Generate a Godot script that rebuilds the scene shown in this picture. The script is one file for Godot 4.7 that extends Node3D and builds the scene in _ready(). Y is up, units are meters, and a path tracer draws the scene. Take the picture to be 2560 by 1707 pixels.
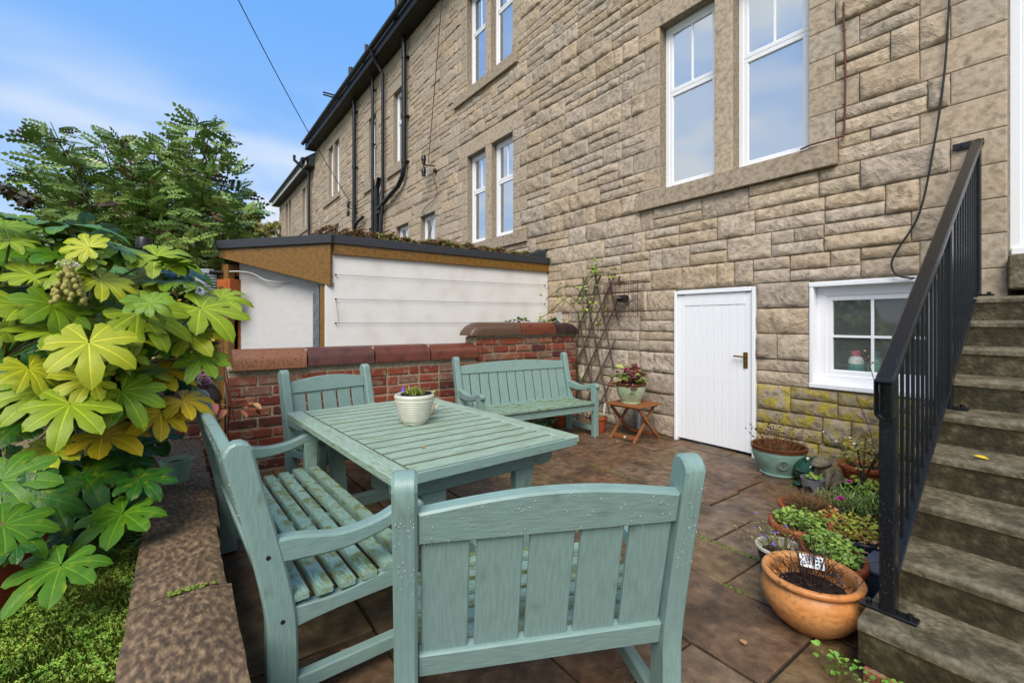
extends Node3D

# ------------------------------------------------------------------ helpers
const SHIFT := -48.5 / 1150.0          # the lens is shifted a little downwards, so that uprights stay upright
const EX := 2.5                        # exposure

var rng := RandomNumberGenerator.new()
var M := {}
var count_of := {}
var rock := FastNoiseLite.new()
var eye := Vector3(0, 1.38, 0)
var ahead := Vector3(0.5899, 0, -0.8075)
var aside := Vector3(0.8075, 0, 0.5899)


class MB:
	var v := PackedVector3Array()
	var n := PackedVector3Array()
	var u := PackedVector2Array()
	var c := PackedColorArray()
	var col := Color.WHITE
	var tinted := false
	var uvs := false

	func tri(a: Vector3, b: Vector3, d: Vector3, na: Vector3, nb: Vector3, nd: Vector3) -> void:
		if (b - a).cross(d - a).dot(na + nb + nd) > 0.0:
			v.append(a); v.append(d); v.append(b)
			n.append(na); n.append(nd); n.append(nb)
		else:
			v.append(a); v.append(b); v.append(d)
			n.append(na); n.append(nb); n.append(nd)
		if tinted:
			c.append(col); c.append(col); c.append(col)

	func tric(a: Vector3, b: Vector3, d: Vector3, na: Vector3, nb: Vector3, nd: Vector3, ca: Color, cb: Color, cd: Color) -> void:
		if (b - a).cross(d - a).dot(na + nb + nd) > 0.0:
			v.append(a); v.append(d); v.append(b)
			n.append(na); n.append(nd); n.append(nb)
			c.append(ca); c.append(cd); c.append(cb)
		else:
			v.append(a); v.append(b); v.append(d)
			n.append(na); n.append(nb); n.append(nd)
			c.append(ca); c.append(cb); c.append(cd)

	func quad(a: Vector3, b: Vector3, d: Vector3, e: Vector3, nn: Vector3) -> void:
		tri(a, b, d, nn, nn, nn)
		tri(a, d, e, nn, nn, nn)

	func face(a: Vector3, b: Vector3, d: Vector3, e: Vector3) -> void:   # flat, seen from where a b d e run anticlockwise
		var nn := (b - a).cross(d - a).normalized()
		quad(a, b, d, e, nn)

	func uvquad(a: Vector3, b: Vector3, d: Vector3, e: Vector3, nn: Vector3) -> void:   # a b d e = bottom left, bottom right, top right, top left
		uvs = true
		var flip := (b - a).cross(d - a).dot(nn) > 0.0
		var ps := [a, d, b, a, e, d] if flip else [a, b, d, a, d, e]
		var us := [Vector2(0, 1), Vector2(1, 0), Vector2(1, 1), Vector2(0, 1), Vector2(0, 0), Vector2(1, 0)] if flip else [Vector2(0, 1), Vector2(1, 1), Vector2(1, 0), Vector2(0, 1), Vector2(1, 0), Vector2(0, 0)]
		for i in 6:
			v.append(ps[i]); n.append(nn); u.append(us[i])

	var edge := Color.WHITE     # tint of the chamfers, where dirt collects

	func box(at: Vector3, size: Vector3, ch := 0.003, xf := Transform3D()) -> void:   # chamfered box
		var h := size * 0.5
		ch = minf(ch, minf(h.x, minf(h.y, h.z)) * 0.6)
		var p := func(sx: int, sy: int, sz: int, axis: int) -> Vector3:
			return xf * (at + Vector3(sx * (h.x - (0.0 if axis == 0 else ch)), sy * (h.y - (0.0 if axis == 1 else ch)), sz * (h.z - (0.0 if axis == 2 else ch))))
		for s in [-1, 1]:
			quad(p.call(s, -1, -1, 0), p.call(s, 1, -1, 0), p.call(s, 1, 1, 0), p.call(s, -1, 1, 0), xf.basis * Vector3(s, 0, 0))
			quad(p.call(-1, s, -1, 1), p.call(1, s, -1, 1), p.call(1, s, 1, 1), p.call(-1, s, 1, 1), xf.basis * Vector3(0, s, 0))
			quad(p.call(-1, -1, s, 2), p.call(1, -1, s, 2), p.call(1, 1, s, 2), p.call(-1, 1, s, 2), xf.basis * Vector3(0, 0, s))
		if ch <= 0.0:
			return
		var keep := col
		if tinted and edge != Color.WHITE: col = edge
		for s in [-1, 1]:
			for t in [-1, 1]:
				quad(p.call(s, t, -1, 0), p.call(s, t, 1, 0), p.call(s, t, 1, 1), p.call(s, t, -1, 1), (xf.basis * Vector3(s, t, 0)).normalized())
				quad(p.call(s, -1, t, 0), p.call(s, 1, t, 0), p.call(s, 1, t, 2), p.call(s, -1, t, 2), (xf.basis * Vector3(s, 0, t)).normalized())
				quad(p.call(-1, s, t, 1), p.call(1, s, t, 1), p.call(1, s, t, 2), p.call(-1, s, t, 2), (xf.basis * Vector3(0, s, t)).normalized())
				for w in [-1, 1]:
					var nn := (xf.basis * Vector3(s, t, w)).normalized()
					tri(p.call(s, t, w, 0), p.call(s, t, w, 1), p.call(s, t, w, 2), nn, nn, nn)
		col = keep

	func grid(pts: Array, cols: int, rows: int, loop_cols := false, flip := false) -> void:   # smooth sheet; pts row by row; normals by differences, outwards = right-handed cols x rows
		var nn := PackedVector3Array()
		nn.resize(cols * rows)
		for j in rows:
			for i in cols:
				var il := (i - 1 + cols) % cols if loop_cols else maxi(i - 1, 0)
				var ir := (i + 1) % cols if loop_cols else mini(i + 1, cols - 1)
				var dx: Vector3 = pts[j * cols + ir] - pts[j * cols + il]
				var dy: Vector3 = pts[mini(j + 1, rows - 1) * cols + i] - pts[maxi(j - 1, 0) * cols + i]
				nn[j * cols + i] = dx.cross(dy).normalized() * (-1.0 if flip else 1.0)
		for j in rows - 1:
			for i in (cols if loop_cols else cols - 1):
				var k := (i + 1) % cols
				var a := j * cols + i
				var b := j * cols + k
				var d := (j + 1) * cols + k
				var e := (j + 1) * cols + i
				tri(pts[a], pts[b], pts[d], nn[a], nn[b], nn[d])
				tri(pts[a], pts[d], pts[e], nn[a], nn[d], nn[e])

	func lathe(prof: Array, segs := 32, at := Vector3.ZERO, sx := 1.0, sz := 1.0, xf := Transform3D(), crease := 0.75) -> void:   # prof: Vector2(radius, height), from bottom outside upwards
		var m := prof.size()
		for j in m - 1:
			var d: Vector2 = prof[j + 1] - prof[j]
			if d.length() < 1e-6:
				continue
			var n0 := Vector2(d.y, -d.x).normalized()
			var na := n0
			var nb := n0
			if j > 0:
				var e: Vector2 = prof[j] - prof[j - 1]
				var ne := Vector2(e.y, -e.x).normalized()
				if ne.dot(n0) > crease: na = (ne + n0).normalized()
			if j < m - 2:
				var e2: Vector2 = prof[j + 2] - prof[j + 1]
				var ne2 := Vector2(e2.y, -e2.x).normalized()
				if ne2.dot(n0) > crease: nb = (ne2 + n0).normalized()
			for i in segs:
				var a0 := TAU * i / segs
				var a1 := TAU * (i + 1) / segs
				var q := []
				var w := []
				for s in [[a0, prof[j], na], [a1, prof[j], na], [a1, prof[j + 1], nb], [a0, prof[j + 1], nb]]:
					var cs := cos(s[0])
					var sn := sin(s[0])
					q.append(xf * (at + Vector3(s[1].x * cs * sx, s[1].y, s[1].x * sn * sz)))
					w.append((xf.basis * Vector3(s[2].x * cs / sx, s[2].y, s[2].x * sn / sz)).normalized())
				if prof[j].x > 1e-6: tri(q[0], q[1], q[2], w[0], w[1], w[2])
				if prof[j + 1].x > 1e-6: tri(q[0], q[2], q[3], w[0], w[2], w[3])

	func tube(path: Array, rad, sides := 8, capped := true) -> void:   # rad: a number, or an Array of one per point
		var m := path.size()
		var rings := []
		var norms := []
		var up := Vector3.UP
		for j in m:
			var t: Vector3 = (path[mini(j + 1, m - 1)] - path[maxi(j - 1, 0)]).normalized()
			if j == 0 and absf(t.dot(up)) > 0.95: up = Vector3.RIGHT
			var x := up.cross(t).normalized()
			if x.length() < 0.5: x = Vector3.FORWARD.cross(t).normalized()
			up = t.cross(x)
			var r: float = rad[j] if rad is Array else rad
			var ring := []
			var nr := []
			for i in sides:
				var a := TAU * i / sides
				var d := x * cos(a) + up * sin(a)
				ring.append(path[j] + d * r)
				nr.append(d)
			rings.append(ring)
			norms.append(nr)
		for j in m - 1:
			for i in sides:
				var k := (i + 1) % sides
				tri(rings[j][i], rings[j][k], rings[j + 1][k], norms[j][i], norms[j][k], norms[j + 1][k])
				tri(rings[j][i], rings[j + 1][k], rings[j + 1][i], norms[j][i], norms[j + 1][k], norms[j + 1][i])
		if capped:
			for e in [0, m - 1]:
				var t2: Vector3 = (path[1] - path[0]).normalized() * -1.0 if e == 0 else (path[m - 1] - path[m - 2]).normalized()
				for i in range(1, sides - 1):
					tri(rings[e][0], rings[e][i], rings[e][i + 1], t2, t2, t2)

	func ball(at: Vector3, r: Vector3, segs := 12, rows := 8, basis := Basis()) -> void:
		for j in rows:
			for i in segs:
				var q := []
				var w := []
				for s in [[i, j], [i + 1, j], [i + 1, j + 1], [i, j + 1]]:
					var a: float = TAU * s[0] / segs
					var b: float = PI * s[1] / rows - PI / 2
					var d := Vector3(cos(b) * cos(a), sin(b), cos(b) * sin(a))
					q.append(at + basis * (d * r))
					w.append((basis * (d / r)).normalized())
				if j > 0: tri(q[0], q[1], q[2], w[0], w[1], w[2])
				if j < rows - 1: tri(q[0], q[2], q[3], w[0], w[2], w[3])

	func prism(poly: PackedVector2Array, th: float, ch := 0.004, xf := Transform3D()) -> void:   # outline in x-y, thickness along z, chamfered rims
		var m := poly.size()
		var area := 0.0
		for i in m:
			area += poly[i].cross(poly[(i + 1) % m])
		if area < 0.0:
			poly.reverse()
		var inner := PackedVector2Array()
		var en := []
		for i in m:
			var d := (poly[(i + 1) % m] - poly[i]).normalized()
			en.append(Vector2(d.y, -d.x))
		for i in m:
			var a: Vector2 = en[(i - 1 + m) % m]
			var b: Vector2 = en[i]
			var s := a + b
			inner.append(poly[i] - s * (ch / maxf(0.5, 1.0 + a.dot(b))))
		var ids := Geometry2D.triangulate_polygon(inner)
		var h := th * 0.5
		for s in [-1.0, 1.0]:
			var nz := xf.basis * Vector3(0, 0, s)
			for k in range(0, ids.size(), 3):
				var q := []
				for e in 3:
					q.append(xf * Vector3(inner[ids[k + e]].x, inner[ids[k + e]].y, s * h))
				tri(q[0], q[1], q[2], nz, nz, nz)
			for i in m:
				var j := (i + 1) % m
				var nn := (xf.basis * Vector3(en[i].x, en[i].y, s)).normalized()
				quad(xf * Vector3(poly[i].x, poly[i].y, s * (h - ch)), xf * Vector3(poly[j].x, poly[j].y, s * (h - ch)), xf * Vector3(inner[j].x, inner[j].y, s * h), xf * Vector3(inner[i].x, inner[i].y, s * h), nn)
		for i in m:
			var j := (i + 1) % m
			var e: Vector2 = en[i]
			var na := e
			var nb := e
			if e.dot(en[(i - 1 + m) % m]) > 0.75: na = (e + en[(i - 1 + m) % m]).normalized()
			if e.dot(en[j]) > 0.75: nb = (e + en[j]).normalized()
			var a3 := xf * Vector3(poly[i].x, poly[i].y, h - ch)
			var b3 := xf * Vector3(poly[j].x, poly[j].y, h - ch)
			var c3 := xf * Vector3(poly[j].x, poly[j].y, ch - h)
			var d3 := xf * Vector3(poly[i].x, poly[i].y, ch - h)
			var na3 := xf.basis * Vector3(na.x, na.y, 0)
			var nb3 := xf.basis * Vector3(nb.x, nb.y, 0)
			tri(a3, b3, c3, na3, nb3, nb3)
			tri(a3, c3, d3, na3, nb3, na3)

	func mesh() -> ArrayMesh:
		var arr := []
		arr.resize(Mesh.ARRAY_MAX)
		arr[Mesh.ARRAY_VERTEX] = v
		arr[Mesh.ARRAY_NORMAL] = n
		if uvs: arr[Mesh.ARRAY_TEX_UV] = u
		if c.size() == v.size() and c.size() > 0: arr[Mesh.ARRAY_COLOR] = c
		var am := ArrayMesh.new()
		if v.size() > 0:
			am.add_surface_from_arrays(Mesh.PRIMITIVE_TRIANGLES, arr)
		return am


func named(parent: Node, called: String) -> String:
	var key := str(parent.get_instance_id()) + "/" + called
	var k: int = count_of.get(key, 0)
	count_of[key] = k + 1
	return called if k == 0 else "%s_%03d" % [called, k]


func meta(o: Node, label: String, category: String, group := "") -> void:
	o.set_meta("label", label)
	o.set_meta("category", category)
	if group: o.set_meta("group", group)


func thing(called: String, label: String, category: String, at := Vector3.ZERO, turn := 0.0, group := "") -> Node3D:
	var o := Node3D.new()
	o.name = named(self, called)
	o.position = at
	o.rotation.y = turn
	meta(o, label, category, group)
	add_child(o, true)
	return o


func part(parent: Node, called: String, mesh, mat: Material, xf := Transform3D()) -> MeshInstance3D:
	var o := MeshInstance3D.new()
	o.mesh = mesh.mesh() if mesh is MB else mesh
	o.material_override = mat
	o.name = named(parent, called)
	o.transform = xf
	parent.add_child(o, true)
	return o


func solo(called: String, mesh, mat: Material, label: String, category: String, xf := Transform3D(), group := "") -> MeshInstance3D:
	var o := part(self, called, mesh, mat, xf)
	meta(o, label, category, group)
	return o


func structure(called: String, mesh, mat: Material) -> MeshInstance3D:
	var o := part(self, called, mesh, mat)
	o.set_meta("kind", "structure")
	return o


func stuff(o: Node) -> Node:
	o.set_meta("kind", "stuff")
	return o


func scatter(parent: Node, called: String, mesh: Mesh, mat: Material, where: Array, tints = null) -> MultiMeshInstance3D:
	var mm := MultiMesh.new()
	mm.transform_format = MultiMesh.TRANSFORM_3D
	mm.use_colors = tints != null
	mm.mesh = mesh
	mm.instance_count = where.size()
	for i in where.size():
		mm.set_instance_transform(i, where[i])
		if tints != null: mm.set_instance_color(i, tints[i])
	var o := MultiMeshInstance3D.new()
	o.multimesh = mm
	o.material_override = mat
	o.name = named(parent, called)
	parent.add_child(o, true)
	o.set_meta("kind", "stuff")
	return o


func rnd(a: float, b: float) -> float:
	return rng.randf_range(a, b)


func towards(a: Vector3, b: Vector3, up := Vector3.UP) -> Transform3D:   # local x runs from a to b
	var x := (b - a).normalized()
	if absf(x.dot(up)) > 0.99: up = Vector3(0, 0, 1)
	var z := x.cross(up).normalized()
	return Transform3D(Basis(x, z.cross(x).normalized(), z), a)


func beam(parent: Node, called: String, a: Vector3, b: Vector3, w: float, h: float, mat: Material, ch := 0.005, up := Vector3.UP, grime := Color.WHITE) -> MeshInstance3D:   # w sideways, h along up
	var l := a.distance_to(b)
	var off := rnd(0, 3)
	var side := Vector3(off, rnd(0, 1), rnd(0, 1))     # the grain of each piece starts elsewhere
	var m := MB.new()
	if grime != Color.WHITE:
		m.tinted = true
		m.edge = grime
	m.box(side + Vector3(l * 0.5, 0, 0), Vector3(l, h, w), ch)
	var xf := towards(a, b, up)
	return part(parent, called, m, mat, Transform3D(xf.basis, xf.origin - xf.basis * side))


func board(parent: Node, called: String, poly: PackedVector2Array, th: float, mat: Material, xf: Transform3D, ch := 0.006) -> MeshInstance3D:
	var m := MB.new()
	var off := Vector3(rnd(0, 3), rnd(0, 1), rnd(0, 1))
	m.prism(poly, th, ch, Transform3D(Basis(), off))
	return part(parent, called, m, mat, Transform3D(xf.basis, xf * (-off)))


func curve(pts: Array, per := 6) -> Array:   # Catmull-Rom through points
	var out := []
	for i in pts.size() - 1:
		var p0 = pts[maxi(i - 1, 0)]
		var p1 = pts[i]
		var p2 = pts[i + 1]
		var p3 = pts[mini(i + 2, pts.size() - 1)]
		for k in per:
			var t := float(k) / per
			out.append((p1 * 2.0 + (p2 - p0) * t + (p0 * 2.0 - p1 * 5.0 + p2 * 4.0 - p3) * t * t + (p1 * 3.0 - p0 - p2 * 3.0 + p3) * t * t * t) * 0.5)
	out.append(pts[pts.size() - 1])
	return out


func strip(top: Array, bottom: Array, per := 5) -> PackedVector2Array:   # outline between two smooth lines
	var out := PackedVector2Array()
	for p in curve(top, per): out.append(p)
	var low := curve(bottom, per)
	low.reverse()
	for p in low: out.append(p)
	return out


func lin(r: float, g: float, b: float) -> Color:   # a linear colour as an sRGB one
	return Color(r, g, b).linear_to_srgb()


func seen_at(p: Vector3) -> Vector3:   # pixel in the 2560 x 1707 frame, and the depth
	var d := p - eye
	var z := d.dot(ahead)
	if z < 0.05: return Vector3(-9999, -9999, z)
	return Vector3(1280 + 1150 * d.dot(aside) / z, 805 - 1150 * d.y / z, z)


func _ready() -> void:
	rng.seed = 11
	rock.seed = 5
	rock.frequency = 1.0
	rock.fractal_octaves = 3
	var cam := Camera3D.new()
	cam.name = "camera"
	cam.projection = Camera3D.PROJECTION_FRUSTUM
	cam.near = 0.05
	cam.far = 900.0
	cam.size = 2.0 * 0.05 * (853.5 / 1150.0)
	cam.frustum_offset = Vector2(0, SHIFT * 0.05)
	cam.position = eye
	cam.rotation.y = -atan2(840.0, 1150.0)
	cam.current = true
	add_child(cam)
	var env := Environment.new()
	env.background_mode = Environment.BG_SKY
	env.sky = Sky.new()
	var pano := PanoramaSkyMaterial.new()
	pano.panorama = sky_picture()
	env.sky.sky_material = pano
	env.tonemap_mode = Environment.TONE_MAPPER_LINEAR
	env.tonemap_exposure = EX
	env.sdfgi_enabled = true
	env.ssao_enabled = true
	env.ssil_enabled = true
	var we := WorldEnvironment.new()
	we.name = "world"
	we.environment = env
	add_child(we)
	var sun := DirectionalLight3D.new()
	sun.name = "sun"
	sun.light_energy = 0.5
	sun.light_color = Color(1.0, 0.97, 0.92)
	sun.light_angular_distance = 34.0
	sun.shadow_enabled = true
	sun.look_at_from_position(Vector3(-0.58, 0.86, 0.56), Vector3.ZERO)
	add_child(sun)
	materials()
	setting()
	house()
	garage()
	brick_walls()
	steps_and_railing()
	furniture()
	wall_things()
	pots()
	fatsia()
	background()
	litter()


func sky_picture() -> ImageTexture:
	var w := 1024
	var h := 512
	var im := Image.create(w, h, false, Image.FORMAT_RGBF)
	var soft := FastNoiseLite.new()
	soft.seed = 21
	soft.frequency = 1.6
	soft.fractal_octaves = 5
	var puff := FastNoiseLite.new()
	puff.seed = 40
	puff.frequency = 2.6
	puff.fractal_octaves = 5
	for j in h:
		var el := PI / 2 - PI * (j + 0.5) / h
		var y := sin(el)
		for i in w:
			if y < -0.05:
				im.set_pixel(i, j, Color(0.16, 0.16, 0.13))
				continue
			var az := wrapf(TAU * (i + 0.5) / w, -PI, PI)
			var d := Vector3(sin(az) * cos(el), y, -cos(az) * cos(el))
			var deg := rad_to_deg(el)
			var k := clampf(deg / 50.0, 0, 1)
			var blue := Color(0.32, 0.58, 1.0).lerp(Color(0.18, 0.45, 0.98), clampf((deg - 12.0) / 20.0, 0, 1))
			blue = blue.lerp(Color(0.58, 0.74, 0.98), clampf(1.0 - deg / 15.0, 0, 1))
			# thin streaks of high cloud, stretched along the horizon
			var s := soft.get_noise_3d(d.x * 1.1, d.y * 4.6, d.z * 1.1)
			# the bank of cloud breaks up towards the north, where the sky clears to blue above a thin veil
			var clear := 1.0 - smoothstep(0.75, 1.15, absf(az - 0.35))
			var veil := clampf((s * 1.1 + 0.62 - absf(deg - 15.0) * 0.010) * 1.3, 0, 0.9)
			var veil_n := clampf((1.0 - smoothstep(17.0, 27.0, deg)) * (0.42 + s * 1.3), 0, 0.8)
			veil = lerpf(veil, veil_n, clear)
			var p := puff.get_noise_3d(d.x * 1.0 + 3.0, d.y * 2.4, d.z * 1.0) + 0.22 * puff.get_noise_3d(d.x * 4.0, d.y * 7.0, d.z * 4.0)
			var heap := clampf((p + 0.06 - 0.003 * absf(deg - 12.0)) * 4.0, 0, 1)
			var heap_n := clampf((p - 0.02 - 0.012 * absf(deg - 8.0)) * 5.0, 0, 1) * (1.0 - smoothstep(11.0, 17.0, deg))
			heap = lerpf(heap, heap_n, clear)
			var c := blue.lerp(Color(0.74, 0.84, 0.98), veil)
			c = c.lerp(Color(0.93, 0.935, 0.94), heap * 0.92)
			im.set_pixel(i, j, Color(c.r / EX, c.g / EX, c.b / EX))
	return ImageTexture.create_from_image(im)


func noise(sd: int, freq: float, ramp: Array, size := 512, oct := 5, kind := FastNoiseLite.TYPE_SIMPLEX_SMOOTH, ridged := false) -> NoiseTexture2D:
	var f := FastNoiseLite.new()
	f.seed = sd
	f.noise_type = kind
	f.frequency = freq
	f.fractal_octaves = oct
	if ridged: f.fractal_type = FastNoiseLite.FRACTAL_RIDGED
	if kind == FastNoiseLite.TYPE_CELLULAR: f.cellular_return_type = FastNoiseLite.RETURN_CELL_VALUE
	var t := NoiseTexture2D.new()
	t.width = size
	t.height = size
	t.seamless = true
	t.seamless_blend_skirt = 0.15
	t.noise = f
	if ramp.size() > 0:
		var g := Gradient.new()
		var offs := PackedFloat32Array()
		var cols := PackedColorArray()
		for r in ramp:
			offs.append(r[0])
			cols.append(r[1])
		g.offsets = offs
		g.colors = cols
		t.color_ramp = g
	return t


func mat(tex: Texture2D, scale: Vector3, rough: float, bump: Texture2D = null, bump_cm := 0.0, world := false, tint := Color.WHITE) -> StandardMaterial3D:
	var m := StandardMaterial3D.new()
	m.albedo_color = tint
	m.roughness = rough
	m.uv1_scale = scale
	m.uv1_triplanar = true
	m.uv1_world_triplanar = world
	if tex: m.albedo_texture = tex
	if bump:
		m.heightmap_enabled = true
		m.heightmap_texture = bump
		m.heightmap_scale = bump_cm
	return m


func over(m: StandardMaterial3D, tex: Texture2D, scale: Vector3, world := false) -> StandardMaterial3D:   # a second, larger pattern with an alpha of its own
	m.detail_enabled = true
	m.detail_blend_mode = BaseMaterial3D.BLEND_MODE_MIX
	m.detail_albedo = tex
	m.detail_uv_layer = BaseMaterial3D.DETAIL_UV_2
	m.uv2_scale = scale
	m.uv2_triplanar = true
	m.uv2_world_triplanar = world
	return m


func plain(c: Color, rough := 0.6, metal := 0.0) -> StandardMaterial3D:
	var m := StandardMaterial3D.new()
	m.albedo_color = c
	m.roughness = rough
	m.metallic = metal
	return m


func vcol(rough := 0.5, back := 0.0) -> StandardMaterial3D:
	var m := StandardMaterial3D.new()
	m.vertex_color_use_as_albedo = true
	m.roughness = rough
	if back > 0.0:
		m.backlight_enabled = true
		m.backlight = Color(back, back, back)
	return m


func g8(a: float) -> Color:
	return Color(a, a, a)


func materials() -> void:
	var fine := noise(3, 0.06, [], 512, 4)
	var chisel := noise(8, 0.012, [], 1024, 5, FastNoiseLite.TYPE_SIMPLEX_SMOOTH, true)
	var grain := noise(12, 0.02, [], 512, 4)
	M.fine = fine
	# sandstone: the tint of each stone is a vertex colour
	var sand := noise(4, 0.016, [[0.0, Color(0.74, 0.72, 0.70)], [0.35, Color(0.88, 0.87, 0.85)], [0.6, Color(0.97, 0.96, 0.95)], [1.0, Color(1, 1, 1)]], 1024, 6)
	var spots := noise(31, 0.022, [[0.0, Color(0.20, 0.185, 0.16, 0.6)], [0.16, Color(0.3, 0.27, 0.22, 0.25)], [0.3, Color(0.3, 0.27, 0.22, 0.0)], [0.74, Color(0.62, 0.6, 0.4, 0.0)], [0.9, Color(0.66, 0.6, 0.40, 0.18)], [1.0, Color(0.75, 0.74, 0.68, 0.35)]], 1024, 5)
	M.stone = over(mat(sand, Vector3.ONE * 0.7, 0.86, chisel, 1.1, true), spots, Vector3.ONE * 0.33, true)
	M.stone.vertex_color_use_as_albedo = true
	M.ashlar = over(mat(sand, Vector3.ONE * 0.8, 0.85, fine, 0.25, true), spots, Vector3.ONE * 0.27, true)
	M.ashlar.vertex_color_use_as_albedo = true
	var moss := noise(52, 0.017, [[0.0, Color(0.10, 0.095, 0.08, 0.9)], [0.22, Color(0.2, 0.18, 0.14, 0.55)], [0.38, Color(0.42, 0.38, 0.22, 0.2)], [0.54, Color(0.56, 0.50, 0.09, 0.65)], [0.72, Color(0.70, 0.62, 0.02, 0.95)], [0.86, Color(0.5, 0.5, 0.06, 0.7)], [1.0, Color(0.6, 0.58, 0.5, 0.5)]], 1024, 5)
	M.mossy = over(mat(sand, Vector3.ONE * 0.7, 0.88, chisel, 1.2, true), moss, Vector3.ONE * 0.42, true)
	M.mossy.vertex_color_use_as_albedo = true
	M.mortar = mat(noise(5, 0.03, [[0.0, Color(0.46, 0.42, 0.36)], [1.0, Color(0.64, 0.585, 0.51)]], 512, 4), Vector3.ONE, 0.95, fine, 0.4, true)
	# painted timber, grain along local x
	var paint := noise(14, 0.02, [[0.0, Color(0.455, 0.55, 0.53)], [0.45, Color(0.485, 0.59, 0.565)], [1.0, Color(0.52, 0.625, 0.60)]], 512, 5)
	var dirt := noise(16, 0.012, [[0.0, Color(0.33, 0.38, 0.30, 0.55)], [0.22, Color(0.4, 0.45, 0.38, 0.12)], [0.36, Color(0.45, 0.5, 0.42, 0.0)], [1.0, Color(0.5, 0.5, 0.4, 0.0)]], 512, 5)
	M.sage = over(mat(paint, Vector3(0.9, 8, 8), 0.40, grain, 0.05), dirt, Vector3(0.7, 1.4, 1.4))
	M.sage.heightmap_texture = noise(13, 0.03, [], 512, 3)
	var worn := noise(18, 0.02, [[0.0, Color(0.36, 0.40, 0.31)], [0.2, Color(0.50, 0.57, 0.48)], [0.4, Color(0.58, 0.67, 0.60)], [0.8, Color(0.64, 0.725, 0.665)], [1.0, Color(0.70, 0.77, 0.715)]], 1024, 6)
	var algae := noise(19, 0.011, [[0.0, Color(0.36, 0.38, 0.15, 0.65)], [0.24, Color(0.46, 0.50, 0.27, 0.36)], [0.4, Color(0.5, 0.55, 0.36, 0.10)], [0.5, Color(0.5, 0.5, 0.4, 0.0)], [0.8, Color(0.5, 0.5, 0.4, 0.0)], [1.0, Color(0.33, 0.30, 0.22, 0.4)]], 512, 5)
	M.worn = over(mat(worn, Vector3(0.45, 7, 7), 0.5, grain, 0.2), algae, Vector3(0.5, 3.2, 3.2))
	M.worn.vertex_color_use_as_albedo = true
	var algae2 := noise(23, 0.012, [[0.0, Color(0.36, 0.38, 0.10, 0.9)], [0.3, Color(0.42, 0.44, 0.16, 0.7)], [0.47, Color(0.5, 0.55, 0.35, 0.12)], [0.55, Color(0.5, 0.5, 0.4, 0.0)], [1.0, Color(0.33, 0.30, 0.22, 0.1)]], 512, 4)
	M.slat = over(mat(worn, Vector3(0.7, 7, 7), 0.45, grain, 0.2, false, Color(0.90, 0.96, 0.98)), algae2, Vector3(1.3, 1.6, 1.6))
	M.slat.vertex_color_use_as_albedo = true
	# brick, clay, metal
	var clay := noise(60, 0.03, [[0.0, Color(0.55, 0.5, 0.48)], [0.4, Color(0.85, 0.83, 0.8)], [1.0, Color(1, 1, 1)]], 512, 5)
	var bloom := noise(61, 0.010, [[0.0, Color(0.2, 0.15, 0.12, 0.6)], [0.22, Color(0.25, 0.18, 0.14, 0.15)], [0.45, Color(0.4, 0.3, 0.2, 0.0)], [0.62, Color(0.6, 0.55, 0.5, 0.0)], [0.72, Color(0.66, 0.62, 0.55, 0.5)], [0.8, Color(0.38, 0.40, 0.24, 0.45)], [1.0, Color(0.35, 0.38, 0.2, 0.6)]], 1024, 6)
	M.brick = []
	for c in [Color(0.56, 0.26, 0.18), Color(0.61, 0.31, 0.21), Color(0.47, 0.20, 0.15), Color(0.64, 0.39, 0.30), Color(0.38, 0.19, 0.17), Color(0.57, 0.42, 0.36)]:
		M.brick.append(over(mat(clay, Vector3.ONE * 3.0, 0.8, fine, 0.35, true, c), bloom, Vector3.ONE * 0.75, true))
	M.brick_joint = over(mat(clay, Vector3.ONE * 2.0, 0.95, fine, 0.5, true, Color(0.74, 0.70, 0.60)), bloom, Vector3.ONE * 0.9, true)
	M.tile = []
	for c in [Color(0.60, 0.40, 0.26), Color(0.40, 0.235, 0.21), Color(0.45, 0.235, 0.20), Color(0.47, 0.25, 0.185), Color(0.40, 0.31, 0.25), Color(0.22, 0.17, 0.19)]:
		var tm := over(mat(clay, Vector3.ONE * 3.0, 0.38, fine, 0.15, false, c), noise(70 + M.tile.size(), 0.03, [[0.0, Color(0.1, 0.08, 0.08, 0.8)], [0.3, Color(0.15, 0.1, 0.1, 0.35)], [0.45, Color(0.3, 0.2, 0.1, 0.0)], [1.0, Color(0.7, 0.5, 0.3, 0.12)]], 256, 4), Vector3.ONE * (3.0 if M.tile.size() in [0, 4] else 0.7))
		M.tile.append(tm)
	M.terracotta = mat(clay, Vector3.ONE * 3.0, 0.6, fine, 0.05, false, Color(0.72, 0.36, 0.22))
	M.terra_red = mat(clay, Vector3.ONE * 3.0, 0.55, fine, 0.05, false, Color(0.52, 0.17, 0.10))
	M.honey = over(mat(clay, Vector3.ONE * 2.0, 0.42, fine, 0.04, false, Color(0.90, 0.62, 0.36)), noise(80, 0.008, [[0.0, Color(0.62, 0.28, 0.08, 0.6)], [0.4, Color(0.7, 0.4, 0.15, 0.2)], [0.6, Color(0.85, 0.7, 0.5, 0.1)], [1.0, Color(0.88, 0.78, 0.58, 0.7)]], 256, 3), Vector3(0.6, 2.2, 0.6))
	M.glaze = mat(noise(84, 0.02, [[0.0, Color(0.42, 0.54, 0.49)], [0.5, Color(0.50, 0.63, 0.58)], [1.0, Color(0.57, 0.69, 0.64)]], 256, 4), Vector3.ONE * 2.0, 0.22)
	M.glaze2 = mat(noise(85, 0.02, [[0.0, Color(0.56, 0.62, 0.48)], [0.5, Color(0.64, 0.70, 0.56)], [1.0, Color(0.70, 0.75, 0.63)]], 256, 4), Vector3.ONE * 2.0, 0.22)
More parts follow.
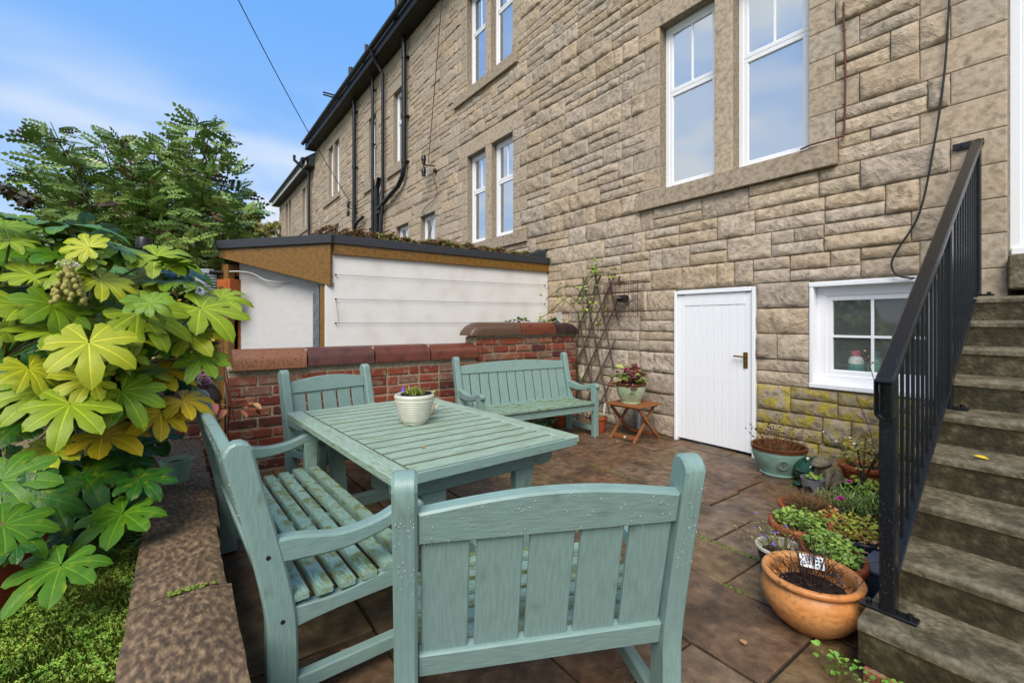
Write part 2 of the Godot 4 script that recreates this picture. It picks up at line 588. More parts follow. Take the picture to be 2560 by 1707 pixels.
	M.glaze_rim = mat(clay, Vector3.ONE * 4.0, 0.35, null, 0.0, false, Color(0.42, 0.24, 0.14))
	M.cream = mat(noise(86, 0.02, [[0.0, Color(0.74, 0.73, 0.66)], [1.0, Color(0.84, 0.83, 0.77)]], 256, 4), Vector3.ONE * 3.0, 0.3)
	M.sagepot = plain(Color(0.55, 0.68, 0.62), 0.4)
	M.navy = plain(Color(0.10, 0.12, 0.20), 0.3)
	M.blackpot = plain(Color(0.07, 0.07, 0.08), 0.4)
	M.greypot = plain(Color(0.34, 0.40, 0.47), 0.4, 0.2)
	M.zinc = plain(Color(0.62, 0.64, 0.68), 0.35, 0.6)
	M.frog = mat(noise(88, 0.03, [[0.0, Color(0.05, 0.16, 0.12)], [0.5, Color(0.10, 0.27, 0.20)], [1.0, Color(0.22, 0.40, 0.32)]], 256, 4), Vector3.ONE * 5.0, 0.12)
	M.frogstone = mat(noise(89, 0.03, [[0.0, Color(0.36, 0.32, 0.26)], [1.0, Color(0.56, 0.52, 0.44)]], 256, 5), Vector3.ONE * 5.0, 0.9, fine, 0.3)
	M.soil = mat(noise(90, 0.05, [[0.0, Color(0.05, 0.04, 0.03)], [1.0, Color(0.20, 0.14, 0.09)]], 256, 4), Vector3.ONE * 4.0, 0.95, fine, 1.5)
	# ground
	var slabtex := noise(92, 0.012, [[0.0, Color(0.30, 0.235, 0.18)], [0.35, Color(0.41, 0.335, 0.26)], [0.65, Color(0.47, 0.39, 0.305)], [1.0, Color(0.57, 0.485, 0.39)]], 1024, 6)
	var damp := noise(93, 0.010, [[0.0, Color(0.10, 0.08, 0.055, 0.75)], [0.3, Color(0.16, 0.13, 0.08, 0.4)], [0.5, Color(0.3, 0.24, 0.16, 0.0)], [0.75, Color(0.4, 0.36, 0.2, 0.0)], [1.0, Color(0.36, 0.34, 0.16, 0.4)]], 512, 5)
	M.slab = []
	var gloss := noise(94, 0.02, [[0.0, g8(0.45)], [1.0, g8(1.0)]], 256, 4)
	for c in [Color(1, 1, 1), Color(0.93, 0.88, 0.85), Color(0.98, 0.97, 0.88), Color(0.86, 0.82, 0.80), Color(0.95, 0.86, 0.80)]:
		var sm := over(mat(slabtex, Vector3.ONE * 0.8, 0.5, chisel, 0.6, true, c), damp, Vector3.ONE * 0.45, true)
		sm.roughness_texture = gloss
		sm.roughness = 0.72
		M.slab.append(sm)
	M.joint = over(mat(noise(95, 0.03, [[0.0, Color(0.07, 0.06, 0.045)], [1.0, Color(0.19, 0.16, 0.11)]], 256, 4), Vector3.ONE * 2.0, 0.95, null, 0.0, true), noise(96, 0.012, [[0.0, Color(0.2, 0.26, 0.03, 0.0)], [0.6, Color(0.2, 0.26, 0.03, 0.0)], [0.72, Color(0.26, 0.33, 0.04, 0.95)], [1.0, Color(0.33, 0.40, 0.06, 1.0)]], 256, 3), Vector3.ONE * 0.5, true)
	var concrete := noise(98, 0.02, [[0.0, Color(0.28, 0.25, 0.19)], [0.3, Color(0.38, 0.345, 0.27)], [0.7, Color(0.47, 0.435, 0.355)], [1.0, Color(0.57, 0.545, 0.46)]], 1024, 6)
	var slime := noise(99, 0.011, [[0.0, Color(0.13, 0.12, 0.06, 0.85)], [0.35, Color(0.2, 0.18, 0.10, 0.55)], [0.55, Color(0.3, 0.28, 0.18, 0.15)], [0.75, Color(0.4, 0.4, 0.3, 0.0)], [1.0, Color(0.62, 0.62, 0.56, 0.35)]], 512, 6)
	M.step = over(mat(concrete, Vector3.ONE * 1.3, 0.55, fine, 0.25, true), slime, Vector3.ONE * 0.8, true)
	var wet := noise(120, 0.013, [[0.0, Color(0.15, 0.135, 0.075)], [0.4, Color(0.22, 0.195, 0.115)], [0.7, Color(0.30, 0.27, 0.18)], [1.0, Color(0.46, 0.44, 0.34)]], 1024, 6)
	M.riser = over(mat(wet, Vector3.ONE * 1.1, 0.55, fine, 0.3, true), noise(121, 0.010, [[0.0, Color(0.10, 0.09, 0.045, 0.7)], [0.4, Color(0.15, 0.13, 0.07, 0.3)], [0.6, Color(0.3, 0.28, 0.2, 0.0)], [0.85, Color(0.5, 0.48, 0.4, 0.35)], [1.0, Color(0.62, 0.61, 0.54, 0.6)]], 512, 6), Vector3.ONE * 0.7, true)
	M.coping = over(mat(noise(101, 0.032, [[0.0, Color(0.21, 0.16, 0.12)], [0.38, Color(0.35, 0.275, 0.205)], [0.6, Color(0.47, 0.38, 0.28)], [0.85, Color(0.60, 0.50, 0.38)], [1.0, Color(0.72, 0.62, 0.48)]], 1024, 7), Vector3(1.1, 1.1, 0.55), 0.75, fine, 0.5, true), damp, Vector3.ONE * 0.4, true)
	M.grassbase = mat(noise(103, 0.02, [[0.0, Color(0.16, 0.18, 0.05)], [0.6, Color(0.30, 0.34, 0.08)], [1.0, Color(0.44, 0.42, 0.15)]], 512, 5), Vector3.ONE * 1.2, 0.95, fine, 1.0, true)
	# garage
	M.render = mat(noise(105, 0.008, [[0.0, Color(0.83, 0.81, 0.79)], [0.5, Color(0.87, 0.86, 0.85)], [1.0, Color(0.885, 0.88, 0.875)]], 512, 4), Vector3.ONE * 0.5, 0.85, fine, 0.08, true)
	M.bronze = mat(noise(106, 0.03, [[0.0, Color(0.36, 0.25, 0.09)], [0.5, Color(0.47, 0.34, 0.135)], [1.0, Color(0.55, 0.38, 0.15)]], 512, 6), Vector3.ONE * 1.2, 0.42, null, 0.0, true)
	M.roofedge = mat(noise(107, 0.05, [[0.0, Color(0.14, 0.15, 0.17)], [1.0, Color(0.24, 0.255, 0.28)]], 256, 4), Vector3.ONE * 3.0, 0.5, null, 0.0, true)
	M.lead = plain(Color(0.30, 0.33, 0.37), 0.4, 0.5)
	M.galv = mat(noise(108, 0.03, [[0.0, Color(0.40, 0.42, 0.44)], [1.0, Color(0.60, 0.62, 0.64)]], 256, 3, FastNoiseLite.TYPE_CELLULAR), Vector3.ONE * 6.0, 0.45, null, 0.0)
	M.galv.metallic = 0.6
	M.doorwhite = mat(noise(109, 0.02, [[0.0, Color(0.74, 0.735, 0.735)], [0.4, Color(0.77, 0.765, 0.765)], [1.0, Color(0.79, 0.785, 0.785)]], 512, 4), Vector3.ONE * 1.0, 0.7, fine, 0.1, true)
	M.softit = plain(Color(0.16, 0.14, 0.10), 0.6)
	# paint, frames, glass
	M.white = plain(Color(0.93, 0.935, 0.95), 0.35)
	M.whitewood = mat(noise(111, 0.02, [[0.0, Color(0.92, 0.925, 0.94)], [1.0, Color(0.95, 0.955, 0.965)]], 256, 4), Vector3(8, 1, 8), 0.5, fine, 0.03)
	M.mirror = plain(Color(0.80, 0.83, 0.86), 0.02, 0.92)
	M.glass = plain(Color(0.8, 0.86, 0.84, 0.06), 0.03)
	M.glass.transparency = BaseMaterial3D.TRANSPARENCY_ALPHA
	M.dark = plain(Color(0.05, 0.05, 0.05), 0.9)
	M.room = plain(Color(0.23, 0.24, 0.24), 0.9)
	M.iron = mat(noise(113, 0.04, [[0.0, Color(0.05, 0.058, 0.07)], [1.0, Color(0.10, 0.115, 0.135)]], 256, 3), Vector3.ONE * 6.0, 0.26, fine, 0.06)
	M.pipe = plain(Color(0.075, 0.08, 0.09), 0.38)
	M.gutter = plain(Color(0.12, 0.14, 0.17), 0.4)
	M.slate = plain(Color(0.18, 0.19, 0.21), 0.6)
	M.brass = plain(Color(0.55, 0.42, 0.19), 0.35, 0.85)
	M.cable = plain(Color(0.10, 0.11, 0.11), 0.6)
	M.redcable = plain(Color(0.36, 0.17, 0.12), 0.6)
	M.greywood = mat(noise(115, 0.02, [[0.0, Color(0.24, 0.20, 0.17)], [1.0, Color(0.47, 0.41, 0.36)]], 256, 4), Vector3(1, 9, 9), 0.85)
	M.teak = mat(noise(116, 0.02, [[0.0, Color(0.36, 0.20, 0.10)], [0.5, Color(0.54, 0.32, 0.17)], [1.0, Color(0.66, 0.43, 0.25)]], 512, 5), Vector3(1.2, 10, 10), 0.5, grain, 0.1)
	M.redwood = mat(noise(117, 0.02, [[0.0, Color(0.58, 0.26, 0.09)], [1.0, Color(0.74, 0.38, 0.15)]], 256, 4), Vector3(8, 1.5, 8), 0.5)
	M.rust = plain(Color(0.27, 0.17, 0.11), 0.8)
	M.plasticgrey = plain(Color(0.62, 0.65, 0.69), 0.5)
	M.plasticwhite = plain(Color(0.84, 0.84, 0.82), 0.4)
	M.bark = mat(noise(118, 0.03, [[0.0, Color(0.17, 0.13, 0.09)], [1.0, Color(0.38, 0.32, 0.24)]], 256, 4), Vector3(6, 2, 6), 0.9)
	M.stem = plain(Color(0.36, 0.38, 0.12), 0.5)
	M.stembrown = plain(Color(0.30, 0.22, 0.13), 0.7)
	M.leaf = vcol(0.38, 0.30)
	M.leaf_dull = vcol(0.55, 0.25)
	M.dry = vcol(0.8, 0.1)
	M.petal = vcol(0.6, 0.3)
	M.drop = plain(Color(0.92, 0.95, 0.95, 0.25), 0.03)
	M.drop.refraction_enabled = true
	M.drop.refraction_scale = 0.033


# ------------------------------------------------------------------ the ground
func setting() -> void:
	var g := MB.new()
	g.face(Vector3(-400, -0.25, 400), Vector3(400, -0.25, 400), Vector3(400, -0.25, -400), Vector3(-400, -0.25, -400))
	structure("ground", g, M.grassbase)
	var p := MB.new()
	p.box(Vector3(2.5, -0.13, -2.4), Vector3(4.62, 0.23, 6.4), 0.0)
	var patio := structure("patio", p, M.joint)
	# flagstones, laid in rows across
	var rows := [0.20, 0.72, 1.25, 1.80, 2.33, 2.735, 3.25, 3.70, 4.13, 4.55, 4.80]
	for r in rows.size() - 1:
		var z := -5.0 - rnd(0, 0.4)
		if r == 4: z = -5.31
		if r == 5: z = -5.06
		while z < 0.75:
			var l := rnd(0.38, 0.72)
			if absf(z + l + 1.30) < 0.2 and r in [3, 4]: l = -1.30 - z
			var z0 := maxf(z, -4.85)
			var z1 := z + l
			if z1 > -4.7:
				var m := MB.new()
				var w: float = rows[r + 1] - rows[r]
				var gap := 0.007
				var lx := w - gap * 2
				var lz := z1 - z0 - gap * 2
				# a slightly uneven slab with worn arrises
				var pts := []
				var us := [0.0, 0.012, 0.33, 0.66, 0.988, 1.0]
				for j in 6:
					for i in 6:
						var edge: bool = i == 0 or i == 5 or j == 0 or j == 5
						var px: float = (us[i] - 0.5) * lx
						var pz: float = (0.5 - us[j]) * lz
						var wob := rock.get_noise_2d((px + rows[r]) * 9.0, (pz + z0) * 9.0) * 0.004
						pts.append(Vector3(px + (wob if i == 0 or i == 5 else 0.0), (-0.006 if edge else rock.get_noise_2d(px * 5.0 + z0 * 7.0, pz * 5.0) * 0.003), pz + (wob if j == 0 or j == 5 else 0.0)))
				m.grid(pts, 6, 6)
				var hx := lx * 0.5
				var hz := lz * 0.5
				m.face(Vector3(-hx, -0.03, hz), Vector3(hx, -0.03, hz), Vector3(hx, -0.006, hz), Vector3(-hx, -0.006, hz))
				m.face(Vector3(-hx, -0.03, -hz), Vector3(-hx, -0.03, hz), Vector3(-hx, -0.006, hz), Vector3(-hx, -0.006, -hz))
				m.face(Vector3(hx, -0.006, hz), Vector3(hx, -0.03, hz), Vector3(hx, -0.03, -hz), Vector3(hx, -0.006, -hz))
				var xf := Transform3D(Basis(Vector3.UP, rnd(-0.004, 0.004)) * Basis(Vector3(1, 0, 0), rnd(-0.004, 0.004)), Vector3((rows[r] + rows[r + 1]) * 0.5, rnd(-0.003, 0.004), (z0 + z1) * 0.5))
				part(patio, "paving_slab", m, M.slab[rng.randi() % M.slab.size()], xf)
			z = z1
	# moss in some joints
	var mossy := []
	var tints := []
	var tuft := MB.new()
	tuft.ball(Vector3.ZERO, Vector3(0.007, 0.005, 0.007), 6, 4)
	for line in [[Vector3(2.735, 0, -1.30), Vector3(2.735, 0, -1.72), 90], [Vector3(3.7, 0, -1.75), Vector3(4.4, 0, -1.75), 30], [Vector3(2.33, 0, -1.18), Vector3(2.33, 0, -1.32), 30], [Vector3(2.74, 0, -1.7), Vector3(3.2, 0, -1.72), 70], [Vector3(3.25, 0, -2.6), Vector3(3.25, 0, -3.2), 40], [Vector3(2.0, 0, -0.62), Vector3(2.1, 0, -0.45), 60], [Vector3(4.74, 0, -3.6), Vector3(4.76, 0, -2.4), 50], [Vector3(2.1, 0, -0.74), Vector3(2.2, 0, -0.70), 30]]:
		for k in line[2]:
			var q: Vector3 = line[0].lerp(line[1], rng.randf()) + Vector3(rnd(-0.012, 0.012), -0.004, rnd(-0.012, 0.012))
			mossy.append(Transform3D(Basis().scaled(Vector3(rnd(0.6, 1.5), rnd(0.5, 1.3), rnd(0.6, 1.5))), q))
			tints.append(Color(0.06, 0.10, 0.012).lerp(Color(0.16, 0.21, 0.02), rng.randf()))
	scatter(patio, "moss", tuft.mesh(), M.dry, mossy, tints)

	# raised garden on the left, held by a low wall
	var bank := MB.new()
	bank.box(Vector3(-20.11, 0.05, -6.0), Vector3(40.0, 0.52, 26.0), 0.0)
	structure("garden_bank", bank, M.grassbase)
	lawn()
	var w := thing("retaining_wall", "low garden wall topped with long worn brown flagstones, beside the two-seat bench", "wall", Vector3(0.03, 0, -2))
	var body := MB.new()
	body.box(Vector3(0.02, 0.17, -1.90) - w.position, Vector3(0.22, 0.36, 5.7), 0.01)
	part(w, "wall_body", body, M.coping)
	var cuts := [0.9, 0.1, -0.72, -1.396, -2.03, -2.655, -3.62, -4.72]
	for k in cuts.size() - 1:
		var za: float = cuts[k]
		var zb: float = cuts[k + 1]
		var m := MB.new()
		var pts := []
		var cols := 9
		var rows2 := 7
		for j in rows2:
			for i in cols:
				var f := float(i) / (cols - 1)
				var s := float(j) / (rows2 - 1)
				var z := lerpf(za - 0.004, zb + 0.004, f)
				var edge := absf(s - 0.5) * 2.0
				var x := -0.132 + 0.298 * s - (0.020 * (z + 2.0) * 0.3)
				if k % 2 == 0 and j == rows2 - 1: x -= 0.016
				if edge > 0.99: x += rock.get_noise_2d(z * 6.0, s * 4.0) * 0.007
				var y := 0.42 + rock.get_noise_2d(z * 5.0, x * 9.0) * 0.008 - (0.014 if edge > 0.99 else 0.0) - (0.01 if i == 0 or i == cols - 1 else 0.0)
				pts.append(Vector3(x, y, z))
		# rows run along z first: build a sheet, then its sides
		m.grid(pts, cols, rows2, false, true)
		for i in cols - 1:
			var a: Vector3 = pts[(rows2 - 1) * cols + i]
			var b: Vector3 = pts[(rows2 - 1) * cols + i + 1]
			m.quad(a, b, b + Vector3(-0.008, -0.075, 0), a + Vector3(-0.008, -0.075, 0), Vector3(0.98, -0.1, 0))
			var c: Vector3 = pts[i]
			var d: Vector3 = pts[i + 1]
			m.quad(c, d, d + Vector3(0, -0.075, 0), c + Vector3(0, -0.075, 0), Vector3(-1, 0, 0))
		for j in rows2 - 1:
			for e in [0, cols - 1]:
				var a2: Vector3 = pts[j * cols + e]
				var b2: Vector3 = pts[(j + 1) * cols + e]
				m.quad(a2, b2, b2 - Vector3(0, 0.07, 0), a2 - Vector3(0, 0.07, 0), Vector3(0, 0, 1 if e == 0 else -1))
		part(w, "coping_stone", m, M.coping, Transform3D(Basis(), -w.position))
	var mw := []
	var mt := []
	for k in 45:
		var f := rng.randf()
		mw.append(Transform3D(Basis().scaled(Vector3(rnd(0.5, 1.3), rnd(0.5, 1.2), rnd(0.5, 1.3))), Vector3(lerpf(-0.02, 0.12, f * f), 0.417, -2.03 + rnd(-0.012, 0.012)) - w.position))
		mt.append(Color(0.08, 0.14, 0.012).lerp(Color(0.20, 0.26, 0.03), rng.randf()))
	scatter(w, "moss", tuft.mesh(), M.dry, mw, mt)


func lawn() -> void:
	# grass blades and clover in front of the shrub
	var blade := MB.new()
	blade.tinted = true
	for k in 3:
		var a := TAU * k / 3.0
		var d := Vector3(cos(a), 0, sin(a))
		var sd := Vector3(-d.z, 0, d.x) * 0.0022
		var b0 := d * 0.004
		var b1 := d * 0.010 + Vector3(0, 0.022, 0)
		var b2 := d * 0.022 + Vector3(0, 0.036, 0)
		var nn := (d + Vector3.UP).normalized()
		blade.tri(b0 - sd, b0 + sd, b1 + sd * 0.8, nn, nn, nn)
		blade.tri(b0 - sd, b1 + sd * 0.8, b1 - sd * 0.8, nn, nn, nn)
		blade.tri(b1 - sd * 0.8, b1 + sd * 0.8, b2, nn, nn, nn)
	var where := []
	var tints := []
	for k in 26000:
		var x := rnd(-0.85, -0.13)
		var z := rnd(-3.0, -1.5)
		var p := rock.get_noise_2d(x * 3.0, z * 3.0)
		if p < -0.32 and rng.randf() < 0.55: continue
		where.append(Transform3D(Basis(Vector3.UP, rnd(0, TAU)).scaled(Vector3.ONE * rnd(0.6, 1.25)), Vector3(x, 0.308, z)))
		tints.append(Color(0.12, 0.23, 0.015).lerp(Color(0.40, 0.46, 0.05), clampf(rng.randf() * 0.7 + p * 0.6, 0, 1)))
	var o := scatter(self, "grass", blade.mesh(), M.leaf_dull, where, tints)
	meta(o, "short mossy lawn grass below the fatsia shrub", "grass")
	var cl := MB.new()
	cl.tinted = true
	for k in 3:
		var a := TAU * k / 3.0
		var d := Vector3(cos(a), 0, sin(a))
		var t := Vector3(-d.z, 0, d.x)
		cl.tri(Vector3.ZERO, d * 0.008 + t * 0.005 + Vector3(0, 0.002, 0), d * 0.011 + Vector3(0, 0.001, 0), Vector3.UP, Vector3.UP, Vector3.UP)
		cl.tri(Vector3.ZERO, d * 0.011 + Vector3(0, 0.001, 0), d * 0.008 - t * 0.005 + Vector3(0, 0.002, 0), Vector3.UP, Vector3.UP, Vector3.UP)
	where = []
	tints = []
	for k in 5200:
		var x := rnd(-0.7, -0.13)
		var z := rnd(-2.75, -1.5)
		if rock.get_noise_2d(x * 4.0 + 9.0, z * 4.0) < -0.02 - 0.5 * (x + 0.6): continue
		where.append(Transform3D(Basis(Vector3.UP, rnd(0, TAU)).rotated(Vector3(1, 0, 0), rnd(-0.4, 0.4)).scaled(Vector3.ONE * rnd(0.5, 1.0)), Vector3(x, 0.326 + rnd(0, 0.018), z)))
		tints.append(Color(0.13, 0.30, 0.02).lerp(Color(0.36, 0.52, 0.07), rng.randf()))
	o = scatter(self, "clover", cl.mesh(), M.leaf_dull, where, tints)
	meta(o, "bright clover creeping through the lawn next to the wall", "clover")


# ------------------------------------------------------------------ the stone house
func stone_mesh(w: float, h: float, kind: String, near: bool, at: Vector3) -> MB:
	# local axes: x along the wall (towards the viewer), y up, z out of the wall
	var m := MB.new()
	m.tinted = true
	var k := rnd(0.82, 1.10)
	var hue := rnd(-1, 1)
	var base := Color(0.53 + 0.02 * hue, 0.432, 0.325 - 0.026 * hue)
	if kind == "ashlar":
		base = Color(0.51 + 0.012 * hue, 0.42, 0.318 - 0.012 * hue)
		k = rnd(0.9, 1.06)
	if at.y < 1.2: base = base.lerp(Color(0.46, 0.395, 0.31), 0.5)
	m.col = Color(base.r * k, base.g * k, base.b * k)
	var gap := 0.0028 if near else 0.0035
	w -= gap * 2
	h -= gap * 2
	var nx := clampi(int(w / (0.05 if near else 0.16)), 2, 13 if near else 4) if kind != "ashlar" else 1
	var ny := clampi(int(h / (0.045 if near else 0.13)), 1, 6 if near else 2) if kind != "ashlar" else 1
	var us := [0.0, 0.011 / w]
	for i in range(1, nx): us.append(float(i) / nx)
	us.append(1.0 - 0.011 / w)
	us.append(1.0)
	var vs := [0.0, 0.010 / h]
	for j in range(1, ny): vs.append(float(j) / ny)
	vs.append(1.0 - 0.010 / h)
	vs.append(1.0)
	var bulge := rnd(0.016, 0.034)
	if h < 0.16: bulge *= 0.8
	var tx := rnd(-0.4, 0.4)
	var ty := rnd(-0.2, 0.45)
	var pts := []
	for j in vs.size():
		for i in us.size():
			var x: float = (us[i] - 0.5) * w
			var y: float = (vs[j] - 0.5) * h
			var z := 0.0
			var rim: bool = i == 0 or j == 0 or i == us.size() - 1 or j == vs.size() - 1
			if kind == "ashlar":
				z = 0.010 if not rim else 0.004
			elif not rim:
				var q := at + Vector3(0, y, -x)
				var r := rock.get_noise_3d(q.x, q.y * 6.0, q.z * 4.5) + 0.5 * rock.get_noise_3d(q.x + 7.0, q.y * 15.0, q.z * 11.0)
				var near_rim := minf(minf(us[i], 1.0 - us[i]) * w, minf(vs[j], 1.0 - vs[j]) * h)
				z = 0.004 + bulge * clampf(near_rim / 0.014, 0.45, 1.0) * clampf(0.80 + r * 1.25 + tx * x / w - ty * y / h, 0.1, 1.7)
			elif near:
				x += rock.get_noise_2d(at.z * 9.0 + y * 20.0, at.y * 9.0) * 0.002
			pts.append(Vector3(x, y, z))
	m.grid(pts, us.size(), vs.size())
	var hx := w * 0.5
	var hy := h * 0.5
	var z0 := 0.004 if kind == "ashlar" else 0.0
	for s in [-1.0, 1.0]:
		m.quad(Vector3(s * hx, -hy, z0), Vector3(s * hx, hy, z0), Vector3(s * hx, hy, -0.02), Vector3(s * hx, -hy, -0.02), Vector3(s, 0, 0))
		m.quad(Vector3(-hx, s * hy, z0), Vector3(hx, s * hy, z0), Vector3(hx, s * hy, -0.02), Vector3(-hx, s * hy, -0.02), Vector3(0, s, 0))
	return m


func facade(root: Node3D, face_x: float, za: float, zb: float, y0: float, y1: float, open: Array, trims: Array, singles: int) -> void:
	# open: [z0, z1, y0, y1, dressed]; trims: [z0, z1, y0, y1] dressed blocks laid whole (lintels, mullions)
	var out := Basis(Vector3(0, 0, 1), Vector3(0, 1, 0), Vector3(-1, 0, 0))
	var core := MB.new()
	var blocks := []
	for t in trims: blocks.append([t[0], t[1], t[2], t[3], "ashlar"])
	var k := 0
	var y := y0
	while y < y1 - 0.02:
		var top := minf(y + 0.2525, y1)
		var marks := [za, zb]
		var here := []
		for o in open:
			if o[3] > y + 0.004 and o[2] < top - 0.004: here.append(o)
		for o in trims:
			if o[3] > y + 0.004 and o[2] < top - 0.004: here.append(o)
		# dressed blocks in and out beside the openings
		for o in open:
			if o.size() > 4 and o[4] and o[3] > y + 0.05 and o[2] < top - 0.05:
				var w := 0.40 if k % 2 == 0 else 0.22
				var ya := maxf(y, o[2])
				var yb := minf(top, o[3])
				for s in [[o[0] - w, o[0]], [o[1], o[1] + w]]:
					var clear := true
					for q in here:
						if s[0] < q[1] - 0.01 and s[1] > q[0] + 0.01 and q != o: clear = false
					if clear and s[0] >= za and s[1] <= zb + 0.01:
						var b := [s[0], s[1], ya, yb, "ashlar"]
						blocks.append(b)
						here.append(b)
		if za < -1.5 and zb > -0.6:      # dressed corner by the back door
			var w2 := 0.48 if k % 2 == 0 else 0.30
			var b2 := [-0.56 - w2, -0.56, y, top, "ashlar"]
			var free := true
			for q in here:
				if b2[0] < q[1] - 0.01 and b2[1] > q[0] + 0.01 and q[1] < -0.6: free = false
			if free:
				blocks.append(b2)
				here.append(b2)
		for o in here:
			marks.append(clampf(o[0], za, zb))
			marks.append(clampf(o[1], za, zb))
		marks.sort()
		var runs := []
		for i in marks.size() - 1:
			if marks[i + 1] - marks[i] < 0.004: continue
			var mid: float = (marks[i] + marks[i + 1]) * 0.5
			var spans := [[y, top]]
			for o in here:
				if o[0] < mid and o[1] > mid:
					var left := []
					for s in spans:
						if o[2] <= s[0] + 0.004 and o[3] >= s[1] - 0.004: continue
						if o[3] <= s[0] or o[2] >= s[1]: left.append(s)
						else:
							if o[2] - s[0] > 0.03: left.append([s[0], o[2]])
							if s[1] - o[3] > 0.03: left.append([o[3], s[1]])
					spans = left
			for s in spans:
				var joined := false
				for r in runs:
					if absf(r[1] - marks[i]) < 0.002 and absf(r[2] - s[0]) < 0.002 and absf(r[3] - s[1]) < 0.002:
						r[1] = marks[i + 1]
						joined = true
				if not joined: runs.append([marks[i], marks[i + 1], s[0], s[1]])
		for r in runs:
			var z: float = r[0]
			var hh: float = r[3] - r[2]
			while z < r[1] - 0.01:
				var l := rnd(0.30, 0.66)
				var pick := rng.randf()
				if pick < 0.18: l = rnd(0.16, 0.24)
				if r[1] - z - l < 0.13: l = r[1] - z
				if pick > 0.62 and hh > 0.2 and l > 0.3:
					var cut: float = r[2] + hh * rnd(0.42, 0.58)
					blocks.append([z, z + l, r[2], cut, "rock"])
					if pick > 0.9 and l > 0.4:
						var at := l * rnd(0.4, 0.6)
						blocks.append([z, z + at, cut, r[3], "rock"])
						blocks.append([z + at, z + l, cut, r[3], "rock"])
					else:
						blocks.append([z, z + l, cut, r[3], "rock"])
				else:
					blocks.append([z, z + l, r[2], r[3], "rock"])
				z += l
		# the wall behind the stones, with the openings left out
		var gaps := [za]
		var opens := []
		for o in open:
			if o[3] > y + 0.001 and o[2] < top - 0.001: opens.append(o)
		opens.sort_custom(func(a, b): return a[0] < b[0])
		var zc := za
		for o in opens:
			if o[0] > zc: core.box(Vector3(face_x + 0.007 + 0.2, (y + top) * 0.5, (zc + o[0]) * 0.5), Vector3(0.4, top - y, o[0] - zc), 0.0)
			if o[2] > y: core.box(Vector3(face_x + 0.207, (y + o[2]) * 0.5, (o[0] + o[1]) * 0.5), Vector3(0.4, o[2] - y, o[1] - o[0]), 0.0)
			if o[3] < top: core.box(Vector3(face_x + 0.207, (top + o[3]) * 0.5, (o[0] + o[1]) * 0.5), Vector3(0.4, top - o[3], o[1] - o[0]), 0.0)
			zc = maxf(zc, o[1])
		if zb > zc: core.box(Vector3(face_x + 0.207, (y + top) * 0.5, (zc + zb) * 0.5), Vector3(0.4, top - y, zb - zc), 0.0)
		y = top
		k += 1
	part(root, "wall_core", core, M.mortar, Transform3D(Basis(), -root.position))
	# the stones that show largest are pieces of their own
	var ranked := []
	for b in blocks:
		if b[1] - b[0] < 0.03 or b[3] - b[2] < 0.03: continue
		var mid := Vector3(face_x, (b[2] + b[3]) * 0.5, (b[0] + b[1]) * 0.5)
		var s := seen_at(mid)
		var score := 0.0
		if s.z > 0.3 and s.x > -60 and s.x < 2640 and s.y > -90 and s.y < 1750 and not (s.x < 1375 and s.y > 655) and not (s.x > 2250 and s.y > 900):
			score = (b[1] - b[0]) * (b[3] - b[2]) / (s.z * s.z * s.z)
		ranked.append([score, b, mid])
	ranked.sort_custom(func(a, b): return a[0] > b[0])
	var rest := MB.new()
	rest.tinted = true
	for i in ranked.size():
		var b = ranked[i][1]
		var mid: Vector3 = ranked[i][2]
		var near: bool = i < singles and ranked[i][0] > 0.0
		var m := stone_mesh(b[1] - b[0], b[3] - b[2], b[4], near, mid)
		if near:
			var mm: Material = M.ashlar if b[4] == "ashlar" else (M.mossy if mid.y < 0.72 and mid.z > -2.4 else M.stone)
			part(root, "stone", m, mm, Transform3D(out, mid - root.position))
		else:
			for q in m.v.size():
				rest.v.append(out * m.v[q] + mid - root.position)
				rest.n.append(out * m.n[q])
				rest.c.append(m.c[q])
	stuff(part(root, "stonework", rest, M.stone))


func sash(root: Node3D, face_x: float, z0: float, z1: float, y0: float, y1: float, style: String, glass: Material) -> void:
	# a white window standing 0.11 m back in its opening; x runs into the house
	var o := root.position
	var x := face_x + 0.115
	var f := part(root, "window", frame_mesh(z0, z1, y0, y1, 0.055, 0.07, x, o), M.white)
	var a := z0 + 0.05
	var b := z1 - 0.05
	var c := y0 + 0.05
	var d := y1 - 0.05
	var split := c + (d - c) * 0.60
	var cells := []
	if style == "sash": cells = [[a, b, c, split - 0.0], [a, b, split, d]]
	elif style == "four": cells = [[a, b, c, d]]
	else: cells = [[a, b, c, split], [a, b, split, d]]
	for q in cells:
		part(f, "sash_frame", frame_mesh(q[0], q[1], q[2], q[3], 0.05, 0.045, x + 0.008, o), M.white)
	for i in cells.size():
		var q = cells[i]
		var g := MB.new()
		g.box(Vector3(x + 0.03, (q[2] + q[3]) * 0.5, (q[0] + q[1]) * 0.5) - o, Vector3(0.006, q[3] - q[2] - 0.08, q[1] - q[0] - 0.08), 0.0)
		part(f, "pane", g, glass)
		if (style == "sash" and i == 1) or style == "four":
			var bar := MB.new()
			bar.box(Vector3(x + 0.022, (q[2] + q[3]) * 0.5, (q[0] + q[1]) * 0.5) - o, Vector3(0.014, q[3] - q[2] - 0.09, 0.022), 0.002)
			if style == "four": bar.box(Vector3(x + 0.0221, q[2] + (q[3] - q[2]) * 0.5, (q[0] + q[1]) * 0.5) - o, Vector3(0.0125, 0.022, q[1] - q[0] - 0.09), 0.002)
			part(f, "glazing_bar", bar, M.white)
	var dark := MB.new()
	dark.box(Vector3(x + 0.11, (y0 + y1) * 0.5, (z0 + z1) * 0.5) - o, Vector3(0.02, y1 - y0 - 0.02, z1 - z0 - 0.02), 0.0)
	part(f, "blind", dark, M.room)


